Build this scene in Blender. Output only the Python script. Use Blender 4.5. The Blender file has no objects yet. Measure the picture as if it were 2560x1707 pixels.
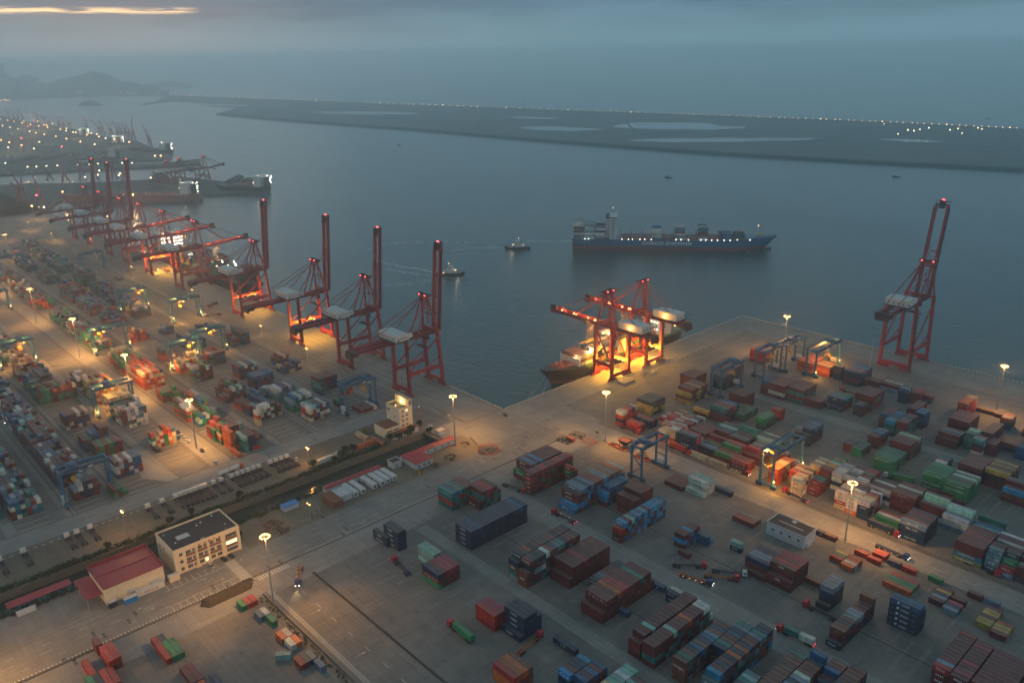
import bpy, math, random
from mathutils import Vector, Matrix
random.seed(11)
D2R = math.radians
scene = bpy.context.scene
COL = scene.collection
# ------------------------------------------------------------------ camera
FPX, PW, PH = 2049.84, 2560.0, 1707.0
CAM = Vector((385.609, -343.317, 230.0))
_p, _r, _y = D2R(19.3265), D2R(1.08574), D2R(137.5829)
_f = Vector((math.cos(_y)*math.cos(_p), math.sin(_y)*math.cos(_p), -math.sin(_p)))
_ri = Vector((math.sin(_y), -math.cos(_y), 0.0))
_dn = _f.cross(_ri)
_r2 = _ri*math.cos(_r) + _dn*math.sin(_r)
_d2 = -_ri*math.sin(_r) + _dn*math.cos(_r)
cd = bpy.data.cameras.new("camera"); cam = bpy.data.objects.new("camera", cd); COL.objects.link(cam)
m = Matrix.Identity(4)
for i in range(3):
    m[i][0] = _r2[i]; m[i][1] = -_d2[i]; m[i][2] = -_f[i]; m[i][3] = CAM[i]
cam.matrix_world = m
cd.sensor_width = 36.0; cd.lens = 36.0*FPX/PW; cd.clip_start = 1.0; cd.clip_end = 200000.0
scene.camera = cam

def W(px, py, z=0.0):
    """world point on the level z under a pixel of the 2560x1707 photograph"""
    d = _r2*((px-PW/2)/FPX) + _d2*((py-PH/2)/FPX) + _f
    t = (z-CAM.z)/d.z
    return Vector((CAM.x+d.x*t, CAM.y+d.y*t, z))
def dist(x, y, z=0): return (Vector((x, y, z))-CAM).length

# ------------------------------------------------------------------ world (dusk sky)
world = bpy.data.worlds.new("World"); scene.world = world; world.use_nodes = True
nt = world.node_tree; N = nt.nodes; L = nt.links
for n in list(N): N.remove(n)
out = N.new("ShaderNodeOutputWorld"); bg = N.new("ShaderNodeBackground")
tc = N.new("ShaderNodeTexCoord"); sep = N.new("ShaderNodeSeparateXYZ")
L.new(tc.outputs["Generated"], sep.inputs[0])
def math_(op, a=None, b=None, tree=None, clamp=False):
    n = (tree or nt).nodes.new("ShaderNodeMath"); n.operation = op; n.use_clamp = clamp
    for i, v in enumerate((a, b)):
        if v is None: continue
        if isinstance(v, (int, float)): n.inputs[i].default_value = v
        else: (tree or nt).links.new(v, n.inputs[i])
    return n.outputs[0]
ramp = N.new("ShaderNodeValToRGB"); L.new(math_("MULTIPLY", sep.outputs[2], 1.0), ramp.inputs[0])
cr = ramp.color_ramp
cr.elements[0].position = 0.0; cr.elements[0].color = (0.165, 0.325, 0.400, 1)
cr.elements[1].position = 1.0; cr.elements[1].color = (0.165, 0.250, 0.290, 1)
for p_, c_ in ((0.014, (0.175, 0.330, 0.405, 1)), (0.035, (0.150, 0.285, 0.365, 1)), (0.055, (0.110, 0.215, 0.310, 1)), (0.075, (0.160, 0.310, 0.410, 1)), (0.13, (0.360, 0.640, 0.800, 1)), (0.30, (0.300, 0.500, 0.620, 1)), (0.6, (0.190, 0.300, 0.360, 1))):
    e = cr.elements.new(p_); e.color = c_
sky = N.new("ShaderNodeTexSky"); sky.sky_type = 'NISHITA'; sky.sun_disc = False
sky.sun_elevation = D2R(2.0); sky.sun_rotation = D2R(-72.0)
skm = N.new("ShaderNodeMix"); skm.data_type = 'RGBA'; skm.blend_type = 'MIX'; skm.inputs[0].default_value = 0.92
sks = N.new("ShaderNodeVectorMath"); sks.operation = 'SCALE'; L.new(sky.outputs[0], sks.inputs[0]); sks.inputs[3].default_value = 0.05
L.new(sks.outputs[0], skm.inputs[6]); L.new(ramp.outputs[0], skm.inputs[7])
# cloud layer: the direction seen stretched sideways
mp = N.new("ShaderNodeMapping"); L.new(tc.outputs["Generated"], mp.inputs[0]); mp.inputs[3].default_value = (3.2, 3.2, 26.0)
ns = N.new("ShaderNodeTexNoise"); L.new(mp.outputs[0], ns.inputs[0]); ns.inputs["Scale"].default_value = 1.5; ns.inputs["Detail"].default_value = 8; ns.inputs["Roughness"].default_value = 0.55
cl = math_("MULTIPLY", math_("SUBTRACT", ns.outputs[0], 0.5), 3.0)
high = math_("MULTIPLY", math_("SUBTRACT", sep.outputs[2], 0.012), 30.0, clamp=True)
cl = math_("MULTIPLY", cl, math_("ADD", math_("MULTIPLY", high, 0.85), 0.15))
clf = math_("ADD", math_("MULTIPLY", cl, 0.30), 1.0)
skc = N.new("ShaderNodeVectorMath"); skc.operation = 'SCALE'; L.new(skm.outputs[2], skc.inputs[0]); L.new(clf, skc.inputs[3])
# golden break in the clouds low in the west
az = math_("ARCTAN2", sep.outputs[1], sep.outputs[0])
mp2 = N.new("ShaderNodeMapping"); L.new(tc.outputs["Generated"], mp2.inputs[0]); mp2.inputs[3].default_value = (14, 14, 300.0)
n2 = N.new("ShaderNodeTexNoise"); L.new(mp2.outputs[0], n2.inputs[0]); n2.inputs["Scale"].default_value = 1.2; n2.inputs["Detail"].default_value = 6
zc = math_("ABSOLUTE", math_("SUBTRACT", sep.outputs[2], 0.0490))
band = math_("SUBTRACT", 1.0, math_("MULTIPLY", zc, 1.0/0.0040), clamp=True)
azm = math_("MULTIPLY", math_("SUBTRACT", az, D2R(156.6)), 1.0/D2R(1.2), clamp=True)
st = math_("MULTIPLY", math_("MULTIPLY", band, azm), math_("MULTIPLY", math_("SUBTRACT", n2.outputs[0], 0.40), 8.0, clamp=True))
glow = math_("MULTIPLY", math_("SUBTRACT", 1.0, math_("MULTIPLY", zc, 1.0/0.016), clamp=True), math_("MULTIPLY", math_("SUBTRACT", az, D2R(148)), 1.0/D2R(12), clamp=True))
gs = N.new("ShaderNodeVectorMath"); gs.operation = 'SCALE'; gs.inputs[0].default_value = (1.35, 0.80, 0.28); L.new(st, gs.inputs[3])
gg = N.new("ShaderNodeVectorMath"); gg.operation = 'SCALE'; gg.inputs[0].default_value = (0.070, 0.028, 0.008); L.new(glow, gg.inputs[3])
ad = N.new("ShaderNodeVectorMath"); ad.operation = 'ADD'; L.new(skc.outputs[0], ad.inputs[0]); L.new(gs.outputs[0], ad.inputs[1])
ad2 = N.new("ShaderNodeVectorMath"); ad2.operation = 'ADD'; L.new(ad.outputs[0], ad2.inputs[0]); L.new(gg.outputs[0], ad2.inputs[1])
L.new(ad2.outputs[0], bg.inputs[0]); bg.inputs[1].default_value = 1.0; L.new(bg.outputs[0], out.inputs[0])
# ------------------------------------------------------------------ sun (already behind the cloud)
sd = bpy.data.lights.new("sun", 'SUN'); sd.energy = 0.05; sd.angle = D2R(25); sd.color = (1.0, 0.86, 0.7)
so = bpy.data.objects.new("sun", sd); COL.objects.link(so)
so.rotation_euler = Vector((-math.cos(D2R(162))*math.cos(D2R(8)), -math.sin(D2R(162))*math.cos(D2R(8)), -math.sin(D2R(8)))).to_track_quat('-Z', 'Y').to_euler()
# ------------------------------------------------------------------ exposure and sampling
scene.view_settings.view_transform = 'Standard'; scene.view_settings.look = 'None'
scene.view_settings.exposure = 0.0; scene.view_settings.gamma = 1.0
cy = scene.cycles
cy.max_bounces = 5; cy.diffuse_bounces = 2; cy.glossy_bounces = 3; cy.transmission_bounces = 2; cy.volume_bounces = 3
cy.use_denoising = True; cy.sample_clamp_indirect = 3.0; cy.sample_clamp_direct = 0.0; cy.caustics_reflective = False; cy.caustics_refractive = False
cy.use_light_tree = True

# ================================================================== helpers
def tag(o, label=None, cat=None, group=None, kind=None):
    if label: o["label"] = label
    if cat: o["category"] = cat
    if group: o["group"] = group
    if kind: o["kind"] = kind
    return o
def empty(name, loc=(0, 0, 0), rz=0.0, label=None, cat=None, group=None):
    o = bpy.data.objects.new(name, None); COL.objects.link(o); o.location = loc; o.rotation_euler = (0, 0, rz)
    return tag(o, label, cat, group)
class MB:
    def __init__(s): s.v = []; s.f = []; s.c = []
    def quad(s, a, b, c, d, col=None):
        n = len(s.v); s.v += [tuple(a), tuple(b), tuple(c), tuple(d)]; s.f.append((n, n+1, n+2, n+3)); s.c.append(col); return s
    def box(s, x0, x1, y0, y1, z0, z1, col=None):
        n = len(s.v)
        s.v += [(x0,y0,z0),(x1,y0,z0),(x1,y1,z0),(x0,y1,z0),(x0,y0,z1),(x1,y0,z1),(x1,y1,z1),(x0,y1,z1)]
        s.f += [(n,n+3,n+2,n+1),(n+4,n+5,n+6,n+7),(n,n+1,n+5,n+4),(n+1,n+2,n+6,n+5),(n+2,n+3,n+7,n+6),(n+3,n,n+4,n+7)]; s.c += [col]*6
        return s
    def beam(s, p, q, w, h=None, w2=None, up=(0, 0, 1)):
        h = h or w; p = Vector(p); q = Vector(q); d = q-p
        if d.length < 1e-6: return s
        d.normalize(); u = Vector(up)
        if abs(d.dot(u)) > 0.98: u = Vector((0, 1, 0))
        a = d.cross(u).normalized(); b = a.cross(d).normalized(); n = len(s.v)
        k = (w2 or w)/w
        for c, kk in ((p, 1.0), (q, k)):
            for sx, sy in ((-1,-1),(1,-1),(1,1),(-1,1)):
                s.v.append(tuple(c + a*(sx*w/2*kk) + b*(sy*h/2*kk)))
        s.f += [(n,n+1,n+2,n+3),(n+7,n+6,n+5,n+4)] + [(n+i,n+4+i,n+4+(i+1)%4,n+(i+1)%4) for i in range(4)]; s.c += [None]*6
        return s
    def tube(s, p, q, r, r2=None, k=8):
        r2 = r if r2 is None else r2; p = Vector(p); q = Vector(q); d = (q-p).normalized(); u = Vector((0,0,1))
        if abs(d.dot(u)) > 0.98: u = Vector((0,1,0))
        a = d.cross(u).normalized(); b = a.cross(d).normalized(); n = len(s.v)
        for c, rr in ((p, r), (q, r2)):
            for i in range(k):
                t = 2*math.pi*i/k; s.v.append(tuple(c + a*math.cos(t)*rr + b*math.sin(t)*rr))
        s.f += [(n+i, n+(i+1)%k, n+k+(i+1)%k, n+k+i) for i in range(k)] + [tuple(range(n+k-1, n-1, -1)), tuple(range(n+k, n+2*k))]; s.c += [None]*(k+2)
        return s
    def prism(s, poly, z0, z1, col=None):
        n = len(s.v); k = len(poly)
        s.v += [(p[0], p[1], z0) for p in poly] + [(p[0], p[1], z1) for p in poly]
        s.f += [(n+i, n+(i+1)%k, n+k+(i+1)%k, n+k+i) for i in range(k)] + [tuple(range(n+k, n+2*k)), tuple(range(n+k-1, n-1, -1))]; s.c += [col]*(k+2)
        return s
    def sweep(s, secs, cap=True):
        """secs: list of equal-length point rings"""
        n = len(s.v); k = len(secs[0])
        for r in secs: s.v += [tuple(p) for p in r]
        for j in range(len(secs)-1):
            for i in range(k):
                s.f.append((n+j*k+i, n+j*k+(i+1)%k, n+(j+1)*k+(i+1)%k, n+(j+1)*k+i)); s.c.append(None)
        if cap:
            s.f += [tuple(range(n+k-1, n-1, -1)), tuple(range(n+(len(secs)-1)*k, n+len(secs)*k))]; s.c += [None]*2
        return s
    def build(s, name, mt, parent=None, smooth=False, loc=None):
        me = bpy.data.meshes.new(name); me.from_pydata(s.v, [], s.f)
        mts = mt if isinstance(mt, (list, tuple)) else [mt]
        for q in mts: me.materials.append(q)
        if any(c is not None for c in s.c):
            at = me.color_attributes.new("Col", 'FLOAT_COLOR', 'CORNER'); i = 0
            for f, c in zip(s.f, s.c):
                for _ in f: at.data[i].color = (c or (1, 1, 1, 1)); i += 1
        if smooth: me.polygons.foreach_set("use_smooth", [True]*len(me.polygons))
        me.update()
        o = bpy.data.objects.new(name, me); COL.objects.link(o)
        if parent: o.parent = parent
        if loc: o.location = loc
        return o
def copy_tree(o, parent=None):
    c = o.copy(); COL.objects.link(c); c.parent = parent
    for ch in list(KIDS.get(o.name, ())) or [k for k in o.children]: copy_tree(ch, c)
    return c
KIDS = {}
_txt = {}
def text_mesh(s, font_shear=0.0, bold=0.0):
    key = (s, font_shear, bold)
    if key not in _txt:
        cu = bpy.data.curves.new("lettering", 'FONT'); cu.body = s; cu.size = 1.0; cu.align_x = 'CENTER'; cu.align_y = 'CENTER'
        cu.shear = font_shear; cu.offset = bold; cu.extrude = 0.01; cu.resolution_u = 2
        o = bpy.data.objects.new("t", cu); COL.objects.link(o); bpy.context.view_layer.update()
        me = bpy.data.meshes.new_from_object(o); bpy.data.objects.remove(o)
        xs = [v.co.x for v in me.vertices] or [0, 1]; ys = [v.co.y for v in me.vertices] or [0, 1]
        cx, cy_, w, h = (min(xs)+max(xs))/2, (min(ys)+max(ys))/2, max(xs)-min(xs), max(ys)-min(ys)
        for v in me.vertices: v.co.x = (v.co.x-cx)/w; v.co.y = (v.co.y-cy_)/h
        _txt[key] = me
    return _txt[key]
def lettering(s, c, w, h, face, mt, parent=None, name="lettering", shear=0.0, bold=0.0, rx=None):
    """flat letters of width w and height h centred at c; face '-y' or '+x' is the way they look"""
    me = text_mesh(s, shear, bold).copy(); me.materials.clear(); me.materials.append(mt)
    o = bpy.data.objects.new(name, me); COL.objects.link(o)
    if parent: o.parent = parent
    o.location = c; o.scale = (w, h, 1.0)
    o.rotation_euler = rx or ((D2R(90), 0, 0) if face == '-y' else (D2R(90), 0, D2R(90)))
    return o

# ================================================================== materials
def mat(name, col, rough=0.7, metal=0.0, var=0.25, scale=0.3, bump=0.0, spec=0.5, emit=None, estr=0.0, obj=False, attr=None):
    m = bpy.data.materials.new(name); m.use_nodes = True; t = m.node_tree; b = t.nodes["Principled BSDF"]
    b.inputs["Roughness"].default_value = rough; b.inputs["Metallic"].default_value = metal
    b.inputs["Specular IOR Level"].default_value = spec
    g = t.nodes.new("ShaderNodeNewGeometry"); n = t.nodes.new("ShaderNodeTexNoise"); t.links.new(g.outputs["Position"], n.inputs[0])
    n.inputs["Scale"].default_value = scale; n.inputs["Detail"].default_value = 6; n.inputs["Roughness"].default_value = 0.65
    f = math_("ADD", math_("MULTIPLY", math_("SUBTRACT", n.outputs[0], 0.5, t), var*2.4, t), 1.0, t)
    v = t.nodes.new("ShaderNodeVectorMath"); v.operation = 'SCALE'
    if attr:
        a = t.nodes.new("ShaderNodeAttribute"); a.attribute_name = attr; t.links.new(a.outputs["Color"], v.inputs[0])
    elif obj:
        a = t.nodes.new("ShaderNodeObjectInfo"); t.links.new(a.outputs["Color"], v.inputs[0])
    else: v.inputs[0].default_value = col[:3]
    t.links.new(f, v.inputs[3]); t.links.new(v.outputs[0], b.inputs["Base Color"])
    m["_v"] = 1
    if bump:
        bp = t.nodes.new("ShaderNodeBump"); bp.inputs["Strength"].default_value = bump; bp.inputs["Distance"].default_value = 0.1
        t.links.new(n.outputs[0], bp.inputs["Height"]); t.links.new(bp.outputs[0], b.inputs["Normal"])
    if emit:
        b.inputs["Emission Color"].default_value = (*emit, 1); b.inputs["Emission Strength"].default_value = estr
    return m
M = {}
M['crane'] = mat("crane_red_paint", (0.30, 0.018, 0.028), 0.5, var=0.3)
M['crane_dark'] = mat("dark_steel", (0.05, 0.02, 0.022), 0.6)
M['rtg'] = mat("blue_crane_paint", (0.014, 0.120, 0.23), 0.5, var=0.3)
M['rtg_dark'] = mat("dark_machinery", (0.02, 0.03, 0.045), 0.6)
M['white'] = mat("white_paint", (0.62, 0.60, 0.56), 0.6, var=0.12)
M['house'] = mat("machinery_house_white", (0.60, 0.58, 0.55), 0.6, var=0.15, scale=0.15)
M['letter'] = mat("white_lettering", (0.75, 0.75, 0.72), 0.6, var=0.05)
M['letter_d'] = mat("dark_lettering", (0.06, 0.07, 0.08), 0.6, var=0.05)
M['letter_g'] = mat("grey_lettering", (0.30, 0.28, 0.30), 0.6, var=0.05)
M['gold'] = mat("gold_lettering", (0.35, 0.10, 0.02), 0.5, var=0.05)
M['rubber'] = mat("rubber", (0.02, 0.02, 0.02), 0.8)
M['steel'] = mat("galvanised_steel", (0.42, 0.42, 0.42), 0.45, 0.3)
M['dark'] = mat("dark_metal", (0.035, 0.035, 0.04), 0.6)
M['glass'] = mat("window_glass", (0.03, 0.04, 0.05), 0.1, spec=0.8, var=0.1)
M['litglass'] = mat("lit_window", (0.6, 0.6, 0.4), 0.3, emit=(0.9, 1.0, 0.55), estr=1.6)
M['lamp'] = mat("floodlight_glow", (1, 0.9, 0.7), 0.4, emit=(1.0, 0.50, 0.15), estr=7.0)
M['lampw'] = mat("white_lamp_glow", (1, 1, 1), 0.4, emit=(1.0, 0.90, 0.72), estr=8.0)
M['lampfar'] = mat("distant_lamp_glow", (1, 1, 1), 0.4, emit=(1.0, 0.48, 0.14), estr=9.0)
M['lampfarw'] = mat("distant_white_lamp_glow", (1, 1, 1), 0.4, emit=(1.0, 0.74, 0.40), estr=8.0)
M['lampfarr'] = mat("distant_red_glow", (1, .2, .2), 0.4, emit=(1.0, 0.08, 0.10), estr=8.0)
M['red'] = mat("red_beacon_glow", (1, 0.1, 0.1), 0.4, emit=(1.0, 0.06, 0.07), estr=9.0)
M['cont'] = None
def container_mat(name, attr=None):
    m = bpy.data.materials.new(name); m.use_nodes = True; t = m.node_tree; b = t.nodes["Principled BSDF"]
    if attr:
        a = t.nodes.new("ShaderNodeAttribute"); a.attribute_name = attr; col = a.outputs["Color"]
    else:
        a = t.nodes.new("ShaderNodeObjectInfo"); col = a.outputs["Color"]
    g = t.nodes.new("ShaderNodeNewGeometry")
    def noise(sc, vec, det=5):
        mpn = t.nodes.new("ShaderNodeMapping"); mpn.inputs[3].default_value = vec; t.links.new(g.outputs["Position"], mpn.inputs[0])
        n = t.nodes.new("ShaderNodeTexNoise"); t.links.new(mpn.outputs[0], n.inputs[0]); n.inputs["Scale"].default_value = sc; n.inputs["Detail"].default_value = det
        return n.outputs[0]
    streak = noise(1.0, (1.4, 1.4, 0.12)); big = noise(0.25, (1, 1, 1)); pat = noise(0.9, (0.35, 1.2, 1))
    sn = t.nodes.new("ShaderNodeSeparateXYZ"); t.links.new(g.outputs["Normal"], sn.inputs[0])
    f = math_("ADD", math_("MULTIPLY", math_("ADD", math_("SUBTRACT", streak, 0.5, t), math_("SUBTRACT", big, 0.5, t), t), 1.3, t), 1.0, t)
    v = t.nodes.new("ShaderNodeVectorMath"); v.operation = 'SCALE'; t.links.new(col, v.inputs[0]); t.links.new(f, v.inputs[3])
    # sun-bleached, dusty roofs: the roof paint itself is chalky
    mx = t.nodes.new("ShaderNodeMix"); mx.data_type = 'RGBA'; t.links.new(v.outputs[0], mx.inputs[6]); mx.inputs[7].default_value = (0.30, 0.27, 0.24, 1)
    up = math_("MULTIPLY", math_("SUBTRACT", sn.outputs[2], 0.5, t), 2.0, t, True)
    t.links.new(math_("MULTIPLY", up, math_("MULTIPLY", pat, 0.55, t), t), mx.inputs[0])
    # rust patches
    mr = t.nodes.new("ShaderNodeMix"); mr.data_type = 'RGBA'; t.links.new(mx.outputs[2], mr.inputs[6]); mr.inputs[7].default_value = (0.10, 0.035, 0.015, 1)
    t.links.new(math_("MULTIPLY", math_("SUBTRACT", noise(1.6, (1, 1, 0.5), 8), 0.60, t), 4.0, t, True), mr.inputs[0])
    t.links.new(mr.outputs[2], b.inputs["Base Color"]); b.inputs["Roughness"].default_value = 0.62; b.inputs["Specular IOR Level"].default_value = 0.35
    return m
M['cont'] = container_mat("container_paint"); M['contv'] = container_mat("container_paint_mixed", "Col")

def ground_mat(name, c1, c2, slab=(6.0, 5.0), joint=0.55, stain=0.5, rough=0.85, dirx=(0.09, 0.9)):
    m = bpy.data.materials.new(name); m.use_nodes = True; t = m.node_tree; b = t.nodes["Principled BSDF"]
    g = t.nodes.new("ShaderNodeNewGeometry")
    def noise(sc, vec=(1, 1, 1), det=8, r=0.6):
        mpn = t.nodes.new("ShaderNodeMapping"); mpn.inputs[3].default_value = vec; t.links.new(g.outputs["Position"], mpn.inputs[0])
        n = t.nodes.new("ShaderNodeTexNoise"); t.links.new(mpn.outputs[0], n.inputs[0]); n.inputs["Scale"].default_value = sc; n.inputs["Detail"].default_value = det; n.inputs["Roughness"].default_value = r
        return n.outputs[0]
    mx = t.nodes.new("ShaderNodeMix"); mx.data_type = 'RGBA'; mx.inputs[6].default_value = (*c1, 1); mx.inputs[7].default_value = (*c2, 1)
    t.links.new(math_("MULTIPLY", math_("SUBTRACT", noise(0.03), 0.35, t), 3.0, t, True), mx.inputs[0])
    br = t.nodes.new("ShaderNodeTexBrick"); t.links.new(g.outputs["Position"], br.inputs[0]); br.offset = 0.0
    br.inputs["Color1"].default_value = (1, 1, 1, 1); br.inputs["Color2"].default_value = (0.86, 0.86, 0.86, 1); br.inputs["Mortar"].default_value = (joint, joint, joint, 1)
    br.inputs["Scale"].default_value = 1.0; br.inputs["Mortar Size"].default_value = 0.035; br.inputs["Brick Width"].default_value = slab[0]; br.inputs["Row Height"].default_value = slab[1]
    v = t.nodes.new("ShaderNodeVectorMath"); v.operation = 'MULTIPLY'; t.links.new(mx.outputs[2], v.inputs[0]); t.links.new(br.outputs[0], v.inputs[1])
    # tyre marks running both ways, oil stains
    tm = math_("ADD", noise(1.0, (0.02, 0.7, 1), 4), noise(1.0, (0.6, 0.03, 1), 4), t)
    f = math_("ADD", 1.0, math_("MULTIPLY", math_("SUBTRACT", tm, 1.0, t), 0.5, t), t)
    f2 = math_("SUBTRACT", 1.0, math_("MULTIPLY", math_("SUBTRACT", noise(0.16, (1, 1, 1), 9, 0.7), 0.56, t), stain*5.0, t, True), t)
    f2 = math_("MAXIMUM", f2, 0.55, t)
    fine = math_("ADD", 1.0, math_("MULTIPLY", math_("SUBTRACT", noise(1.5, (1, 1, 1), 6), 0.5, t), 0.5, t), t)
    v2 = t.nodes.new("ShaderNodeVectorMath"); v2.operation = 'SCALE'; t.links.new(v.outputs[0], v2.inputs[0]); t.links.new(math_("MULTIPLY", math_("MULTIPLY", f, f2, t), fine, t), v2.inputs[3])
    t.links.new(v2.outputs[0], b.inputs["Base Color"])
    t.links.new(math_("ADD", rough-0.12, math_("MULTIPLY", noise(0.2), 0.2, t), t), b.inputs["Roughness"]); b.inputs["Specular IOR Level"].default_value = 0.3
    return m
M['concrete'] = ground_mat("yard_concrete", (0.235, 0.215, 0.195), (0.165, 0.155, 0.150))
M['apron'] = ground_mat("quay_concrete", (0.30, 0.28, 0.25), (0.23, 0.22, 0.205), slab=(8, 8), joint=0.78, stain=0.35)
M['dirt'] = ground_mat("bare_earth", (0.215, 0.175, 0.125), (0.15, 0.130, 0.105), slab=(400, 400), joint=1.0, stain=0.6)
M['asphalt'] = ground_mat("road_concrete", (0.26, 0.25, 0.235), (0.20, 0.195, 0.19), slab=(5, 4.2), joint=0.85, stain=0.3)
M['lane'] = ground_mat("lane_concrete", (0.30, 0.285, 0.265), (0.25, 0.24, 0.23), slab=(5, 5), joint=0.8, stain=0.25)
M['patch'] = mat("pale_paving", (0.205, 0.195, 0.185), 0.85, var=0.7, scale=0.35)
M['slot'] = mat("dark_slot", (0.045, 0.042, 0.04), 0.9, var=0.3)
M['beam'] = mat("concrete_beam", (0.34, 0.31, 0.27), 0.85, var=0.3, scale=0.6)
M['line'] = mat("road_paint", (0.62, 0.60, 0.54), 0.7, var=0.5, scale=1.2)
M['yline'] = mat("yellow_road_paint", (0.55, 0.36, 0.10), 0.7, var=0.4, scale=1.2)
M['plate'] = mat("steel_cover", (0.06, 0.065, 0.07), 0.5, 0.5)
M['wall'] = mat("quay_wall_concrete", (0.22, 0.20, 0.18), 0.9, var=0.3)
M['rail'] = mat("quay_edge_beam", (0.20, 0.12, 0.08), 0.8, var=0.35)
M['bankwall'] = mat("canal_wall", (0.16, 0.14, 0.105), 0.9, var=0.4, scale=0.4)
M['bank'] = mat("grassy_bank", (0.022, 0.038, 0.018), 0.95, var=0.6, scale=0.5, bump=0.6)
M['reclaimed'] = mat("reclaimed_land", (0.095, 0.120, 0.120), 0.95, var=0.8, scale=0.006)
M['reclaimed2'] = mat("mud_flat", (0.115, 0.120, 0.110), 0.95, var=0.5, scale=0.01)
M['sand'] = mat("shore_stone", (0.045, 0.055, 0.055), 0.9, var=0.4, scale=0.05)
M['pierland'] = mat("pier_ground", (0.055, 0.065, 0.060), 0.9, var=0.9, scale=0.02)
M['hill'] = mat("wooded_hill", (0.030, 0.045, 0.045), 0.95, var=0.4, scale=0.004)
M['leaf'] = mat("foliage", (0.035, 0.070, 0.028), 0.8, var=0.5, scale=0.8)
M['leaf2'] = mat("olive_foliage", (0.070, 0.075, 0.030), 0.8, var=0.5, scale=0.8)
M['bark'] = mat("bark", (0.08, 0.055, 0.035), 0.9)
M['cream'] = mat("cream_wall", (0.72, 0.60, 0.43), 0.8, var=0.12, scale=0.3)
M['creamband'] = mat("brown_band", (0.20, 0.075, 0.045), 0.8, var=0.2)
M['roofdark'] = mat("bitumen_roof", (0.045, 0.045, 0.048), 0.85, var=0.6, scale=0.15)
M['roofred'] = mat("red_sheet_roof", (0.33, 0.025, 0.035), 0.5, var=0.18, scale=0.2)
M['greywall'] = mat("grey_white_wall", (0.52, 0.53, 0.54), 0.8, var=0.2, scale=0.4)
M['hullblue'] = mat("hull_blue", (0.012, 0.115, 0.235), 0.45, var=0.2, scale=0.05)
M['hullred'] = mat("antifouling_red", (0.150, 0.040, 0.045), 0.6, var=0.25, scale=0.1)
M['hullblack'] = mat("hull_black", (0.012, 0.014, 0.017), 0.5, var=0.3)
M['deckred'] = mat("deck_red_brown", (0.20, 0.065, 0.060), 0.7, var=0.3)
M['deckgreen'] = mat("hatch_green", (0.12, 0.20, 0.10), 0.7, var=0.3)
M['tank'] = mat("tank_container", (0.55, 0.50, 0.38), 0.5, var=0.2)
M['orange'] = mat("orange_paint", (0.60, 0.10, 0.02), 0.5, var=0.2)
M['yellow'] = mat("yellow_paint", (0.60, 0.33, 0.03), 0.5, var=0.2)
M['cabred'] = mat("truck_red", (0.50, 0.02, 0.035), 0.4, var=0.1)
M['cabwhite'] = mat("truck_white", (0.62, 0.60, 0.56), 0.4, var=0.1)
M['cabblue'] = mat("truck_blue", (0.02, 0.05, 0.20), 0.4, var=0.1)
M['chassis'] = mat("trailer_chassis", (0.035, 0.030, 0.065), 0.6, var=0.2)
M['chassis_o'] = mat("trailer_chassis_orange", (0.45, 0.13, 0.02), 0.6, var=0.2)
M['carblack'] = mat("car_black", (0.015, 0.015, 0.018), 0.25, var=0.05)
M['carsilver'] = mat("car_silver", (0.50, 0.48, 0.48), 0.3, 0.5, var=0.05)
M['carwhite'] = mat("car_white", (0.75, 0.75, 0.73), 0.3, var=0.05)
M['foam'] = mat("wake_foam", (0.60, 0.68, 0.68), 0.9, var=0.5, scale=0.25)
M['skin'] = mat("skin", (0.45, 0.28, 0.2), 0.6)
M['cloth'] = mat("work_clothes", (0.03, 0.035, 0.06), 0.8)
M['earth'] = mat("soil_heap", (0.055, 0.045, 0.035), 0.95, var=0.5, scale=0.6, bump=0.8)
M['tarpblue'] = mat("blue_sheet", (0.02, 0.20, 0.50), 0.5, var=0.15)
# water
def water_mat(name, col, rough=0.12, bs=1.0):
    m = bpy.data.materials.new(name); m.use_nodes = True; t = m.node_tree; b = t.nodes["Principled BSDF"]
    b.inputs["Base Color"].default_value = (*col, 1); b.inputs["Roughness"].default_value = rough; b.inputs["IOR"].default_value = 1.333
    g = t.nodes.new("ShaderNodeNewGeometry")
    def noise(vec, det, r=0.6, sc=1.0):
        mpn = t.nodes.new("ShaderNodeMapping"); mpn.inputs[3].default_value = vec; mpn.inputs[2].default_value = (0, 0, D2R(25)); t.links.new(g.outputs["Position"], mpn.inputs[0])
        n = t.nodes.new("ShaderNodeTexNoise"); t.links.new(mpn.outputs[0], n.inputs[0]); n.inputs["Scale"].default_value = sc; n.inputs["Detail"].default_value = det; n.inputs["Roughness"].default_value = r
        return n.outputs[0]
    h = math_("ADD", math_("MULTIPLY", noise((0.10, 0.22, 1), 5, 0.6), 1.0*bs, t), math_("MULTIPLY", noise((0.5, 0.9, 1), 3, 0.6), 0.22*bs, t), t)
    bp = t.nodes.new("ShaderNodeBump"); bp.inputs["Strength"].default_value = 1.0; bp.inputs["Distance"].default_value = 0.85
    t.links.new(h, bp.inputs["Height"]); t.links.new(bp.outputs[0], b.inputs["Normal"])
    # wind patches change how rough the surface is
    t.links.new(math_("ADD", rough, math_("MULTIPLY", noise((0.006, 0.010, 1), 6, 0.6), 0.16, t), t), b.inputs["Roughness"])
    return m
M['water'] = water_mat("sea_water", (0.006, 0.060, 0.075))
M['pond'] = water_mat("still_water", (0.020, 0.045, 0.045), 0.08, 0.15)

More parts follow.
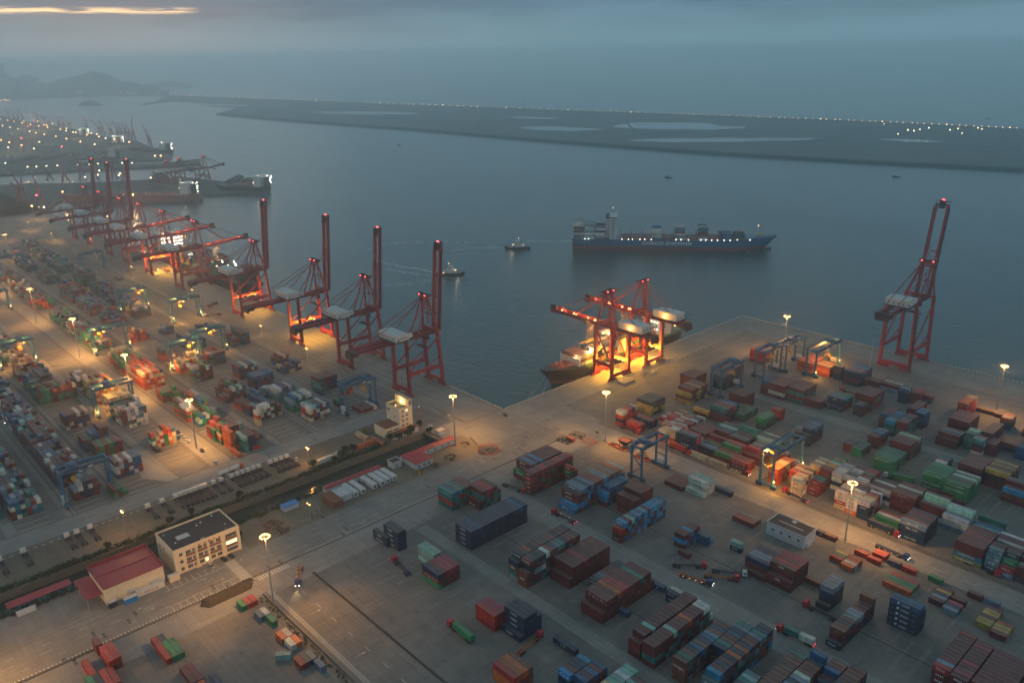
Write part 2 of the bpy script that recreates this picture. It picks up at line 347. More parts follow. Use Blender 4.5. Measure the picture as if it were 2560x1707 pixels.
def emit_lamp(name, loc, power, col=(1, 0.62, 0.25), kind='POINT', target=None, size=0.5, angle=120, blend=0.6, parent=None):
    ld = bpy.data.lights.new(name, kind); ld.energy = power; ld.color = col
    ld.shadow_soft_size = size
    lo = bpy.data.objects.new(name, ld); COL.objects.link(lo)
    if kind == 'SPOT':
        ld.spot_size = D2R(angle); ld.spot_blend = blend
    lo.location = loc
    if target is not None: lo.rotation_euler = (Vector(target)-Vector(loc)).to_track_quat('-Z', 'Y').to_euler()
    if parent: lo.parent = parent
    return lo

# ================================================================== THE SETTING
def S(mb, name, mt): return tag(mb.build(name, mt), kind="structure")
g = MB()
g.box(-1700, -9, -900, 0, -9, 0); g.box(-9, 0, -59, 0, -9, 0); g.box(0, 11, -59, 294.9, -9, 0); g.box(11, 1500, -900, 294.9, -9, 0)
S(g, "ground", M['concrete'])
WZ = -4.0
g = MB(); R_ = 90000
g.quad((-R_, -R_, WZ), (R_, -R_, WZ), (R_, R_, WZ), (-R_, R_, WZ)); S(g, "sea_water", M['water'])
g = MB(); g.quad((-8.5, -900, -3.4), (9, -900, -3.4), (9, -59.5, -3.4), (-8.5, -59.5, -3.4)); S(g, "canal_water", M['pond'])
g = MB()   # the grassy slope of the canal, uneven
ys = [-900]+[-400+i*6 for i in range(57)]+[-59.2]
for i in range(len(ys)-1):
    y0, y1 = ys[i], ys[i+1]
    a = [random.uniform(-.6, .6) for _ in range(2)]
    g.quad((4.6+a[0], y0, -3.5), (11.05, y0, 0.02), (11.05, y1, 0.02), (4.6+a[1], y1, -3.5))
S(g, "grass_bank", M['bank'])
g = MB()
g.box(-9.0, -8.4, -900, -59, -9, 0.9); g.box(-9.0, 11, -59.3, -58.9, -9, 0.0)
S(g, "canal_wall", M['bankwall'])
z = 0.004
def sheet(name, rects, mt, zz=z):
    q = MB()
    for x0, x1, y0, y1 in rects: q.quad((x0, y0, zz), (x1, y0, zz), (x1, y1, zz), (x0, y1, zz))
    return S(q, name, mt)
sheet("quay_apron", [(-1000, -9, -37, -0.6), (-9, 11, -58, -0.6), (11, 36, -46, -0.6), (0.6, 25, -0.6, 294.3), (25, 1500, 258, 294.3)], M['apron'])
sheet("road", [(37, 59, -900, -0.6)], M['asphalt'])
sheet("yard_lane", [(60, 1500, 12.2, 28.2), (60.5, 78, -900, 12), (25, 60, 0, 34), (80, 1500, -134, -127.5), (78.5, 1500, -83, -69), (80, 1500, 137, 146), (-1000, -61, -58.5, -53), (-60, -44, -900, -40)], M['lane'])
sheet("bare_earth", [(-43.5, -12, -400, -66), (11.2, 36.5, -204, -46.5)], M['dirt'])
sheet("forecourt", [(11.2, 36.5, -900, -204.2)], M['asphalt'])
# dark drain slots and crane running strips
g = MB()
for y in (-105.6, -47.5, 29.4, 31.0, 112.3, 170.3):
    g.box(78, 900, y-0.28, y+0.28, -0.2, 0.012)
g.box(76, 400, -191.6, -190.4, -0.2, 0.012); g.box(59.3, 59.8, -420, 10, -0.2, 0.05)
for y in (-58.6, -57.0, -83.6, -90.3, -110.6, -113.2, -134.6, -141.0, -167.2, -181.6, -206.6, -207.8, -232.4, -233.4, -257.8):
    g.box(-900, -61, y-0.22, y+0.22, -0.2, 0.012)
S(g, "drain_slot", M['slot'])
# crane rails
g = MB()
g.box(-1000, -1, -2.4, -2.1, -.1, .07); g.box(-1000, -2, -32.4, -32.1, -.1, .07); g.box(2.2, 2.5, 1, 284, -.1, .07); g.box(18.8, 19.1, 2, 262, -.1, .07)
g.box(20, 1400, 291.6, 291.9, -.1, .07); g.box(22, 1400, 259.6, 259.9, -.1, .07)
g.box(-34, -2, -33.2, -32.6, -.1, .3)
S(g, "crane_rail", M['rail'])
g = MB(); g.box(-1000, 0, -0.6, 0, -.5, 0.35); g.box(0, 0.6, 0, 294.9, -.5, .35); g.box(.6, 1500, 294.3, 294.9, -.5, .35)
g.box(-1.2, -.6, -33, -.7, 0, .3)
S(g, "quay_kerb", M['wall'])
g = MB()
for i in range(330): g.box(-990+i*3, -988.6+i*3, -0.72, 0.12, -.6, 0.42)
for i in range(97): g.box(-0.12, .72, 1+i*3, 2.4+i*3, -.6, .42)
for i in range(160): g.box(2+i*3, 3.4+i*3, 294.18, 295.02, -.6, .42)
S(g, "kerb_marking", M['line'])
g = MB()
for i in range(80): g.box(-990+i*12.4, -989+i*12.4, 0.12, 0.9, -3.8, -0.4)
for i in range(24): g.box(-.9, -.12, 4+i*12.3, 5+i*12.3, -3.8, -.4)
for i in range(40): g.box(4+i*12.3, 5+i*12.3, 295.02, 295.8, -3.8, -.4)
S(g, "fender_strip", M['rubber'])
# bollards along both quays (tiny): one per place
bol = MB().tube((0, 0, .35), (0, 0, .75), .28, .2).tube((0, 0, .75), (0, 0, .95), .42, .42)
b0 = bol.build("mooring_bollard", M['dark']); tag(b0, "small black mooring bollard standing on the quay edge", "bollard", "mooring bollards along the quay edges")
spots = [(-10-24.6*i, -.9) for i in range(20)] + [(.3, 18+24.6*i) for i in range(11)] + [(25+24.6*i, 294.5) for i in range(9)]
for i, (x, y) in enumerate(spots):
    o = b0 if i == 0 else b0.copy()
    if i: COL.objects.link(o)
    o.location = (x, y, 0 if y > -2 else 0)
# painted lines
g = MB()
zz = 0.009
def strip(x0, x1, y0, y1, q=None): (q or g).quad((x0, y0, zz), (x1, y0, zz), (x1, y1, zz), (x0, y1, zz))
for i in range(110):     # the ladder marking beside the kerb at y -212.6
    x = 75+i*1.15
    if x < 176: strip(x, x+.32, -213.5, -212.0)
strip(75, 180, -213.62, -213.5); strip(75, 180, -212.0, -211.88)
for i in range(220):     # the ladder marking along the road
    y = -330+i*1.5
    if y < -215 or -185 < y < -95: strip(59.2-1.0, 59.2, y, y+.5)
for i in range(17): strip(39.8+i*1.25, 40.4+i*1.25, -218.4, -213.6)     # zebra crossing
for i in range(12): strip(61.2, 64.4, -212.2+i*1.35, -211.7+i*1.35)
for y in range(-330, -20, 14): strip(48.0, 48.15, y, y+5); strip(42.6, 42.75, y+3, y+6); strip(53.5, 53.65, y+6, y+9)
for x in range(66, 420, 15): strip(x, x+5, 19.9, 20.1)
for x in range(85, 175, 13): strip(x, x+4, -202.1, -201.9); 
for k in range(9): strip(36.9, 42.0, -246+k*3.0, -245.8+k*3.0); strip(54, 59.0, -250+k*3.4, -249.8+k*3.4)
strip(54, 54.2, -252, -216); strip(42, 42.2, -248, -217)
for k in range(5): strip(25+k*0, 30, -241.5-k*0, -241.4)
for (x, y) in [(51, -226), (45, -232), (50, -258), (46, -262), (55, -150), (46, -106), (48, -78), (41, -40), (90, -20), (103, -205), (140, -206), (28, 40), (33, 60)]:
    strip(x-.08, x+.08, y-2.4, y+1.2); g.quad((x-.5, y+1.0, zz), (x+.5, y+1.0, zz), (x, y+2.4, zz), (x, y+2.4, zz+.0001))
strip(1.2, 1.35, 20, 280); strip(24.4, 24.6, 34, 255); strip(36, 36.15, 34, 250)
for i in range(22): strip(24.9, 27.2, 120+i*5.6, 120.6+i*5.6); 
strip(-900, -64, -51.9, -51.7); strip(-900, -64, -40.1, -39.9); strip(-700, -40, -26.1, -25.9); strip(-700, -30, -19.1, -18.9); strip(-700, -30, -12.1, -11.9)
for i in range(45): strip(-41.2, -40.6, -300+i*3.6, -298.3+i*3.6)
S(g, "road_marking", M['line'])
g = MB()
for (x, y) in [(56, -205), (56, -199), (52, -231), (57, -226), (56, -164), (52, -160), (48, -103), (52, -99), (56, -97), (60, -101), (45, -58), (49, -54), (40, -60), (44, -64), (52, -40), (56, -35), (50, -34), (47, -29), (44, -25), (40, -20), (36, 2), (41, -2), (46, 3), (32, 8), (48, -282), (52, -279), (50, -268), (46, -264), (57, -296), (61, -293), (-52, -118), (-52, -150)]:
    for k in (0, 2.1): g.box(x+k, x+k+1.6, y, y+1.3, -.1, .014)
S(g, "steel_cover", M['plate'])
# pale wear strips laid across the stacking lanes (they run the way the rows run)
g = MB(); rnd = random.Random(4)
for (ya, yb) in ((-124, -88), (-66, -31), (-25, 10), (36, 80), (88, 136), (148, 190), (196, 232), (-175, -135)):
    x = 70.0
    while x < 520:
        if rnd.random() < .62:
            l = rnd.uniform(.35, .9)*(yb-ya); y0 = rnd.uniform(ya, yb-l); w = rnd.uniform(1.0, 2.2)
            g.quad((x, y0, .006), (x+w, y0, .006), (x+w, y0+l, .006), (x, y0+l, .006))
        x += rnd.choice((6.1, 6.4, 12.4, 3.2))
S(g, "pale_paving", M['patch'])
# concrete footings under the left yard's stacks
g = MB()
LANES = {1: -75.6, 2: -106.4, 3: -132.8, 4: -165.2, 5: -199.4, 6: -228.4, 7: -254.6, 8: -283.0}
for k, y0 in LANES.items():
    for i in range(130):
        x = -62-i*6.35
        if x < -880: break
        g.box(x-.35, x, y0-.4, y0+15.6, 0.004, .10); g.box(x-1.5, x-1.15, y0-.4, y0+15.6, 0.004, .10)
S(g, "footing_beam", M['beam'])
sheet("truck_lane", [(-880, -61, y0-6.4, y0-1.2) for k, y0 in LANES.items() if k not in (1, 4)] + [(-880, -61, -82.6, -77)] + [(-880, -61, -180, -168)], M['lane'], .005)
# the white concrete triangle and empty slab of the left yard
g = MB(); g.prism([(-104, -206), (-62, -200), (-62, -207), (-76, -216), (-104, -212)], 0.006, .03); S(g, "pale_slab", M['beam'])

# ------------------------------------------------------------------ far land
def land(name, pts, mt, z1=0.6, z0=-9):
    q = MB(); q.prism([(p.x, p.y) for p in (W(x, y, z1) for x, y in pts)], z0, z1); return S(q, name, mt)
ISL = [(392, 251), (480, 254), (545, 262), (600, 266), (585, 273), (543, 284), (700, 298), (1000, 319), (1400, 352), (1800, 381), (2200, 403), (2560, 421), (3100, 452), (3300, 400), (3000, 352), (2560, 324), (2200, 306), (1800, 290), (1400, 276), (1000, 262), (700, 250), (500, 242), (420, 238)]
land("reclaimed_island", ISL, M['reclaimed'], 0.0)
def flat(name, lst, mt, zz):
    q = MB()
    for pts in lst:
        n = len(q.v); q.v += [tuple(W(x, y, zz)) for x, y in pts]; q.f.append(tuple(range(n, n+len(pts)))); q.c.append(None)
    return S(q, name, mt)
def ell(cx, cy_, rx, ry, k=22, seed=1, tilt=0.0):
    r = random.Random(seed); o = []
    for i in range(k):
        a = -2*math.pi*i/k; j = 1+r.uniform(-.18, .18)
        x = math.cos(a)*rx*j; o.append((cx+x, cy_+math.sin(a)*ry*j+x*tilt))
    return o
flat("lagoon_water", [ell(915, 283, 130, 4, 24, 1, .01), ell(1690, 316, 150, 9, 26, 2, .02), ell(1830, 349, 245, 5.5, 26, 3, -.012), ell(1400, 322, 110, 4.5, 22, 4, .02), ell(560, 263, 60, 2, 18, 5, .05), ell(1330, 295, 60, 2.5, 18, 6, .02), ell(2280, 352, 80, 3, 18, 8, .04)], M['pond'], 0.5)
flat("mud_flat", [ell(2350, 388, 190, 14, 26, 7, .03), ell(1500, 300, 90, 3, 20, 9, .02), ell(1180, 300, 140, 5, 24, 10, .03), ell(760, 275, 120, 3.5, 24, 11, .04), ell(1700, 362, 180, 4, 24, 12, .03), ell(2100, 330, 150, 5, 24, 13, .03)], M['reclaimed2'], 0.25)
# dark stone banks and tracks on the island
def ribbon(name, pts, w, mt, z0, z1):
    q = MB()
    for i in range(len(pts)-1):
        a = W(*pts[i], z1); b = W(*pts[i+1], z1); a.z = b.z = (z0+z1)/2
        q.beam(a, b, w, z1-z0)
    return S(q, name, mt)
ribbon("stone_bank", [(545, 283.5), (700, 297.5), (1000, 318.5), (1400, 351), (1800, 380), (2200, 402), (2560, 420)], 22, M['sand'], -6, 2.2)
ribbon("dirt_track", [(620, 272), (1000, 292), (1400, 312), (1800, 336), (2200, 352), (2560, 372)], 9, M['reclaimed2'], 0.0, .7)
ribbon("dirt_track", [(1240, 275), (1210, 300), (1190, 328)], 9, M['sand'], 0.0, .9)
ribbon("dirt_track", [(1560, 300), (1590, 330), (1640, 345), (2000, 345)], 8, M['sand'], 0.0, .9)
ribbon("causeway", [(180, 232), (250, 233.5), (420, 238), (700, 248.5), (1000, 260.5), (1400, 275), (1800, 289), (2200, 304.5), (2560, 323), (3000, 350)], 16, M['wall'], -8, 4)
ribbon("breakwater", [(355, 260), (392, 254), (440, 250), (500, 250)], 12, M['sand'], -8, 2)
# finger piers of the old harbour
P1 = [(-500, 270), (0, 289), (60, 303), (180, 322), (270, 343), (340, 352), (385, 372), (425, 386), (430, 394), (398, 399), (300, 403), (190, 409), (182, 414), (300, 412), (393, 409), (498, 397), (500, 409), (392, 416), (180, 426), (0, 436), (-500, 458)]
land("harbour_pier", P1, M['pierland'], 0.0)
P3 = [(-400, 470), (0, 463), (75, 459), (180, 458), (300, 452), (385, 449), (450, 444), (530, 450), (565, 455), (628, 468), (628, 480), (560, 484), (505, 486), (400, 488), (300, 489), (170, 493), (140, 505), (110, 530), (0, 545), (-400, 560)]
land("harbour_pier", P3, M['pierland'], 0.0)
land("city_shore", [(-500, 245), (0, 250), (160, 243), (260, 238), (420, 238), (420, 234), (180, 229), (-500, 205)], M['hill'], 1.0)
flat("ore_field", [ell(60, 355, 90, 8, 22, 20, .1), ell(250, 372, 60, 4, 22, 24, .1), ell(330, 378, 60, 6, 22, 21, .12)], mat("ore_dust", (0.14, 0.07, 0.06), 0.95, var=.5, scale=.02), .25)
flat("grass_field", [ell(130, 362, 40, 3.5, 22, 22, .05), ell(8, 384, 30, 4, 20, 23, .1)], mat("field_grass", (0.05, 0.16, 0.08), 0.95, var=.5, scale=.02), .3)
# hills: real ridges at their own distance
def hill(name, base, prof, depth, seed):
    """prof: (x pixel, y pixel) of the skyline; base: y pixel of the foot at the nearest shore"""
    q = MB(); r = random.Random(seed); secs = []
    n = 40; x0, x1 = prof[0][0], prof[-1][0]
    for i in range(n+1):
        px = x0+(x1-x0)*i/n
        for j in range(len(prof)-1):
            if prof[j][0] <= px <= prof[j+1][0]:
                t = (px-prof[j][0])/(prof[j+1][0]-prof[j][0]); py = prof[j][1]*(1-t)+prof[j+1][1]*t; break
        by = base(px); a = W(px, by, 0); d = (a-Vector((CAM.x, CAM.y, 0))); D = d.length; d.normalize()
        dd = _r2*((px-PW/2)/FPX) + _d2*((py-PH/2)/FPX) + _f
        h = max(3.0, CAM.z + dd.z/math.hypot(dd.x, dd.y)*(D+depth))
        col = []
        for k in range(13):
            u = k/12; s = u*2 if u < .5 else 2-2*u
            hh = h*(math.sin(s*math.pi/2)**1.3) + (r.uniform(-.05, .05)*h if 0 < k < 12 and k != 6 else 0)
            p = a + d*(depth*2*u); col.append((p.x, p.y, max(0, hh)-(2 if k in (0, 12) else 0)))
        secs.append(col)
    b = len(q.v)
    for c in secs: q.v += c
    for i in range(n):
        for k in range(12):
            q.f.append((b+i*13+k, b+(i+1)*13+k, b+(i+1)*13+k+1, b+i*13+k+1)); q.c.append(None)
    return S2(q, name)
def S2(q, name): return tag(q.build(name, M['hill'], smooth=True), kind="structure")
hill("hill", lambda x: 236, [(60, 232), (103, 226), (118, 212), (140, 204), (175, 195), (200, 190), (218, 185), (240, 178), (262, 180), (285, 189), (300, 200), (315, 205), (326, 203), (345, 210), (362, 214), (378, 210), (395, 217), (412, 228), (424, 236)], 500, 3)
hill("hill", lambda x: 219, [(380, 218), (400, 209), (420, 204), (432, 202), (450, 207), (470, 213), (482, 217)], 700, 5)
hill("hill", lambda x: 263, [(196, 262), (206, 257), (216, 252), (226, 251), (240, 254), (256, 261)], 60, 6)
# ------------------------------------------------------------------ the air
hz = MB(); hz.box(-60000, 60000, -60000, 60000, -10, 262)
hm = bpy.data.materials.new("sea_haze"); hm.use_nodes = True; t = hm.node_tree; t.nodes.remove(t.nodes["Principled BSDF"])
pv = t.nodes.new("ShaderNodeVolumePrincipled"); pv.inputs["Color"].default_value = (0.93, 0.985, 1.0, 1); pv.inputs["Density"].default_value = 0.00026; pv.inputs["Anisotropy"].default_value = 0.75
t.links.new(pv.outputs[0], t.nodes["Material Output"].inputs["Volume"])
tag(hz.build("haze", hm), "thin sea haze over the port", None, None, "stuff")

# ================================================================== CONTAINERS
PAL = {'m': ("maroon", (.150, .026, .030)), 'p': ("crimson", (.34, .028, .060)), 'r': ("red", (.40, .028, .020)), 'o': ("orange", (.52, .105, .022)),
       'e': ("brown", (.185, .060, .038)), 'b': ("blue", (.010, .095, .22)), 'n': ("navy", (.008, .034, .080)), 's': ("sky blue", (.018, .24, .46)),
       't': ("teal", (.02, .19, .17)), 'g': ("green", (.018, .21, .085)), 'l': ("pale mint", (.27, .50, .43)), 'w': ("white", (.58, .57, .53)),
       'c': ("cream", (.60, .47, .28)), 'k': ("slate", (.055, .062, .080)), 'y': ("ochre", (.44, .29, .065)), 'a': ("grey-blue", (.15, .22, .28))}
HC, WC = 2.59, 2.44
TXT = {}
def cont_mesh(Lc):
    q = MB(); W2 = WC/2; e = .09
    for x in (0, Lc-.16):
        for y in (-W2, W2-.16): q.box(x, x+.16, y, y+.16, 0, HC)          # corner posts
    for y in (-W2, W2-.12): q.box(.16, Lc-.16, y, y+.12, 0, .18); q.box(.16, Lc-.16, y, y+.12, HC-.14, HC-.012)
    for x in (0, Lc-.12): q.box(x, x+.12, -W2+.16, W2-.16, HC-.14, HC-.012); q.box(x, x+.12, -W2+.16, W2-.16, 0, .16)
    for x in (-.006, Lc-.17):                                              # corner castings
        for y in (-W2-.006, W2-.17):
            q.box(x, x+.178, y, y+.178, HC-.12, HC+.012)
    # corrugated sides
    nw = int(round(Lc/.56)); dx = (Lc-.32)/nw
    for sgn in (-1, 1):
        pts = []
        for i in range(nw):
            x = .16+i*dx
            pts += [(x, e), (x+dx*.3, e), (x+dx*.5, e+.045), (x+dx*.8, e+.045)]
        pts.append((Lc-.16, e)); ring = [(px, sgn*(W2-pe)) for px, pe in pts]
        for i in range(len(ring)-1):
            a, b = ring[i], ring[i+1]
            if sgn > 0: a, b = b, a
            q.quad((a[0], a[1], .16), (b[0], b[1], .16), (b[0], b[1], HC-.13), (a[0], a[1], HC-.13))
    # roof with pressed ribs, front wall
    nr = int(round(Lc/1.2)); dr = (Lc-.24)/nr
    for i in range(nr):
        x = .12+i*dr
        q.quad((x, -W2+.1, HC-.05), (x+dr*.75, -W2+.1, HC-.05), (x+dr*.75, W2-.1, HC-.05), (x, W2-.1, HC-.05))
        q.quad((x+dr*.75, -W2+.1, HC-.05), (x+dr*.85, -W2+.1, HC-.02), (x+dr*.85, W2-.1, HC-.02), (x+dr*.75, W2-.1, HC-.05))
        q.quad((x+dr*.85, -W2+.1, HC-.02), (x+dr, -W2+.1, HC-.05), (x+dr, W2-.1, HC-.05), (x+dr*.85, W2-.1, HC-.02))
    q.quad((.05, W2-.14, .15), (.05, -W2+.14, .15), (.05, -W2+.14, HC-.13), (.05, W2-.14, HC-.13))
    q.quad((Lc-.09, -W2+.14, .15), (Lc-.09, W2-.14, .15), (Lc-.09, W2-.14, HC-.13), (Lc-.09, -W2+.14, HC-.13))
    q.quad((.1, -W2+.1, .02), (.1, W2-.1, .02), (Lc-.1, W2-.1, .02), (Lc-.1, -W2+.1, .02))
    return q
CL = {'F': 12.19, 'T': 6.06}
CM = {}
for k_, l_ in CL.items():
    o = cont_mesh(l_).build("shipping_container", M['cont']); CM[k_] = o.data; bpy.data.objects.remove(o)
def door_mesh(s):
    q = MB(); y0, y1 = (-1.05, -.01) if s < 0 else (.01, 1.05)
    q.box(0, .05, y0, y1, .18, HC-.16)
    for k in range(3): q.box(.05, .075, y0+.03, y1-.03, .35+k*.75, .55+k*.75)
    for yy in (y0+.28, y1-.28): q.box(.05, .11, yy-.03, yy+.03, .12, HC-.10); 
    return q
DM = []
for s_ in (-1, 1):
    o = door_mesh(s_).build("door", M['cont']); DM.append(o.data); bpy.data.objects.remove(o)
UNITS = []    # (x0, yc, z, type, colour, text, label, block, sc)
def seen_area(u):
    x0, yc, zz_, ty, c, tx, sides = u[:7]
    d = dist(x0+CL[ty]/2, yc, zz_); l = CL[ty]
    a = 0
    if sides & 1: a += l*WC*max(.05, (CAM.z-zz_-HC)/d)
    if sides & 2: a += l*HC*abs(yc-CAM.y)/d
    if sides & 4: a += WC*HC*abs(CAM.x-x0)/d
    v = Vector((x0+l/2, yc, zz_))-CAM; w = v.dot(_f)
    px = PW/2+FPX*v.dot(_r2)/w; py = PH/2+FPX*v.dot(_d2)/w
    if w < 0 or px < -60 or px > PW+60 or py > PH+90: return 0
    if px < 10 or px > PW-10 or py > PH-5: a *= .4
    return a/(d*d)
ORD = ["front", "second", "third", "fourth", "fifth", "sixth", "seventh", "eighth", "ninth", "tenth", "eleventh", "twelfth", "thirteenth", "fourteenth", "fifteenth", "sixteenth", "seventeenth", "eighteenth"]
TIER = ["top", "second", "third", "fourth", "lowest", "lowest"]
BLK = []
def blk(desc, x, y0, hs, bay, nb, top, pool='', text=None, fulltext=False, seed=None):
    """x = the end nearest the camera, y0 = near side; hs = tiers of each row going back"""
    rd = random.Random(seed if seed is not None else int(abs(x*13+y0*7)))
    l = CL[bay]; pitch = l+.34; pool = pool or top
    H = [[int(ch) for ch in hs]]
    if nb > 1:
        for b in range(1, nb):
            H.append([max(0, min(6, h+rd.choice((0, 0, 0, -1, 0, 1) if h > 1 else (0, 0, 1)))) for h in H[0]])
    col = lambda t: top[t % len(top)]
    for b in range(nb):
        for r, h in enumerate(H[b]):
            jit = rd.uniform(-.07, .07)
            for t in range(h):
                sides = 0
                if t == h-1: sides |= 1
                if r == 0 or H[b][r-1] <= t: sides |= 2
                if b == 0 or H[b-1][r] <= t: sides |= 4
                if not sides: continue
                c = col(r) if (t == h-1 and b == 0) else rd.choice(pool)
                if t == h-1 and b > 0: c = rd.choice(top+pool)
                tx = None
                if text and (sides & 2):
                    if isinstance(text, dict): tx = text.get((r, t))
                    elif fulltext or r < 3: tx = text
                tier = TIER[0] if t == h-1 else ("bottom" if t == 0 else TIER[h-1-t])
                if h == 1: tier = "ground-level"
                UNITS.append([x-l-b*pitch+rd.uniform(-.05, .05), y0+WC/2+r*2.53+jit*.4, t*HC+.05, bay, c, tx, sides, desc, r, t, b, tier, len(H[b]), h])
def mixed(x, y, hs, bay, nb, top, pool='', desc=None, **k): blk(desc or "nameless", x, y, hs, bay, nb, top, pool, **k)
MIX = 'emnekamenat'
# --- right yard, lane nearest the camera
blk("long all-navy block by the pale lane", 115.2, -125.7, '4'*15, 'F', 1, 'nnbnnnnnnnnnnbn', 'n', "YGMSS")
blk("near brown-and-navy row with one white roof", 156.1, -127.4, '35555555555555', 'T', 1, 'emknkwekatnmeme', MIX+'w', {(1, 4): 'K-LINE', (0, 1): 'HANJIN'})
blk("far brown-and-navy row beside the white roof", 149.6, -127.0, '45555555555555', 'T', 1, 'nneonemkeenemno', MIX, {(1, 4): 'K-LINE', (0, 2): 'K-LINE'})
blk("maroon block over a green bottom container", 169.9, -113.9, '24444444444', 'F', 1, 'mmmmpmmmmmm', 'm', {})
blk("narrow grey-brown row behind the big lettered stack", 183.2, -109.2, '33333333', 'T', 1, 'nkamemnke', MIX, {(0, 2): 'HANJIN'})
blk("big maroon block with four spaced letters", 196.3, -121.4, '24444444444442', 'F', 1, 'mmemorpmmmtmmmmm', 'mmme', {(1, 3): 'T C L C'})
blk("single blue box", 201.1, -110.7, '1', 'T', 1, 'b'); blk("lone blue box with a white mark", 201.1, -85.6, '1', 'T', 1, 'b', text="A")
blk("pair of short boxes at the lane edge", 210.7, -88.7, '221', 'T', 1, 'nww', 'ng', "HYUN")
blk("first long maroon row with a sky-blue roof", 221.1, -127.1, '344444444444444', 'T', 1, 'mmmlmmmmmmemmmm', 'mmmm')
blk("second long maroon row with white roofs", 228.2, -127.3, '4444444444444442', 'T', 1, 'mmmmmlmmeommmwww', 'mmmmta')
blk("striped brown-and-navy row", 241.8, -125.7, '4444444444443', 'T', 1, 'etenbenbaebebem', MIX+'r', {(0, 2): 'HANJIN'})
blk("short mixed row behind the stripes", 248.1, -109.0, '44444444', 'T', 1, 'ntembnatg', MIX)
blk("mixed row with the bright orange roof", 254.4, -124.5, '3444444444444444', 'T', 1, 'asmnmnononmmatnn', MIX+'s', {(0, 2): 'SITC'})
blk("brick-red row at the lower edge", 270.4, -129.0, '33333333333333333', 'T', 1, 'tmeeoeeeeeeeemee', 'em')
blk("teal and blue row at the lower edge", 263.9, -126.0, '2233333', 'T', 1, 'atentla', 'aten')
blk("blue-and-brown row by the lower edge", 276.8, -108.2, '3333333334', 'T', 1, 'banawemenb', MIX)
blk("maroon and navy row by the lower corner", 290.0, -95.0, '3333333', 'T', 1, 'mnmmemm', 'mn')
mixed(283.4, -92.0, '22333', 'T', 1, 'nmbme', MIX, desc="low mixed row near the lower corner")
blk("red block beside the navy stack", 168.0, -157.6, '333', 'F', 1, 'rpp', 'rrr')
blk("navy stack behind the yellow trailer", 180.3, -154.4, '14443', 'F', 1, 'nnnnn', 'n', "YGMSS", True)
blk("crimson and green block on open concrete", 128.7, -156.7, '33333', 'F', 1, 'nmppp', 'mmg', {(0, 1): '- - - -'})
blk("pale mint pair beside the crimson block", 114.6, -148.6, '33', 'F', 1, 'll', 'll')
blk("small navy stack nearest the road", 90.7, -152.0, '44', 'F', 1, 'nn', 'n', "YGMSS", True)
blk("lower navy boxes beside the navy stack", 84.0, -154.2, '2', 'F', 1, 'n', 'n', "YGMSS", True)
blk("mixed group cut by the lower edge", 213.9, -160.3, '333332', 'T', 1, 'smnnsb', 'mrnb', {(0, 2): '- - -'})
blk("mixed pair group cut by the lower edge", 220.3, -158.4, '33333', 'T', 1, 'bmbmb', 'nmr')
blk("low blue box beside the blue-topped group", 201.5, -144.2, '1', 'F', 1, 'n', text='Y G')
blk("pale green group at the lower edge", 228.0, -151.6, '222222', 'T', 1, 'cllwll', 'gew')
mixed(234.3, -152.0, '22122', 'T', 1, 'lwglm', 'gew', desc="green and white group at the lower edge")
blk("orange-red group at the lower edge", 200.3, -176.2, '3333', 'F', 1, 'rooe', 'roe')
blk("teal-topped block at the crossroads", 79.6, -109.2, '444444', 'F', 1, 'tbttmm', 'mtr')
blk("crimson block behind the teal-topped one", 89.9, -98.5, '244443', 'F', 1, 'mmprmm', 'mmt', {(0, 0): '- -'})
# --- second lane
blk("maroon and sky-blue block nearest the mast", 86.6, -59.9, '24444444444', 'F', 1, 'gmsmsmmmmmmm', 'mmk', {(1, 3): 'SITC', (1, 2): 'SITC', (0, 1): 'SITC'})
blk("tall red row beside the sky-blue stripes", 97.6, -67.3, '5555555555555', 'T', 1, 'mpmprmpmrpmpr', 'mmrmmg', "TCLC")
blk("short red stack at the end of the red row", 104.6, -43.0, '43', 'T', 1, 'rr', 'mgr', "TCLC")
blk("big striped block with slanted white letters", 128.1, -65.6, '1455555555555555', 'F', 1, 'smasnsmmmsaeaeow', 'msesmb', {(0, 0): 'SITC', (1, 3): 'SITC', (1, 2): 'SITC', (1, 1): 'SITC', (2, 4): 'SITC'})
blk("low blue row beside the striped block", 134.6, -47.5, '3444444', 'T', 1, 'sbsasbs', 'sbm')
blk("plain maroon block under the blue gantry", 152.5, -46.3, '445555', 'F', 1, 'mmmmmm', 'mmmm')
blk("sky-blue row beside the plain maroon block", 162.6, -68.7, '34444444444444', 'T', 1, 'rsmlbsbsmsssab', 'msbsme', {(0, 0): 'HAPAG', (1, 3): 'HYUN'})
blk("small brown-and-blue stack alone in the lane", 187.2, -51.0, '33333', 'T', 1, 'mmsmmn', 'mbs')
blk("blue heap at the end of the small stack", 193.6, -41.0, '21', 'T', 1, 'bs', 'bs')
blk("grey-navy block beside the lettered red block", 228.6, -46.4, '133333', 'F', 1, 'mnaann', 'mm')
blk("red-roofed block with white letters", 240.6, -45.4, '244444', 'F', 1, 'mermppm', 'mmme', {(1, 3): 'HMM', (0, 1): 'HMM'})
blk("lone maroon box near the trailers", 193.5, -56.0, '1', 'T', 1, 'm')
blk("mint box on a navy box", 208.2, -34.3, '2', 'T', 1, 'l', 'n', "A A")
blk("long brown box behind the grey tower", 248.9, -32.7, '1', 'F', 1, 'e')
blk("grey-blue tower", 258.7, -45.4, '14444', 'T', 1, 'kaaaa', 'nnk')
blk("long brown and grey row behind the tower", 273.6, -65.2, '133333333334', 'T', 1, 'nemnmaaammme', 'mmn', {(0, 0): 'NAIK', (1, 2): '-'})
blk("tall navy stack with a white emblem", 291.1, -34.3, '554', 'F', 1, 'bbb', 'n', "TRANSIT", True)
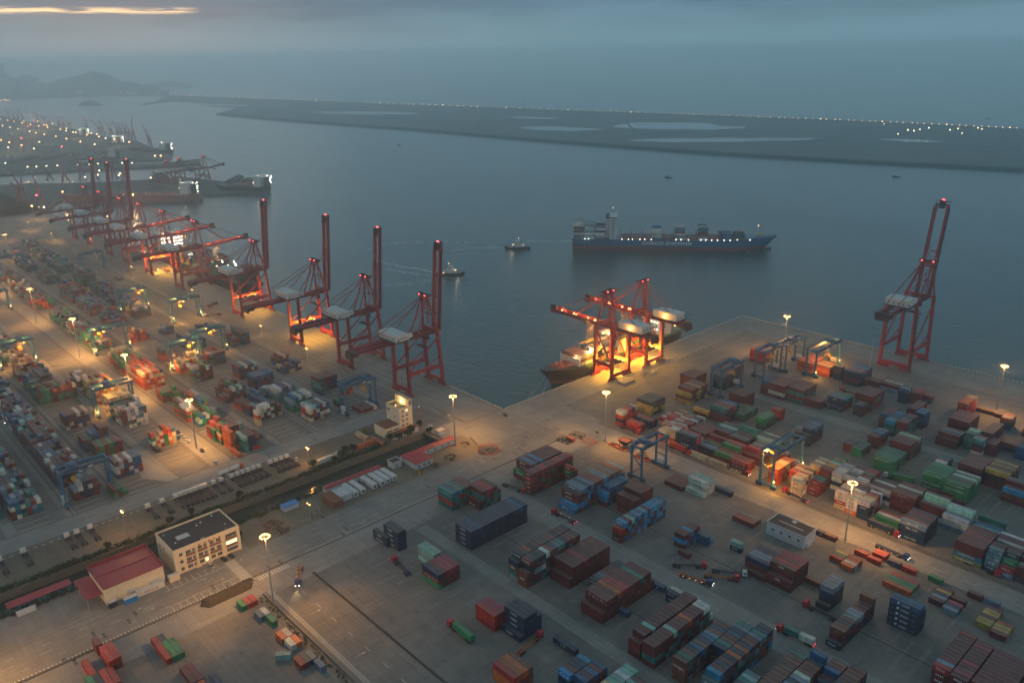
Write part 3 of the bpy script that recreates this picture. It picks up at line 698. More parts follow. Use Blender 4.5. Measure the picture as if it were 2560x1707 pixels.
blk("crimson row with white letters by the right edge", 312.2, -58.9, '44444444444', 'T', 1, 'rammmmmmmm', 'mmkmm', "TCLC", True)
blk("second crimson row by the right edge", 318.7, -60.0, '44444444444', 'T', 1, 'mpmmpmmmmpm', 'mmm', "TCLC")
blk("wide dark maroon block in the lower corner", 331.5, -58.0, '4444444444', 'F', 1, 'mmmmmmmm', 'mm', "TCLC")
blk("low wide maroon block in the corner", 344.5, -55.0, '444444444', 'F', 1, 'mmm', 'mm')
# --- low boxes between the lanes
blk("white stack with black letters", 165.4, -3.1, '1333', 'F', 1, 'wwwl', 'www', "ANTUNGAI", True)
blk("low maroon boxes beside the white stack", 153.0, -5.6, '1111', 'F', 1, 'mmmm')
blk("navy box behind the white stack", 175.0, 8.2, '1', 'F', 1, 'n')
blk("flat maroon pair beside the small white building", 200.3, -10.6, '111', 'F', 1, 'mma')
blk("end-to-end pair beyond the small white building", 235.2, 7.0, '1', 'T', 1, 'm', text='-'); blk("navy half of the end-to-end pair", 228.7, 7.0, '1', 'T', 1, 'n', text='- -')
blk("small red, green and ochre cluster", 246.2, -8.4, '111', 'T', 1, 'rgy')
blk("small orange and white cluster", 252.6, -10.9, '1111', 'T', 1, 'owrr')
blk("single red box beside the kerb", 252.3, 4.2, '1', 'T', 1, 'r'); blk("second red box beside the kerb", 258.9, 3.2, '1', 'T', 1, 'r')
blk("orange pair at the kerb", 259.1, 8.4, '11', 'T', 1, 'ro'); blk("dark box at the kerb", 266.6, 7.6, '1', 'T', 1, 'k', text='-'); blk("red-brown box at the kerb", 273.6, 7.2, '1', 'T', 1, 'r')
blk("orange and green group of long boxes", 278.5, -10.2, '1111', 'F', 1, 'oggr')
blk("green box alone at the kerb", 284.8, 8.4, '1', 'T', 1, 'g')
blk("striped cluster of short boxes", 291.4, -7.6, '11111', 'T', 1, 'manym'); blk("second striped cluster", 297.9, -10.0, '111', 'T', 1, 'anp'); blk("crimson box of the striped cluster", 297.9, -0.6, '1', 'T', 1, 'm')
blk("maroon box at the kerb beyond the clusters", 301.6, 8.6, '1', 'T', 1, 'm'); blk("pale blue box at the kerb", 308.3, 8.8, '1', 'T', 1, 'a')
blk("ochre cluster by the right edge", 311.0, -9.6, '111111', 'T', 1, 'yymyym'); blk("second ochre cluster by the right edge", 317.4, -12.2, '1111', 'T', 1, 'myyo')
mixed(330, 9.0, '1', 'T', 1, 'm', desc="maroon box at the far right kerb")
# --- the small yard at the lower left
blk("red and blue pair in the small yard", 79.2, -265.6, '11', 'T', 1, 'rn', 'r'); blk("red, green and bright green trio", 91.2, -265.8, '111', 'F', 1, 'rgg')
blk("small dark red box by the ladder line", 65.9, -284.4, '2', 'T', 1, 'm'); blk("dark red pair in the small yard", 79.4, -283.9, '22', 'F', 1, 'rr', 'm')
blk("red box beside the dark red pair", 79.5, -291.1, '1', 'F', 1, 'r'); blk("mixed group at the lower left edge", 90.5, -293.0, '1111', 'F', 1, 'gnrr')
blk("crimson pair near the lower edge", 111.2, -263.8, '11', 'F', 1, 'mm'); blk("orange and blue pair at the lower edge", 124.0, -262.0, '111', 'F', 1, 'onn')
blk("green and red trio beside the soil heap", 80.8, -228.6, '111', 'T', 1, 'grr'); blk("grey pair beside the mast", 93.0, -226.2, '11', 'T', 1, 'aw'); blk("bright green box beside the grey pair", 99.6, -223.9, '1', 'T', 1, 'g')
blk("orange and white pair by the fence", 112.4, -226.2, '11', 'T', 1, 'ow'); blk("pink and brown pair by the fence", 118.9, -225.4, '11', 'T', 1, 'wo')
blk("red and grey trio by the fence", 131.9, -228.2, '111', 'T', 1, 'rka'); blk("grey-blue box at the end of the trio", 138.4, -223.1, '1', 'T', 1, 'a')
UNITS.append([117.9, -226.3, .05, 'T', 'l', None, 7, "slanted", 0, 0, 0, "ground-level", 1, 1])
# --- north of the middle road: coloured short boxes and long stacks
blk("cream and orange stack at the lane corner", 76.3, 35.1, '444444', 'T', 1, 'wcrrkw', 'cnorr', {(0, 3): '- - -', (0, 2): '- - -', (0, 1): 'CAI'})
blk("dark grey block near the quay mast", 79.4, 60.3, '444444', 'F', 1, 'kkkkkk', 'kky')
blk("navy and orange pair beside the cream stack", 90.6, 45.0, '222', 'F', 1, 'nrn', 'nn', {(0, 1): '+'})
blk("orange pair on the lane edge", 90.0, 36.5, '22', 'F', 1, 'rr', 'rr')
SH = 'rrmcwwmcrb'
mixed(95.4, 55.8, '222222', 'T', 1, 'rwrwrm', 'rcw', desc="first red and white row of short boxes"); mixed(101.8, 53.0, '2333333', 'T', 1, 'wrrrwmy', 'rcw', desc="second red and white row of short boxes")
mixed(108.2, 50.5, '33333333', 'T', 1, 'wmwrwryt', SH, desc="third red and white row of short boxes"); mixed(116.7, 36.4, '444444', 'T', 1, 'cwwrwm', 'cor', desc="cream-roofed row beside the blue gantry")
mixed(114.9, 56.0, '333333', 'T', 1, 'rmwbmw', SH, desc="red row behind the cream roofs"); mixed(110.2, 36.0, '3332', 'T', 1, 'cccw', 'co', desc="cream boxes by the lane")
blk("maroon long boxes beyond the cream roofs", 128.9, 50.0, '333333', 'F', 1, 'emmmmm', 'me'); blk("navy and red long stack", 130.5, 36.5, '4443', 'F', 1, 'nara', 'mnr', {(0, 3): '-', (0, 1): 'HMM'})
mixed(138.9, 61.0, '333333', 'F', 1, 'mntlnm', 'mgm', desc="long maroon stack with teal roofs"); mixed(142.0, 40.0, '222223', 'F', 1, 'nsmgpm', 'nmm', desc="navy and maroon long boxes by the lane")
mixed(151.8, 59.0, '333334', 'F', 1, 'mtmmtt', 'mem', desc="maroon and teal long stack"); mixed(154.6, 40.5, '222333', 'F', 1, 'gmmgmp', 'mmt', desc="green-roofed long boxes by the lane")
blk("tan box on the ground by the lane", 141.1, 33.6, '1', 'F', 1, 'c'); blk("cream box on the ground by the lane", 154.4, 33.4, '1', 'F', 1, 'c')
blk("bright red pair with spaced letters", 166.2, 39.0, '222', 'F', 1, 'rmm', 'rm', "T C L C"); mixed(167.5, 50.0, '2233333', 'F', 1, 'mmpmsmt', 'mne', desc="long boxes behind the bright red pair")
mixed(164.3, 70.0, '33333', 'F', 1, 'ltmlm', 'mg', desc="mint-roofed long boxes"); mixed(179.0, 60.0, '3333', 'F', 1, 'mwmg', 'mg', desc="maroon long boxes behind the lit gantry")
mixed(186.3, 36.6, '4444444', 'T', 1, 'oooccoo', 'ocr', desc="floodlit orange row under the gantry"); mixed(194.2, 45.0, '33333', 'T', 1, 'rowow', 'oc', desc="orange row beside the floodlit one")
blk("cream stack beside the floodlit row", 201.1, 35.0, '444444', 'T', 1, 'wccecka', 'cwnc', {(0, 3): '- -', (0, 2): '- -', (0, 1): 'CAI'})
blk("red pair with white letters beside the cream stack", 207.6, 41.3, '2333', 'T', 1, 'rrtt', 'rm', "TCLC")
mixed(200.7, 55.1, '44444', 'T', 1, 'cacac', 'mor', desc="grey-roofed short row"); mixed(207.2, 55.2, '44444444', 'T', 1, 'meyyltyg', 'mey', desc="ochre-striped short row")
mixed(213.6, 55.6, '444444', 'T', 1, 'wwwwaw', 'wanr', desc="white-roofed short row"); mixed(219.9, 56.0, '444444', 'T', 1, 'weawwm', 'wem', desc="pale short row"); mixed(226.2, 56.4, '4444444', 'T', 1, 'wwmmgrr', 'worm', desc="pale and red short row")
blk("first cream and red row by the right mast", 224.5, 38.2, '444444', 'T', 1, 'wmwcar', 'rwrc', "- - -"); blk("second cream and red row by the right mast", 231.0, 37.4, '444444', 'T', 1, 'wccwnm', 'rorw', "- -"); blk("cream and navy row by the right mast", 237.5, 37.0, '444444', 'T', 1, 'wccomw', 'nrow', {(0, 3): '- -', (0, 2): 'CAI'})
blk("long pale stack with dark letters", 238.4, 59.5, '33333', 'F', 1, 'wmmwm', 'nmw', {(0, 2): 'MAERSK'})
blk("brown stack with three white letters", 251.4, 58.0, '444444', 'F', 1, 'emmwmm', 'mmm', {(0, 3): 'S J L', (0, 2): '-'})
blk("green and white pair on the lane edge", 252.5, 37.6, '222', 'F', 1, 'gwr', 'na'); 
blk("navy block with white letters across the lane", 266.4, 34.4, '444444', 'F', 1, 'amnmmn', 'nn', {(0, 3): 'CMA CGM', (0, 2): 'CMA CGM', (0, 0): 'CMA CGM', (1, 1): '-'})
mixed(264.5, 62.0, '3344', 'F', 1, 'mllm', 'mw', desc="maroon and mint long boxes"); mixed(277.4, 58.0, '3344', 'F', 1, 'walw', 'wa', desc="white long stack"); 
mixed(290.4, 62.0, '2223', 'F', 1, 'lsat', 'ntb', desc="sky-blue long boxes near the right edge")
blk("maroon stack over blue and yellow-green boxes", 292.2, 34.0, '44444444', 'F', 1, 'memepemm', 'mm', {(0, 1): 'LINEATION', (0, 0): 'EVERGREEN'})
blk("white stack with a red box behind", 298.9, 36.0, '3444', 'T', 1, 'aamm', 'aak', "- -"); blk("red box with white letters over a grey one", 305.4, 35.3, '2344', 'T', 1, 'rgkm', 'am', "TCLC"); blk("teal and maroon stack at the right edge", 311.9, 35.6, '3344', 'T', 1, 'mlmm', 'mk')
mixed(325, 36.0, '33444', 'F', 1, 'mmmkm', 'mk', desc="dark stack at the right edge"); mixed(303.5, 52.0, '3333', 'F', 1, 'wmmw', 'wm', desc="white and maroon boxes at the right edge")
# --- deeper lanes
mixed(73.6, 116.6, '444444', 'F', 1, 'mmmmmm', 'mm', desc="tall maroon block behind the ochre one"); blk("maroon block with an ochre front", 86.2, 94.5, '34444444', 'F', 1, 'ymmmymem', 'ymk', {})
mixed(120.7, 85.4, '444444', 'F', 1, 'tempsn', 'mnk', desc="mixed long block with an ochre front"); mixed(117.4, 112.0, '44444', 'F', 1, 'mmmmm', 'mm', desc="maroon block behind the ochre front")
blk("ochre and maroon long pair", 108.0, 84.5, '22', 'F', 1, 'ym', 'm', text="-"); mixed(88.0, 133.0, '4444444', 'F', 1, 'kkmkkmk', 'kn', desc="dark block beneath the twin gantries")
mixed(142.9, 113.2, '333', 'T', 1, 'rrm', 'rm', desc="small red stack alone"); mixed(127.0, 96.0, '2222222', 'T', 2, 'gktkgtk', 'kg', desc="dark green heap"); mixed(142.9, 95.0, '333332', 'T', 1, 'gtgtgk', 'gk', desc="dark green short row")
mixed(174.3, 93.0, '3444444', 'T', 1, 'nnbabab', 'nmk', desc="navy short row with one white side"); mixed(167.8, 97.5, '333', 'T', 1, 'aam', 'nm', desc="grey boxes beside the navy row")
mixed(127.3, 146.0, '4444444', 'F', 1, 'mmmmemm', 'mmw', desc="maroon block left half", text={(0, 1): '---'}); mixed(140.1, 149.0, '4444444', 'F', 1, 'mmmmmm', 'mmt', desc="maroon block right half"); mixed(114.6, 147.0, '444444', 'T', 1, 'bbbmm', 'nm', desc="blue stack beside the maroon block")
blk("navy stack with white letters in the far lane", 164.4, 156.0, '133333', 'F', 1, 'nnsttt', 'nm', {(1, 2): 'NPL', (1, 1): '- -', (0, 0): '- -'})
mixed(152.0, 150.0, '222', 'F', 1, 'mem', 'm', desc="low maroon boxes"); mixed(177.7, 171.0, '4444444', 'F', 1, 'mmmmmmm', 'mmt', desc="maroon block over green boxes"); mixed(177.0, 158.0, '333', 'T', 1, 'nne', 'nm', desc="navy and orange small stack", text="-")
mixed(197.5, 150.0, '444444', 'T', 1, 'bmmmme', 'nmk', desc="blue-fronted short row"); mixed(203.9, 143.0, '4444444', 'T', 1, 'stbnbb', 'nmt', desc="sky-blue short row"); mixed(210.3, 145.0, '4444444', 'T', 1, 'mrtmnm', 'gmt', desc="green-sided short row"); mixed(212.5, 166.5, '4444', 'T', 1, 'nsba', 'nb', desc="navy short stack")
mixed(204.5, 119.4, '333333', 'T', 1, 'mmnsby', 'rmn', desc="short row with an ochre roof"); mixed(203.1, 101.9, '22222', 'T', 1, 'gmtkt', 'gm', desc="low green and maroon row"); mixed(196.8, 104.0, '222', 'T', 1, 'mkm', 'gm', desc="low dark row")
mixed(224.6, 116.9, '4444444', 'F', 1, 'mmmmylmm', 'mmk', desc="big dark maroon block"); blk("green block with a long white name", 224.8, 95.3, '3333333', 'F', 1, 'ggtgttg', 'mg', {(0, 2): 'LYG C-K FERRY'})
blk("large green block with the name twice", 266.4, 86.2, '14444444', 'F', 1, 'mggmgwgw', 'gg', {(1, 3): 'LYG C-K FERRY', (1, 2): 'LYG C-K FERRY'}); blk("upper green block with the name", 253.8, 92.0, '444444', 'F', 1, 'gggggg', 'gg', {(0, 3): 'LYG C-K FERRY', (0, 1): 'LYG C-K FERRY', (0, 0): 'LYG C-K FERRY'})
mixed(276.4, 119.0, '4444444', 'F', 1, 'yemymym', 'mmk', desc="brown block near the right edge"); mixed(263.8, 115.0, '4444444', 'F', 1, 'mmmmmmm', 'nm', desc="navy-fronted block near the right edge"); mixed(245.8, 114.5, '3333', 'T', 1, 'wptb', 'wt', desc="small white and pink stack")
mixed(289.0, 108.0, '3344', 'F', 1, 'sema', 'em', desc="blue and brown boxes at the far right")
mixed(152.6, 205.0, '44444444', 'F', 1, 'nmarbsbb', 'nmb', desc="navy block with slanted letters", text={(0, 3): 'SITC', (0, 2): 'SITC', (0, 1): 'SITC'}); mixed(115.8, 207.0, '3333333', 'F', 1, 'oroooro', 'or', desc="floodlit orange block"); mixed(129.0, 207.5, '33333', 'F', 1, 'ocooe', 'or', desc="floodlit brown block"); mixed(137.6, 208.0, '4433', 'T', 1, 'ntnm', 'nk', desc="dark stack by the floodlit one")
mixed(80.0, 156.0, '333333', 'F', 1, 'mmmmmm', 'm', desc="maroon row under the gantry"); mixed(80.2, 197.8, '4444', 'F', 1, 'rrar', 'rm', desc="red stack at the end of the quay lane")
mixed(164.4, 211.4, '222', 'F', 1, 'mmm', 'm', desc="low maroon boxes far lane", text='-'); mixed(177.0, 210.6, '1222', 'F', 1, 'ammw', 'm', desc="white-topped long boxes"); mixed(188.6, 198.8, '444', 'T', 1, 'ban', 'n', desc="blue small stack", text='- -'); mixed(194.6, 203.6, '3333', 'T', 1, 'mmrr', 'm', desc="maroon small stack"); mixed(200.4, 210.6, '22', 'F', 1, 'mm', 't', desc="teal-sided box")
mixed(201.7, 182.5, '2222222', 'T', 1, 'mmmmemm', 'm', desc="low maroon short row"); mixed(225.5, 202.0, '4444444', 'T', 1, 'oororay', 'nor', desc="orange row by the far fence", text='-'); mixed(236.7, 173.0, '4444444', 'F', 1, 'mpmpmpm', 'm', desc="tall maroon block by the right mast"); mixed(236.6, 220.2, '1', 'F', 1, 'm', desc="single red box far lane"); mixed(248.9, 219.0, '1', 'F', 1, 'm', desc="single box far lane")
mixed(251.3, 202.5, '3333', 'T', 1, 'owoo', 'nk', desc="navy small block by the right mast"); mixed(238.0, 152.0, '23333', 'F', 1, 'mmnae', 'mn', desc="navy over maroon long boxes"); mixed(252.2, 166.5, '44444444', 'T', 1, 'meemeeme', 'mk', desc="brown short row near the right edge"); mixed(245.6, 158.0, '4444', 'T', 1, 'ttll', 'ta', desc="teal column"); mixed(251.7, 152.5, '444', 'T', 1, 'tae', 'kwm', desc="teal, dark and white column"); mixed(257.2, 158.1, '3333', 'T', 1, 'mmmm', 'm', desc="maroon column near the right edge")
mixed(265.0, 171.5, '22222', 'F', 1, 'eoeem', 'nm', desc="brown long boxes at the right edge"); mixed(278.0, 165.0, '3333', 'F', 1, 'bbnn', 'b', desc="blue long boxes at the right edge"); mixed(271, 200, '2222', 'F', 1, 'omnm', 'mn', desc="mixed boxes by the right edge"); mixed(286, 205, '22', 'F', 1, 'me', 'm', desc="maroon boxes by the right edge")
mixed(292, 140, '333', 'F', 1, 'mem', 'mk', desc="maroon boxes in the far right lane"); mixed(300, 172, '222', 'F', 1, 'mnm', 'mk', desc="low boxes in the far right lane")
# --- left yard
LP = 'emmneakbtgwc'
mixed(-152.4, -199.2, '555555', 'T', 3, 'mwawbt', 'mwawmtw', desc="six-wide tall block in front of the lit gantry"); mixed(-174.4, -200.8, '666666', 'T', 2, 'cccccc', 'ctk', desc="cream-topped block under the lit gantry"); mixed(-208.4, -199.2, '555555', 'T', 5, 'cececo', 'ocyco', desc="cream and orange block behind the gantry"); mixed(-246.3, -200.6, '444444', 'T', 3, 'wmwmmm', 'emknw', desc="brown and white block in the lamp lane")
mixed(-109.4, -197.2, '434544', 'T', 1, 'rccorb', 'ccworrg', desc="orange and cream stack at the end of the lamp lane"); mixed(-103.0, -197.2, '100000', 'T', 1, 'k', 'k', desc="dark box in the lamp lane"); mixed(-112.0, -184.0, '11', 'F', 1, 'bb', 'b', desc="blue box by the lamp lane")
mixed(-178.5, -228.1, '444444', 'F', 1, 'beewec', 'wmbmw', desc="block with one blue and one white roof"); mixed(-120.6, -226.4, '333333', 'F', 1, 'mgmgnm', 'mgm', desc="green-striped block"); mixed(-85.6, -226.8, '444444', 'F', 1, 'mwmwbb', 'wmwbr', desc="white and blue striped block"); mixed(-136.3, -229.2, '334455', 'F', 1, 'mgbbmm', 'mbn', desc="stepped block behind the green stripes")
mixed(-235.9, -219.5, '444454', 'T', 1, 'oeoomc', 'mtkm', desc="dark stack in the floodlit gap"); mixed(-237.2, -229.3, '344444', 'T', 3, 'mggmet', 'mgtr', desc="green and red stack"); mixed(-262, -228.0, '444555', 'T', 4, 'tabmnn', 'tmnkb', desc="teal and navy block")
mixed(-300, -228, '555555', 'T', 3, 'ocrmoc', 'ocrm', desc="orange-lit block by the edge"); mixed(-345, -228, '333333', 'T', 4, 'gmgwkm', LP); mixed(-400, -228, '444444', 'T', 6, 'mgmgwm', LP); mixed(-470, -228, '333333', 'T', 8, LP, LP)
mixed(-96.5, -254.8, '444444', 'T', 8, 'mnmwmb', 'mmnbae', desc="wide maroon and navy field"); mixed(-150.4, -254.8, '445444', 'T', 8, 'mmbmml', 'mmnbae', desc="middle of the maroon field"); mixed(-204.0, -254.8, '444444', 'T', 8, 'nbammw', 'mmnbaw', desc="upper maroon field"); mixed(-260, -254.8, '544444', 'T', 6, 'nmnbtm', 'nbmt', desc="dark field by the left edge")
mixed(-74.8, -252.4, '344440', 'T', 2, 'awnkmm', 'mwnm', desc="small stack under the near gantry"); mixed(-63, -243.2, '000221', 'F', 1, 'ggmm', 'gm', desc="teal pair under the near gantry")
mixed(-76.8, -283.2, '444333', 'T', 10, 'bbntmw', 'bnamtw', desc="blue and white field at the left edge"); mixed(-145, -283.2, '333444', 'T', 8, 'wmtabm', LP, desc="mixed field at the left edge"); mixed(-84, -301, '333333', 'T', 8, 'nbntmt', 'nbamt', desc="outermost field at the left edge")
mixed(-63.8, -157.6, '4443', 'F', 1, 'lnmm', 'rnt', desc="mint-topped stack by the tower"); mixed(-71.8, -162.6, '510', 'F', 1, 'oo', 'oo', desc="tall orange stack by the tower"); mixed(-60.5, -164.0, '1', 'F', 1, 'o', desc="orange box at the foot of the stack")
mixed(-84.8, -163.5, '544444', 'T', 1, 'ocrkma', 'grocr', desc="orange and cream stack in the mast lane"); mixed(-76, -150.0, '0111', 'F', 1, 'mmmm', 'm', desc="long maroon box by the tower"); mixed(-91.6, -164.5, '344333', 'T', 2, 'gmgrgm', 'grgm', desc="green-striped row in the mast lane")
mixed(-119.6, -163.0, '233444', 'T', 2, 'lbwtan', 'mbg', desc="blue and white row in the mast lane"); mixed(-133.5, -165.0, '443355', 'F', 2, 'wwwmbg', 'rogmg', desc="white and green long stack"); mixed(-178.0, -164.5, '333222', 'T', 2, 'ggm', 'grm', desc="green stack")
mixed(-212.6, -165.2, '555555', 'F', 3, 'cocoon', 'rocrc', desc="salmon and green long field"); mixed(-255.6, -165.2, '444455', 'F', 2, 'gggcog', 'grmo', desc="green-roofed field"); mixed(-284.3, -165, '455555', 'T', 1, 'cccccy', 'ory', desc="cream row under the lit gantry")
mixed(-330, -165, '333333', 'T', 2, 'gmwmtm', 'gmt'); mixed(-350, -165, '444444', 'T', 5, 'gabmgm', 'gmtak'); mixed(-385, -165, '444444', 'T', 3, 'rmawgn', 'rmcg'); mixed(-420, -165, '334444', 'T', 6, 'tgmgkn', 'tgk'); mixed(-500, -165, '444444', 'T', 5, 'ormmgg', 'orgm'); mixed(-560, -165, '333333', 'T', 7, 'orccwm', LP); mixed(-640, -165, '333333', 'T', 6, LP, LP)
mixed(-100.4, -128.8, '444443', 'T', 1, 'wwwnme', 'wcmnk', desc="white stack in the middle lane"); mixed(-93.4, -134.2, '4', 'T', 1, 'w', 'cr', desc="white column with a red foot"); mixed(-112, -131, '322233', 'F', 2, 'mmwbnb', 'rmnb', desc="red and navy long boxes"); mixed(-145, -132.5, '434444', 'T', 3, 'mmwgln', 'mnabk', desc="dark mixed stack in the middle lane")
mixed(-199.7, -133, '555544', 'T', 2, 'cwmgwn', 'mnagm', desc="white-dotted block in the middle lane"); mixed(-225, -133, '344444', 'T', 2, 'ccyryw', 'rorc', desc="floodlit cream and yellow stack"); mixed(-262, -132.5, '444220', 'F', 1, 'nbgwmm', 'mrn', desc="navy and green long stack"); mixed(-330, -133.5, '334432', 'T', 3, 'ormcrb', 'orm', desc="floodlit orange cluster")
mixed(-383, -133.5, '333344', 'T', 5, 'ebmbmb', 'rbmg'); mixed(-440, -133.5, '444444', 'T', 7, 'bmbmtb', 'bmatr'); mixed(-500, -133, '555555', 'T', 7, 'mgbmmm', 'bmatr'); mixed(-600, -131, '444444', 'T', 6, 'mtmkgm', 'mtkb'); mixed(-680, -131, '333333', 'T', 9, LP, 'mtknb'); mixed(-770, -128, '333333', 'T', 5, LP, LP)
mixed(-75.5, -105.6, '444444', 'T', 1, 'wlbmwb', 'rmnwcb', desc="white-topped end block beside the blue gantry"); mixed(-82.2, -105.6, '444443', 'T', 1, 'wlbmwt', 'rbw', desc="second slice of the white-topped block"); mixed(-97.5, -106.4, '344444', 'F', 1, 'abwbww', 'agt', desc="grey-white block"); mixed(-120, -107, '444444', 'F', 1, 'wwbmwa', 'watg', desc="white and blue block"); mixed(-134.4, -110, '333', 'T', 1, 'awa', 'a', desc="grey stack")
mixed(-154.0, -106.4, '444444', 'F', 1, 'bbabbb', 'mnb', desc="blue-roofed block in the second lane"); mixed(-181.5, -105.6, '444444', 'F', 1, 'mtwmbl', 'mwbm', desc="striped block in the second lane"); mixed(-225.2, -111.6, '444444', 'T', 2, 'mabmmb', 'mtbk', desc="dark block in the second lane"); mixed(-275, -106.4, '440333', 'F', 2, 'bmmmln', 'bmn', desc="navy long boxes in the second lane")
mixed(-330, -106.4, '333300', 'T', 2, 'abmb', 'bm'); mixed(-400, -106.4, '444444', 'T', 4, 'wabawb', 'mtbk'); mixed(-430, -106.4, '444444', 'T', 6, 'bbabmm', 'bmta'); mixed(-480, -106.4, '444444', 'T', 8, 'mbmbgm', 'bmta'); mixed(-560, -106, '555555', 'T', 5, 'mmkgmk', 'mtkg'); mixed(-640, -106, '444444', 'T', 9, 'tmbktm', 'mtkgb'); mixed(-720, -104, '444444', 'T', 9, 'mtmkbm', LP); mixed(-800, -98, '333333', 'T', 6, LP, LP)
mixed(-115.9, -75.0, '444444', 'F', 1, 'mnmmmb', 'mmbtb', desc="brown and blue block next to the blue gantry"); mixed(-109.5, -77.6, '2', 'F', 1, 't', 'b', desc="teal box at the foot of the brown block"); mixed(-84.2, -79.6, '22', 'T', 1, 'tm', 'm', desc="teal and maroon pair by the gantry"); mixed(-98.0, -66.0, '444', 'T', 1, 'bnt', 'tro', desc="dark stack seen through the gantry")
mixed(-62.5, -74.2, '11111', 'F', 1, 'mmmmw', 'm', desc="low maroon boxes under the blue gantry"); mixed(-168, -76, '232233', 'T', 2, 'bmmbnb', 'mbc', desc="blue and maroon heap in the first lane"); mixed(-187, -76, '002333', 'F', 1, 'mmmmcm', 'mb', desc="maroon long boxes in the first lane"); mixed(-256, -75.8, '330444', 'T', 3, 'bmmknb', 'bmnk', desc="dark block under the far gantry"); mixed(-330, -76, '111100', 'T', 1, 'bmab', 'b')
mixed(-560, -76, '000110', 'F', 1, 'kk', 'k'); mixed(-700, -76, '000110', 'F', 1, 'kk', 'k')
for u_ in (-24.7, -94.5, 'F', 'c', "white box in the dirt lot beside the tower"), (-10.6, -92.0, 'F', 'o', "rusty orange box beside the white one"):
    blk(u_[4], u_[0], u_[1]-1.2, '1', u_[2], 1, u_[3])
blk("navy box beside the office", 22.0, -203.2, '1', 'F', 1, 'n', text='- - -')
# --- choose the 300 that show largest; the rest become one mass
sc_ = sorted(range(len(UNITS)), key=lambda i: -seen_area(UNITS[i]))
print("containers", len(UNITS))
LEAD = 300
chosen = set(i for i in sc_[:LEAD] if UNITS[i][7] != "nameless")
import collections
labels = collections.Counter()
def ctext(tx, c, root, ty):
    dark = c in 'wcl'
    mt = M['letter_d'] if dark else (M['letter'] if tx != '-' else M['letter_g'])
    l = CL[ty]
    if tx == "SITC": lettering(tx, (l*.42, -WC/2+.03, HC*.52), l*.40, .95, '-y', mt, root, shear=.3, bold=.03)
    elif tx == "T C L C": lettering(tx, (l*.48, -WC/2+.03, HC*.5), l*.70, .8, '-y', mt, root, bold=.01)
    elif tx == "TRANSIT":
        lettering(tx, (l*.53, -WC/2+.03, HC*.60), 3.4, .62, '-y', M['letter'], root, bold=.02)
        q = MB(); q.box(l*.53-1.7, l*.53+1.7, -WC/2+.02, -WC/2+.04, HC*.36, HC*.36+.09); q.box(.5, 1.9, -WC/2+.02, -WC/2+.04, HC*.3, HC*.3+.07); q.box(9.4, 11.0, -WC/2+.02, -WC/2+.04, HC*.55, HC*.55+.07)
        q.box(3.0, 3.9, -WC/2+.015, -WC/2+.035, HC*.42, HC*.80); q.box(3.5, 4.1, -WC/2+.015, -WC/2+.03, HC*.62, HC*.86)
        q.build("emblem", M['letter'], root)
    elif set(tx) <= set("-+ "):
        q = MB(); parts = tx.split(); k = len(parts)
        for j in range(k):
            xx = l*(.5 if k == 1 else .22+.6*j/(k-1)); q.box(xx-.5, xx+.5, -WC/2+.015, -WC/2+.04, HC*.42, HC*.60)
        q.build("emblem", mt, root)
    else:
        w = min(l*.78, .62*len(tx)*1.15+.6)
        lettering(tx, (l*.45, -WC/2+.03, HC*.55), w, .85 if len(tx) < 8 else .72, '-y', mt, root, bold=.02)
sizew = {'F': "long", 'T': "short"}
mass = MB()
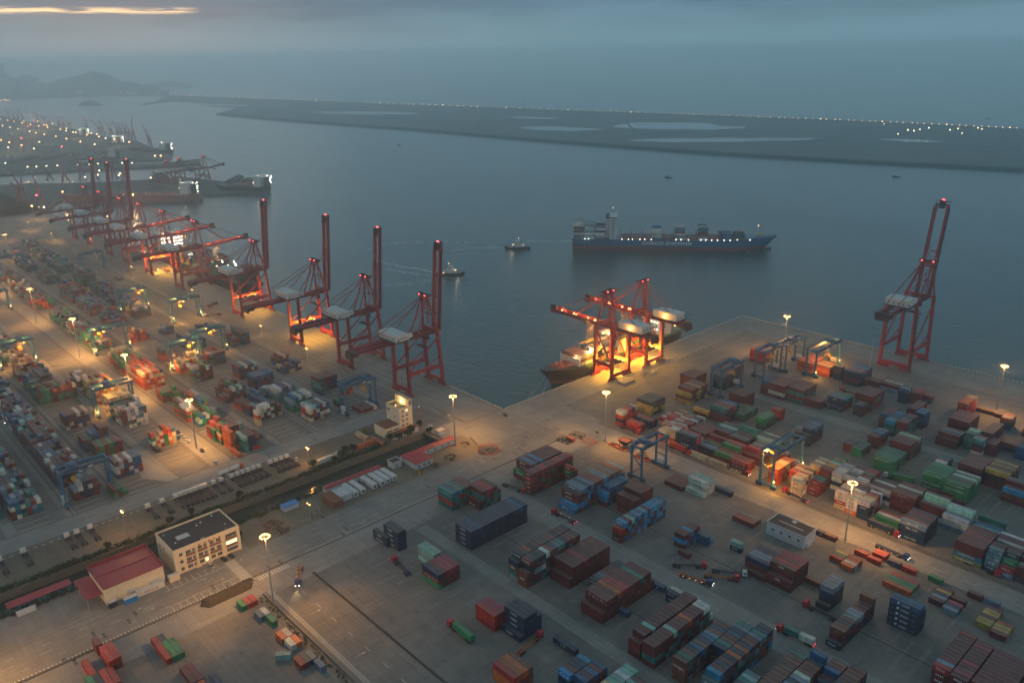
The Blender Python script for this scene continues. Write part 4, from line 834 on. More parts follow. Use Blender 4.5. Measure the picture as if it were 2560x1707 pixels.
for i, u in enumerate(UNITS):
    x0, yc, zz_, ty, c, tx, sides, desc, r, t_, b, tier, nr, h = u
    rc = random.Random(i*7+3); base = PAL[c][1]; k = rc.uniform(.72, 1.22)
    colr = tuple(max(.004, v*k*rc.uniform(.9, 1.1)) for v in base)
    if tx in ("LINEATION",): colr = (.02, .16, .26); c = 'b'
    if tx in ("EVERGREEN",): colr = (.20, .24, .08); c = 'g'
    l = CL[ty]
    if i in chosen:
        nm = PAL[c][0]
        if desc == "slanted": lab = "pale mint container standing askew between the fence pairs"
        elif nr == 1 and h == 1: lab = f"{nm} container, the {desc}"
        else:
            row = "" if nr == 1 else (f"{ORD[min(r, 17)]} row, ")
            bw = "" if b == 0 else f", {ORD[b]} slice back"
            lab = f"{nm} container, {tier} tier, {row}{desc}{bw}" if h > 1 else f"{nm} container, {row}{desc}{bw}"
        o = bpy.data.objects.new("shipping_container", CM[ty]); COL.objects.link(o); o.color = (*colr, 1)
        o.location = (x0, yc, zz_)
        tag(o, lab, "shipping container", "shipping containers stacked in the yards")
        if desc == "slanted": o.rotation_euler = (0, 0, D2R(52)); o.location = (118.5, -232.2, zz_)
        if sides & 4:
            for dmesh in DM:
                d = bpy.data.objects.new("door", dmesh); COL.objects.link(d); d.parent = o; d.location = (l-.08, 0, 0); d.color = tuple(v*.86 for v in colr)+(1,)
        if tx: ctext(tx, c, o, ty)
    else:
        a = (*colr, 1); W2 = WC/2; mass.box(x0+.04, x0+l-.04, yc-W2+.05, yc+W2-.05, zz_+.02, zz_+HC-.06, a)
        d_ = dist(x0, yc)
        dk = tuple(v*.7 for v in colr)+(1,)
        if d_ < 520:
            if sides & 1:
                mass.box(x0, x0+l, yc-W2, yc-W2+.12, zz_+HC-.14, zz_+HC, dk); mass.box(x0, x0+l, yc+W2-.12, yc+W2, zz_+HC-.14, zz_+HC, dk)
            if sides & 4:
                mass.box(x0+l-.04, x0+l, yc-W2, yc-W2+.14, zz_, zz_+HC-.14, dk); mass.box(x0+l-.04, x0+l, yc+W2-.14, yc+W2, zz_, zz_+HC-.14, dk); mass.box(x0+l-.04, x0+l+.02, yc-.03, yc+.03, zz_+.1, zz_+HC-.2, dk)
            if sides & 2:
                for q_ in range(int(l/1.1)): mass.box(x0+.3+q_*1.1, x0+.75+q_*1.1, yc-W2+.005, yc-W2+.05, zz_+.2, zz_+HC-.2, a)
            if (sides & 2) and tx:
                kx = .5; wcol = (.06, .07, .08, 1) if c in 'wcl' else (.72, .72, .7, 1)
                n_ = max(2, len(tx.replace(' ', '')))
                for q_ in range(n_): mass.box(x0+l*.25+q_*l*.5/n_, x0+l*.25+(q_+.6)*l*.5/n_, yc-W2-.02, yc-W2+.01, zz_+HC*.42, zz_+HC*.66, wcol)
mo = mass.build("container_mass", M['contv'])
tag(mo, "the smaller and farther containers of every colour filling both yards", "containers", None, "stuff")

# ================================================================== SHIP-TO-SHORE CRANES
def sts(name, loc, rz, label, group, G=30.0, a=9.0, zg=42.0, zp=16.0, apex=(-6, 68), up=True, tip=(8, 101), back=-70.0, house=(-39.5, -28.5, 21), hh=5.2, near=True, boomlit=False, portal_lit=False, house_lit=False, num=None, leany=2.5, bw=3.3, cn="连云港港", houseface='+x'):
    """local frame: +y looks over the water, the quay runs along x, origin on the ground at the water-side rail"""
    R = empty(name, loc, rz, label, "quay crane", group)
    mc = M['crane']; top = zg-2.6
    P = lambda q, n, mt=None: q.build(n, mt or mc, R)
    for sx in (-1, 1):
        P(MB().beam((sx*a, 0, 3.4), (sx*a*.93, -leany, zg), 2.1, 2.0, up=(0, 1, 0)), "leg")
        P(MB().beam((sx*a, -G, 3.4), (sx*a*.93, -G, zg), 2.1, 2.0, up=(0, 1, 0)), "leg")
    for y in (0, -G):
        q = MB().box(-a-1.0, a+1.0, y-.9, y+.9, 2.5, 5.2); s = P(q, "sill_beam")
        w = MB()
        for x in (-11.5, -8.3, -5.1, 5.1, 8.3, 11.5):
            w.box(x-1.5, x+1.5, y-.55, y+.55, .7, 1.5); w.box(x-.25, x+.25, y-.3, y+.3, 1.5, 2.5)
            for k in (-1, 1): w.tube((x+k*.85, y-.35, .45), (x+k*.85, y+.35, .45), .42, k=10)
        w.box(-12.4, -4.4, y-.5, y+.5, 1.9, 2.4); w.box(4.4, 12.4, y-.5, y+.5, 1.9, 2.4); w.box(-13.2, -12.5, y-.5, y+.5, .5, 1.5); w.box(12.5, 13.2, y-.5, y+.5, .5, 1.5)
        P(w, "bogie")
    for sx in (-1, 1):
        x = sx*a
        P(MB().beam((x, -.5, zp), (x, -G+.5, zp), 1.9, 2.6), "portal_beam")
        q = MB(); t = 1.0
        q.beam((x*.96, -leany*.9, zg-4), (x, -G+1.0, zp+1.5), .8); q.beam((x*.98, -1.2, zp+8), (x, -G*.5, zp+1), .6) if near else None
        q.beam((x, -2.2, zp-1), (x, -.5, zp-5), .7); q.beam((x, -G+2.2, zp-1), (x, -G+.5, zp-5), .7)
        P(q, "brace")
    for y in (-leany, -G):
        P(MB().box(-a*.93-1, a*.93+1, y-.9, y+.9, zg-.2, zg+1.8), "cross_beam")
    # main girders from the back reach to the water-side legs
    for sx in (-1, 1):
        P(MB().box(sx*bw-.65, sx*bw+.65, back, 2.0, top, zg-.2), "main_girder")
    q = MB()
    for i in range(int(-back/9)): q.box(-bw, bw, -4-i*9, -3.4-i*9, zg-1.0, zg-.3)
    q.box(-bw-2.2, -bw-.7, back, 2, zg-1.2, zg-1.1); q.box(bw+.7, bw+2.2, back, 2, zg-1.2, zg-1.1)
    for i in range(int(-back/4)):
        for sx in (-1, 1): q.box(sx*(bw+2.1)-.04, sx*(bw+2.1)+.04, back+i*4, back+i*4+.08, zg-1.1, zg)
    for sx in (-1, 1): q.box(sx*(bw+2.1)-.04, sx*(bw+2.1)+.04, back, 2, zg-.05, zg+.03)
    P(q, "walkway", M['crane_dark'])
    P(MB().box(-bw-1.6, bw+1.6, back-1, back+3.5, zg-3.6, zg-.4).box(-bw-.8, bw+.8, back-2, back-1, zg-5.5, zg-1), "counterweight", M['crane_dark'])
    # A-frame
    ay, az_ = apex
    q = MB()
    for sx in (-1, 1):
        q.beam((sx*a*.93, -leany, zg+1.5), (sx*bw*1.0, ay, az_), 1.1, 1.1, up=(0, 1, 0))
        q.beam((sx*a*.8, -G*.45, zg+.5) if not near else (sx*bw*1.2, -G*.55, zg), (sx*bw*.9, ay-.8, az_-1), .75)
    q.box(-bw-1.3, bw+1.3, ay-1.4, ay+1.4, az_-1.2, az_+.8)
    q.beam((-a*.6, -leany-.6, zg+12), (a*.6, -leany-.6, zg+12), .6)
    P(q, "apex_frame")
    q = MB()
    for sx in (-1, 1):
        q.beam((sx*bw, ay, az_), (sx*(bw+.1), back+5, zg+.2), .42); q.beam((sx*bw, ay, az_-.6), (sx*a*.9, -G, zg+1.6), .55)
        q.beam((sx*(bw+.1), back*.62+ay*.38, (zg+az_*0+2)), (sx*(bw+.1), back*.62+ay*.38, zg+(az_-zg)*.30), .14)
    P(q, "back_stay")
    # apex platform with sheaves
    q = MB().box(-bw-2.2, bw+2.2, ay-2.4, ay+2.4, az_+.8, az_+1.0)
    for sx in (-1, 0, 1): q.tube((sx*2-.3, ay, az_+1.6), (sx*2+.3, ay, az_+1.6), .95, k=12)
    for sx in (-1, 1): q.box(sx*(bw+2.1)-.05, sx*(bw+2.1)+.05, ay-2.3, ay+2.3, az_+1, az_+2.1)
    q.beam((bw+2, ay, az_+1), (bw+2, ay, az_+3.4), .12)
    P(q, "sheave_platform", M['crane_dark'])
    # boom
    hy, hz_ = 3.0, zg-1.4
    tv = Vector((0, tip[0], tip[1])); hv = Vector((0, hy, hz_)); dv = tv-hv; ln = dv.length; dv.normalize(); nv = Vector((0, -dv.z, dv.y))
    at = lambda s, x=0.0, o=0.0: Vector((x, 0, 0)) + hv + dv*s + nv*o
    for sx in (-1, 1):
        P(MB().beam(at(0, sx*bw), at(ln, sx*bw), 2.4, 1.5, up=(1, 0, 0)) if up else MB().beam(at(0, sx*bw), at(ln, sx*bw), 1.4, 2.3), "boom_girder")
    q = MB(); nn = max(3, int(ln/11))
    for i in range(nn+1):
        s = ln*i/nn
        if up and .66 < i/nn < .95: continue
        q.beam(at(s, -bw), at(s, bw), .8 if i % 2 else 1.1)
        if i < nn-1 and near and ln*(i+1)/nn < ln*.7: q.beam(at(s, -bw if i % 2 else bw), at(ln*(i+1)/nn, bw if i % 2 else -bw), .3)
    P(q, "boom_tie")
    q = MB(); q.beam(at(ln-3.0, 0, 0), at(ln+3.2, 0, 0), bw*1.9, 1.8, up=(1, 0, 0)); q.beam(at(ln+2.5, -bw-1.6), at(ln+2.5, bw+1.6), .3)
    for sx in (-1, 1): q.beam(at(ln-3, sx*(bw+.8), -1.2), at(ln+4, sx*(bw+.8), -1.2), .2)
    P(q, "boom_head", M['crane_dark'])
    q = MB()
    o_ = -1.5 if up else 1.1
    for sx in (-1, 1): q.beam(at(1, sx*(bw+1.7), o_), at(ln-2, sx*(bw+1.7), o_), .10); q.beam(at(1, sx*(bw+1.2), .2), at(ln-2, sx*(bw+1.2), .2), 1.1, .1) 
    for i in range(int(ln/5)):
        for sx in (-1, 1): q.beam(at(2+i*5, sx*(bw+1.7), 0), at(2+i*5, sx*(bw+1.7), o_), .10)
    P(q, "boom_walkway", M['crane_dark'])
    q = MB()
    if up:    # stays hang folded beside the raised boom
        for sx in (-1, 1):
            q.beam((sx*bw*.8, ay, az_+.5), at(ln*.42, sx*bw*.8, 3.2), .35); q.beam(at(ln*.42, sx*bw*.8, 3.2), at(ln*.66, sx*bw, 0.8), .35)
            q.beam((sx*bw*.6, ay-.5, az_-1), (sx*bw*.6, 1.5, zg+2), .3)
        for k in range(7): q.box(-1.6, 1.6, ay+1.2, ay+2.8, zg+2+k*3.2, zg+2.2+k*3.2)
        q.beam((1.6, ay+1.2, zg), (1.6, ay+1.2, az_-2), .2); q.beam((-1.6, ay+2.8, zg), (-1.6, ay+2.8, az_-2), .2)
    else:
        for sx in (-1, 1):
            q.beam((sx*bw*.9, ay, az_), at(ln*.50, sx*bw, 1), .42); q.beam((sx*bw*.9, ay, az_), at(ln*.93, sx*bw, 1), .42); q.beam((sx*bw*.7, ay, az_-.5), at(ln*.52, sx*bw*.7, 1), .3)
    P(q, "fore_stay")
    # stair tower on one leg, lift on another
    q = MB()
    for i in range(int((zg-4)/3.0)):
        z0 = 4+i*3.0; q.box(a+.8, a+2.1, -G-2.2+(i % 2)*1.2, -G-.2+(i % 2)*1.2, z0, z0+.15); q.beam((a+1.4, -G-1.8, z0+.1), (a+1.4, -G+.4, z0+3.0), .18)
        q.box(-a-2.0, -a-.8, -G-1.0, -G+.6, z0+1.2, z0+1.35)
    q.box(a+.6, a+1.0, -G-1.5, -G-1.1, 2, zg)
    P(q, "stair_tower", M['crane_dark'])
    # machinery house
    y0, y1, L_ = house
    hs = MB(); x0, x1 = -L_/2, L_/2; z0, z1 = zg+.7, zg+.7+hh
    hs.sweep([[(x, y0, z0), (x, y1, z0), (x, y1, z1-.9), (x, (y0+y1)/2+1.2, z1), (x, y0, z1-.5)] for x in (x0, x1)])
    H = P(hs, "machinery_house", M['house'])
    dk = MB()
    for i in range(5): dk.box(x0+2+i*3.6, x0+3.2+i*3.6, y0-.05, y0, z0+1.6, z0+2.7)
    dk.box(x1, x1+.05, y0+1.2, y0+2.2, z0+.1, z0+2.2)
    dk.build("vent", M['dark'], H)
    pl = MB().box(x0-1.2, x1+1.2, y0-1.4, y1+1.2, zg+.25, zg+.55)
    for i in range(12): pl.box(x0-1+i*2, x0-.94+i*2, y0-1.35, y0-1.28, zg+.5, zg+1.6)
    pl.box(x0-1.2, x1+1.2, y0-1.36, y0-1.30, zg+1.5, zg+1.58); pl.box(x1+1.1, x1+1.16, y0-1.3, y1+1.1, zg+1.5, zg+1.58); P(pl, "house_deck", M['crane_dark'])
    if cn:
        lw = (y1-y0)*.62
        lettering(cn, (x1+.08, (y0+y1)/2+.6, (z0+z1)/2-.2), lw, 1.5, '+x', M['letter_g'], H, bold=.01)
    if near: P(MB().box(bw-1, bw+2.6, y1+3.2, y1+6.0, zg+.2, zg+3.0), "electrical_cabin", M['house'])
    # trolley cab and spreader below the girder
    ty = -G*.35 if up else 14
    tq = MB().box(-bw, bw, ty-3, ty+3, top-1.0, top-.3).box(bw-2.6, bw-.2, ty+2.2, ty+4.6, top-3.8, top-1.1)
    P(tq, "trolley", M['crane_dark'])
    q = MB(); zz0 = top-9 if up else top-16
    q.box(-6, 6, ty-1.1, ty+1.1, zz0, zz0+.8); q.box(-2.4, 2.4, ty-.9, ty+.9, zz0+.8, zz0+1.6)
    for sx in (-2, 2):
        for sy in (-.8, .8): q.beam((sx, ty+sy, zz0+1.5), (sx, ty+sy, top-1), .09)
    P(q, "spreader", M['yellow'] if not up else M['crane_dark'])
    # marking plates on the portal beam
    q = MB().box(a+.76, a+.8, -G*.56-2.2, -G*.56+2.2, zp-.7, zp+.7); P(q, "name_plate", M['letter'])
    if num: lettering(num, (a+.80, -G*.28, zp), 3.2, 1.3, '+x', M['letter'], R, bold=.02)
    # beacons
    q = MB(); 
    for sx in (-1, 1): q.box(sx*bw-.45, sx*bw+.45, ay-2.6, ay-2.0, az_+1.2, az_+1.75)
    P(q, "red_beacon", M['red'])
    if up: P(MB().beam(at(ln+3.4, -1.0), at(ln+3.4, 1.0), .7), "red_beacon", M['red'])
    # floodlights that the photograph shows lit
    wm = R.matrix_basis.copy(); 
    tw = lambda x, y, z_: Matrix.Translation(loc) @ Matrix.Rotation(rz, 4, 'Z') @ Vector((x, y, z_))
    if portal_lit:
        q = MB()
        for sy in (-.25, -.5, -.75):
            for sx in (-1, 1): q.box(sx*(a-.9)-.35, sx*(a-.9)+.35, G*sy-.45, G*sy+.45, zp-1.5, zp-1.15)
        P(q, "floodlight", M['lamp'])
        for sy in (-.3, -.72):
            for sx in (-.5, .5): emit_lamp("portal_lamp", tw(sx*a, G*sy, zp-1.9), portal_lit*.5, (1.0, .46, .035), size=.6)
    if boomlit:
        q = MB()
        for s in (.12, .16, .30, .52, .56, .60, .86):
            p = at(ln*s, bw-1.0, -.2); q.box(p.x-.5, p.x+.5, p.y-.5, p.y+.5, p.z-.3, p.z+.3)
        P(q, "floodlight", M['lamp'])
        for s in (.14, .34, .56, .84): emit_lamp("boom_lamp", tw(*at(ln*s, 0, .9)), boomlit*.20, (1.0, .36, .07), size=.5)
        emit_lamp("boom_lamp", tw(0, ty, top-5), boomlit, (1.0, .40, .06), size=.5)
    if house_lit:
        P(MB().box(x0-.6, x0-.05, (y0+y1)/2-1.2, (y0+y1)/2+.4, z0+1.8, z0+2.5) if houseface == '-x' else MB().box(x0+L_*.5, x0+L_*.5+1, y0-1.0, y0-.5, z0+.6, z0+1.2), "floodlight", M['lamp'])
        emit_lamp("house_lamp", tw(x0-2.4, (y0+y1)/2-.4, z0+1.6), house_lit, (1.0, .40, .06), size=.4)
    return R
GL = "red quay cranes along the left berth"; GR = "red quay cranes on the right quay"
q_ = dict(apex=(-6, 67.5), tip=(8, 101.5))
sts("quay_crane", (-73.2, -2.2, 0), 0, "red quay crane with raised boom, nearest the white control tower", GL, num="511", **q_)
sts("quay_crane", (-149.4, -2.2, 0), 0, "red quay crane with raised boom, second from the control tower, unlit", GL, num="510", **q_)
sts("quay_crane", (-226.8, -2.2, 0), 0, "red quay crane with raised boom over the brightest yellow pool", GL, portal_lit=26000, num="509", **q_)
sts("quay_crane", (-338.8, -2.2, 0), 0, "red quay crane with raised boom and lit portal, farthest of four evenly raised", GL, portal_lit=18000, num="508", **q_)
dn = dict(up=False, tip=(50, 43.5), apex=(-4, 67.5))
sts("quay_crane", (-479.2, -2.2, 0), 0, "red quay crane with lowered boom, nearest of three lowered ones", GL, boomlit=9000, near=False, num="507", **dn)
sts("quay_crane", (-567.6, -2.2, 0), 0, "red quay crane with lowered boom and glowing legs, middle of three lowered", GL, portal_lit=36000, boomlit=12000, near=False, **dn)
sts("quay_crane", (-640.0, -2.2, 0), 0, "red quay crane with lowered boom, farthest of three lowered ones", GL, boomlit=9000, near=False, **dn)
sts("quay_crane", (-700, -2.2, 0), 0, "hazy red quay crane with tallest raised boom behind the lowered ones", GL, near=False, apex=(-6, 67.5), tip=(8, 112))
sts("quay_crane", (-778, -2.2, 0), 0, "hazy red quay crane with raised boom, middle of the far three", GL, near=False, **q_)
sts("quay_crane", (-842, -2.2, 0), 0, "hazy red quay crane with raised boom, farthest along the berth", GL, near=False, **q_)
small = dict(G=16.6, a=9.2, zg=40.0, zp=11.5, apex=(-3.7, 63.5), up=False, tip=(52, 39.3), back=-46.0, house=(-40, -18.5, 10.5), hh=5.6, leany=.5, bw=3.2, house_lit=2600, boomlit=13000, portal_lit=34000, cn=None)
sts("quay_crane", (2.3, 100.2, 0), D2R(90), "floodlit red crane with level boom over the docked ship's forward deck", GR, houseface='-x', **small)
sts("quay_crane", (2.3, 140.4, 0), D2R(90), "floodlit red crane with level boom over the docked ship's aft deck", GR, houseface='-x', **small)
sts("quay_crane", (153.7, 291.8, 0), 0, "tall unlit red crane alone on the outer quay, boom raised", GR, G=32.2, a=11.0, zg=51.0, zp=16.5, apex=(5, 75.5), tip=(15, 118), back=-64.0, house=(-43.5, -29, 17), hh=5.6, leany=2, bw=4.2, num=None, cn=None)

# ================================================================== RUBBER-TYRED GANTRIES
GG = "blue gantry cranes over the container lanes"
def rtg(xc, yc, label, G=24.0, trolley=.6, load=9.0, lit=0, base=7.2, topz=21.5, flip=1):
    R = empty("gantry_crane", (xc, yc, 0), 0, label, "gantry crane", GG); mc = M['rtg']; P = lambda q, n, mt=None: q.build(n, mt or mc, R)
    h = G/2; b = base/2
    for sx in (-1, 1):
        for sy in (-1, 1): P(MB().beam((sx*b, sy*h, 2.2), (sx*b, sy*h, topz-1), 1.05, .95, up=(0, 1, 0)), "leg")
        P(MB().box(sx*b-.65, sx*b+.65, -h-1.2, h+1.2, topz-1.9, topz), "main_girder")
    for sy in (-1, 1):
        P(MB().box(-b-2.6, b+2.6, sy*h-.7, sy*h+.7, 1.4, 2.6), "sill_beam")
        w = MB()
        for x in (-b-1.6, -b+.2, b-.2, b+1.6): w.tube((x, sy*h-.45, .75), (x, sy*h+.45, .75), .75, k=12)
        P(w, "wheel", M['rubber'])
        q = MB().beam((-b, sy*h, 3), (b, sy*h, 9), .4).beam((b, sy*h, 9), (-b, sy*h, 14.5), .4) if sy*flip < 0 else MB().beam((-b, sy*h, 8.2), (b, sy*h, 8.2), .5)
        P(q, "brace")
    q = MB().box(-b, b, -h-.8, -h+.2, topz-1.4, topz-.4).box(-b, b, h-.2, h+.8, topz-1.4, topz-.4); P(q, "end_tie")
    q = MB()
    for sx in (-1, 1):
        x = sx*(b+1.3); q.box(x-.5, x+.5, -h, h, topz-.3, topz-.2)
        for i in range(int(G/2)+1): q.box(x+sx*.45-.04, x+sx*.45+.04, -h+i*2, -h+i*2+.08, topz-.2, topz+.9)
        q.box(x+sx*.45-.04, x+sx*.45+.04, -h, h, topz+.85, topz+.93)
    P(q, "walkway", M['rtg_dark'])
    ty = -h+3+(G-6)*trolley
    T = P(MB().box(-b-.4, b+.4, ty-2.6, ty+2.6, topz+.1, topz+.7).box(-1.6, 1.6, ty-1.8, ty+1.8, topz+.7, topz+2.0).box(1.8, 3.2, ty-1, ty+1.6, topz+.7, topz+1.7).tube((-2.8, ty-.9, topz+1.3), (-2.8, ty+.9, topz+1.3), .6), "trolley", M['rtg'])
    MB().box(b-2.3, b-.5, ty+2.7, ty+4.5, topz-3.4, topz-1.0).build("cab", M['white'], T)
    q = MB().box(-3.0, 3.0, ty-.4, ty+.4, load, load+.5).box(-3.05, -2.7, ty-1.2, ty+1.2, load-.1, load+.35).box(2.7, 3.05, ty-1.2, ty+1.2, load-.1, load+.35).box(-1.5, 1.5, ty-1.1, ty+1.1, load+.5, load+1.7).box(-.8, .8, ty-.5, ty+.5, load+1.7, load+2.4)
    for sx in (-1.3, 1.3):
        for sy in (-.9, .9): q.beam((sx, ty+sy, load+1.5), (sx*1.2, ty+sy*1.4, topz+.1), .07)
    P(q, "spreader", M['yellow'])
    sy = h*flip
    P(MB().box(-2.2, 2.2, sy-1.1, sy+1.1, 2.7, 5.4), "power_box", M['white']); P(MB().box(-1.4, 1.6, sy+.7*flip, sy+1.5*flip, .5, 2.2) if flip > 0 else MB().box(-1.4, 1.6, sy-1.5, sy-.7, .5, 2.2), "battery_box", M['white'])
    P(MB().box(b+.52, b+.58, -h*.35-1.6, -h*.35+1.6, topz-1.6, topz-.5).box(b+.66, b+.70, h*.25-1.2, h*.25+1.2, topz-1.6, topz-.7), "name_plate", M['letter'])
    q = MB()
    for k in range(6): q.box(-b-1.3, -b-.6, -h*flip-.5, -h*flip+.5, 3+k*3, 3.12+k*3)
    q.beam((-b-1.2, -h*flip, 2), (-b-1.2, -h*flip, topz), .12); P(q, "ladder", M['rtg_dark'])
    if lit:
        q = MB().box(-b+.6, -b+1.2, -h+1.4, -h+2.0, topz-2.3, topz-1.95).box(b-1.2, b-.6, h-3.4, h-2.8, topz-2.3, topz-1.95).box(b+.7, b+1.2, h-.3, h+.3, 4.6, 5.1).box(b+.7, b+1.2, -h-.3, -h+.3, 4.6, 5.1)
        P(q, "floodlight", M['lamp'])
        emit_lamp("gantry_lamp", (xc, yc+ty, topz-3), lit, (1.0, .40, .06), size=.6)
        emit_lamp("gantry_lamp", (xc+b+2.2, yc-h-.6, 5.0), lit*.13, (1.0, .42, .07), size=.3); emit_lamp("gantry_lamp", (xc+b+2.2, yc+h+.6, 5.0), lit*.13, (1.0, .42, .07), size=.3)
    return R
rtg(126.4, -1.4, "blue gantry crane astride the low lane beside the small orange barges", G=22.4, trolley=.15, load=14)
rtg(182.2, 47.5, "blue gantry crane floodlighting orange containers in the right yard", G=31.5, trolley=.12, load=9, lit=26000)
rtg(90.0, 132.5, "blue gantry crane over the dark grey block, behind the maroon stacks", G=26, trolley=.8, load=12)
rtg(93.0, 182.6, "first of two blue gantries standing close together near the quay tip", G=23.5, trolley=.7, load=12, topz=22)
rtg(96.5, 208.5, "second of two blue gantries standing close together, nearer the water", G=27, trolley=.4, load=12, topz=22)
rtg(118.0, 217.5, "blue gantry crane glowing over orange stacks near the outer quay", G=36, trolley=.75, load=9.5, lit=22000)
rtg(-71.0, -70.6, "bright blue gantry crane alone at the end of the first lane", G=24, trolley=.75, load=13, flip=-1)
rtg(-188.0, -194.0, "blue gantry crane over the cream-topped floodlit stack", G=24.5, trolley=.35, load=16, lit=20000, flip=-1)
rtg(-75.0, -245.5, "dim blue gantry crane at the near corner of the left yard", G=24.5, trolley=.2, load=13, flip=-1)
rtg(-364.0, -72.3, "blue gantry crane over empty ground lit bright yellow", G=26, trolley=.3, load=13, lit=26000, flip=-1)
rtg(-323.0, -152.5, "blue gantry crane with yellow spreader over orange-lit cream row", G=27, trolley=.15, load=15, lit=24000, flip=-1)
rtg(-241.5, -121.8, "blue gantry crane over the floodlit cream and yellow stack", G=25, trolley=.7, load=14, lit=24000, flip=-1)
rtg(-258.0, -95.0, "blue gantry crane just behind the one over the yellow stack", G=25, trolley=.6, load=15, lit=9000, flip=-1)
rtg(-432.0, -96.5, "blue gantry crane over the orange-red glowing stack", G=26, trolley=.85, load=14, lit=16000, flip=-1)
rtg(-634.0, -72.0, "hazy blue gantry crane at the far end of the first lane", G=24, trolley=.8, load=14, flip=-1)
rtg(-688.0, -143.0, "hazy blue gantry crane at the left edge, far lane", G=24, trolley=.4, load=13, flip=-1)
rtg(-341.0, -219.0, "blue gantry crane with an orange-lit leg near the left edge", G=25, trolley=.7, load=13, lit=22000, flip=-1)
rtg(-524.0, -196.0, "blue gantry crane cut by the left edge, orange glow below", G=25, trolley=.4, load=13, lit=16000, flip=-1)

# ================================================================== LAMP MASTS
GM = "tall floodlight masts over the yards"
def mast(x, y, label, h=33.5, p=0, targets=(), lit=True, z0=0):
    R = empty("lamp_mast", (x, y, z0), 0, label, "lamp mast", GM)
    MB().tube((0, 0, 0), (0, 0, h), .42, .16, k=12).tube((0, 0, 0), (0, 0, .5), .9, .9, k=12).box(.35, .6, -.25, .25, .8, 2.2).build("mast", M['steel'], R)
    q = MB().tube((0, 0, h-.5), (0, 0, h+.4), .5, .5, k=10)
    for i in range(10):
        a = i*math.pi/5; a2 = (i+1)*math.pi/5
        q.beam((math.cos(a)*1.9, math.sin(a)*1.9, h), (math.cos(a2)*1.9, math.sin(a2)*1.9, h), .16); q.beam((0, 0, h), (math.cos(a)*1.9, math.sin(a)*1.9, h), .1) if i % 2 else None
    q.build("lamp_ring", M['dark'], R)
    q = MB()
    for i in range(10):
        a = i*math.pi/5+.2; c, s = math.cos(a)*2.0, math.sin(a)*2.0
        q.box(c-.27, c+.27, s-.27, s+.27, h-.38, h-.04)
    q.build("floodlight", M['lamp'] if lit else M['steel'], R)
    if lit and p:
        emit_lamp("mast_lamp", (x, y, h-1.2), p*.35, (1.0, .46, .12), size=1.2)
        for (tx_, ty_) in targets: emit_lamp("mast_spot", (x, y, h-.9), p, (1.0, .46, .11), 'SPOT', (tx_, ty_, 0), 1.0, 85, 1.0)
    return R
mast(84.3, -215.6, "tall floodlight mast by the ladder-marked road, nearest of all", h=34.5, p=80000, targets=[(122, -200), (44, -224), (70, -262)])
mast(238.3, 10.9, "tall floodlight mast beside the small white building", h=33.1, p=70000, targets=[(220, 22), (255, 20)])
mast(81.6, 12.0, "tall floodlight mast at the corner of the lane beside the low baskets", h=33.2, p=85000, targets=[(45, -12), (100, 12)])
mast(11.2, -52.2, "floodlight mast at the inner corner of the docks, by the red-roofed hut", h=28.8, p=60000, targets=[(34, -48), (4, -28)])
mast(234.0, 233.0, "floodlight mast by the outer quay at the right edge", h=31, p=70000, targets=[(238, 216)])
mast(80.9, 226.6, "floodlight mast behind the twin gantries near the quay tip", h=33, p=60000, targets=[(60, 228), (48, 190)])
mast(141.5, 246.5, "unlit floodlight mast in front of the tall lone crane", h=26, lit=False)
mast(52, -345, "floodlight mast just beyond the lower-left edge", h=33, p=90000, targets=[(70, -300), (45, -295)])
for i, (x, d_) in enumerate([(-92.0, "first floodlight mast along the left yard's lamp lane, by the parked cars"), (-206.0, "second floodlight mast along the lamp lane, above the salmon field"), (-327.0, "third floodlight mast along the lamp lane, by the green stacks"), (-457.0, "fourth floodlight mast along the lamp lane"), (-600.0, "fifth floodlight mast along the lamp lane, by the left edge")]):
    mast(x, -176.8, d_, h=33, p=120000 if i < 3 else 90000, targets=[(x+8, -182), (x-28, -168)])
mast(-762, -130, "far hazy floodlight mast at the left edge", h=33, p=60000, targets=[(-760, -120)])
mast(-905, -118, "farthest hazy floodlight mast by the left edge", h=33, p=50000, targets=[(-900, -110)])
GP = "short lamp posts"
def post(x, y, h, label, p=0, lit=True):
    R = empty("lamp_post", (x, y, 0), 0, label, "lamp post", GP)
    MB().tube((0, 0, 0), (0, 0, h), .16, .09).box(-1.2, 1.2, -.08, .08, h-.1, h+.05).build("pole", M['steel'], R)
    MB().box(-1.5, -.7, -.3, .3, h-.35, h-.12).box(.7, 1.5, -.3, .3, h-.35, h-.12).build("floodlight", M['lamp'] if lit else M['steel'], R)
    if p: emit_lamp("post_lamp", (x, y, h-.8), p, (1.0, .46, .11), size=.5)
post(-15.4, -245.0, 16.5, "lamp post on the canal wall behind the red-roofed warehouse", 9000)
post(-22.6, -137.0, 11, "lamp post beside the parked trailers and the trees", 5500)
post(34.8, -168.9, 10.5, "thin lamp post by the dirt lot across from the navy stack", 0)
post(-166.1, -55.9, 16.8, "short lamp post by the quay fence, near the blue gantry", 3500)
post(-269.0, -43.8, 9, "short lamp post on the apron between two boom-up cranes", 3000)
post(-559.2, -53.0, 14, "short lamp post by the striped empty slab", 5000)
post(-627.3, -56.1, 16, "short unlit post beside the hazy gantry", 0, False)
post(-764.0, -34.5, 12, "far lamp post near the hazy cranes", 5000)
post(-420.0, -42.0, 12, "lamp post on the apron behind the lit gantry", 3500)
post(-845, -60, 12, "lamp post beside the far orange glow", 12000)
post(-960, -60, 12, "farthest lamp post beside the portal cranes", 14000)

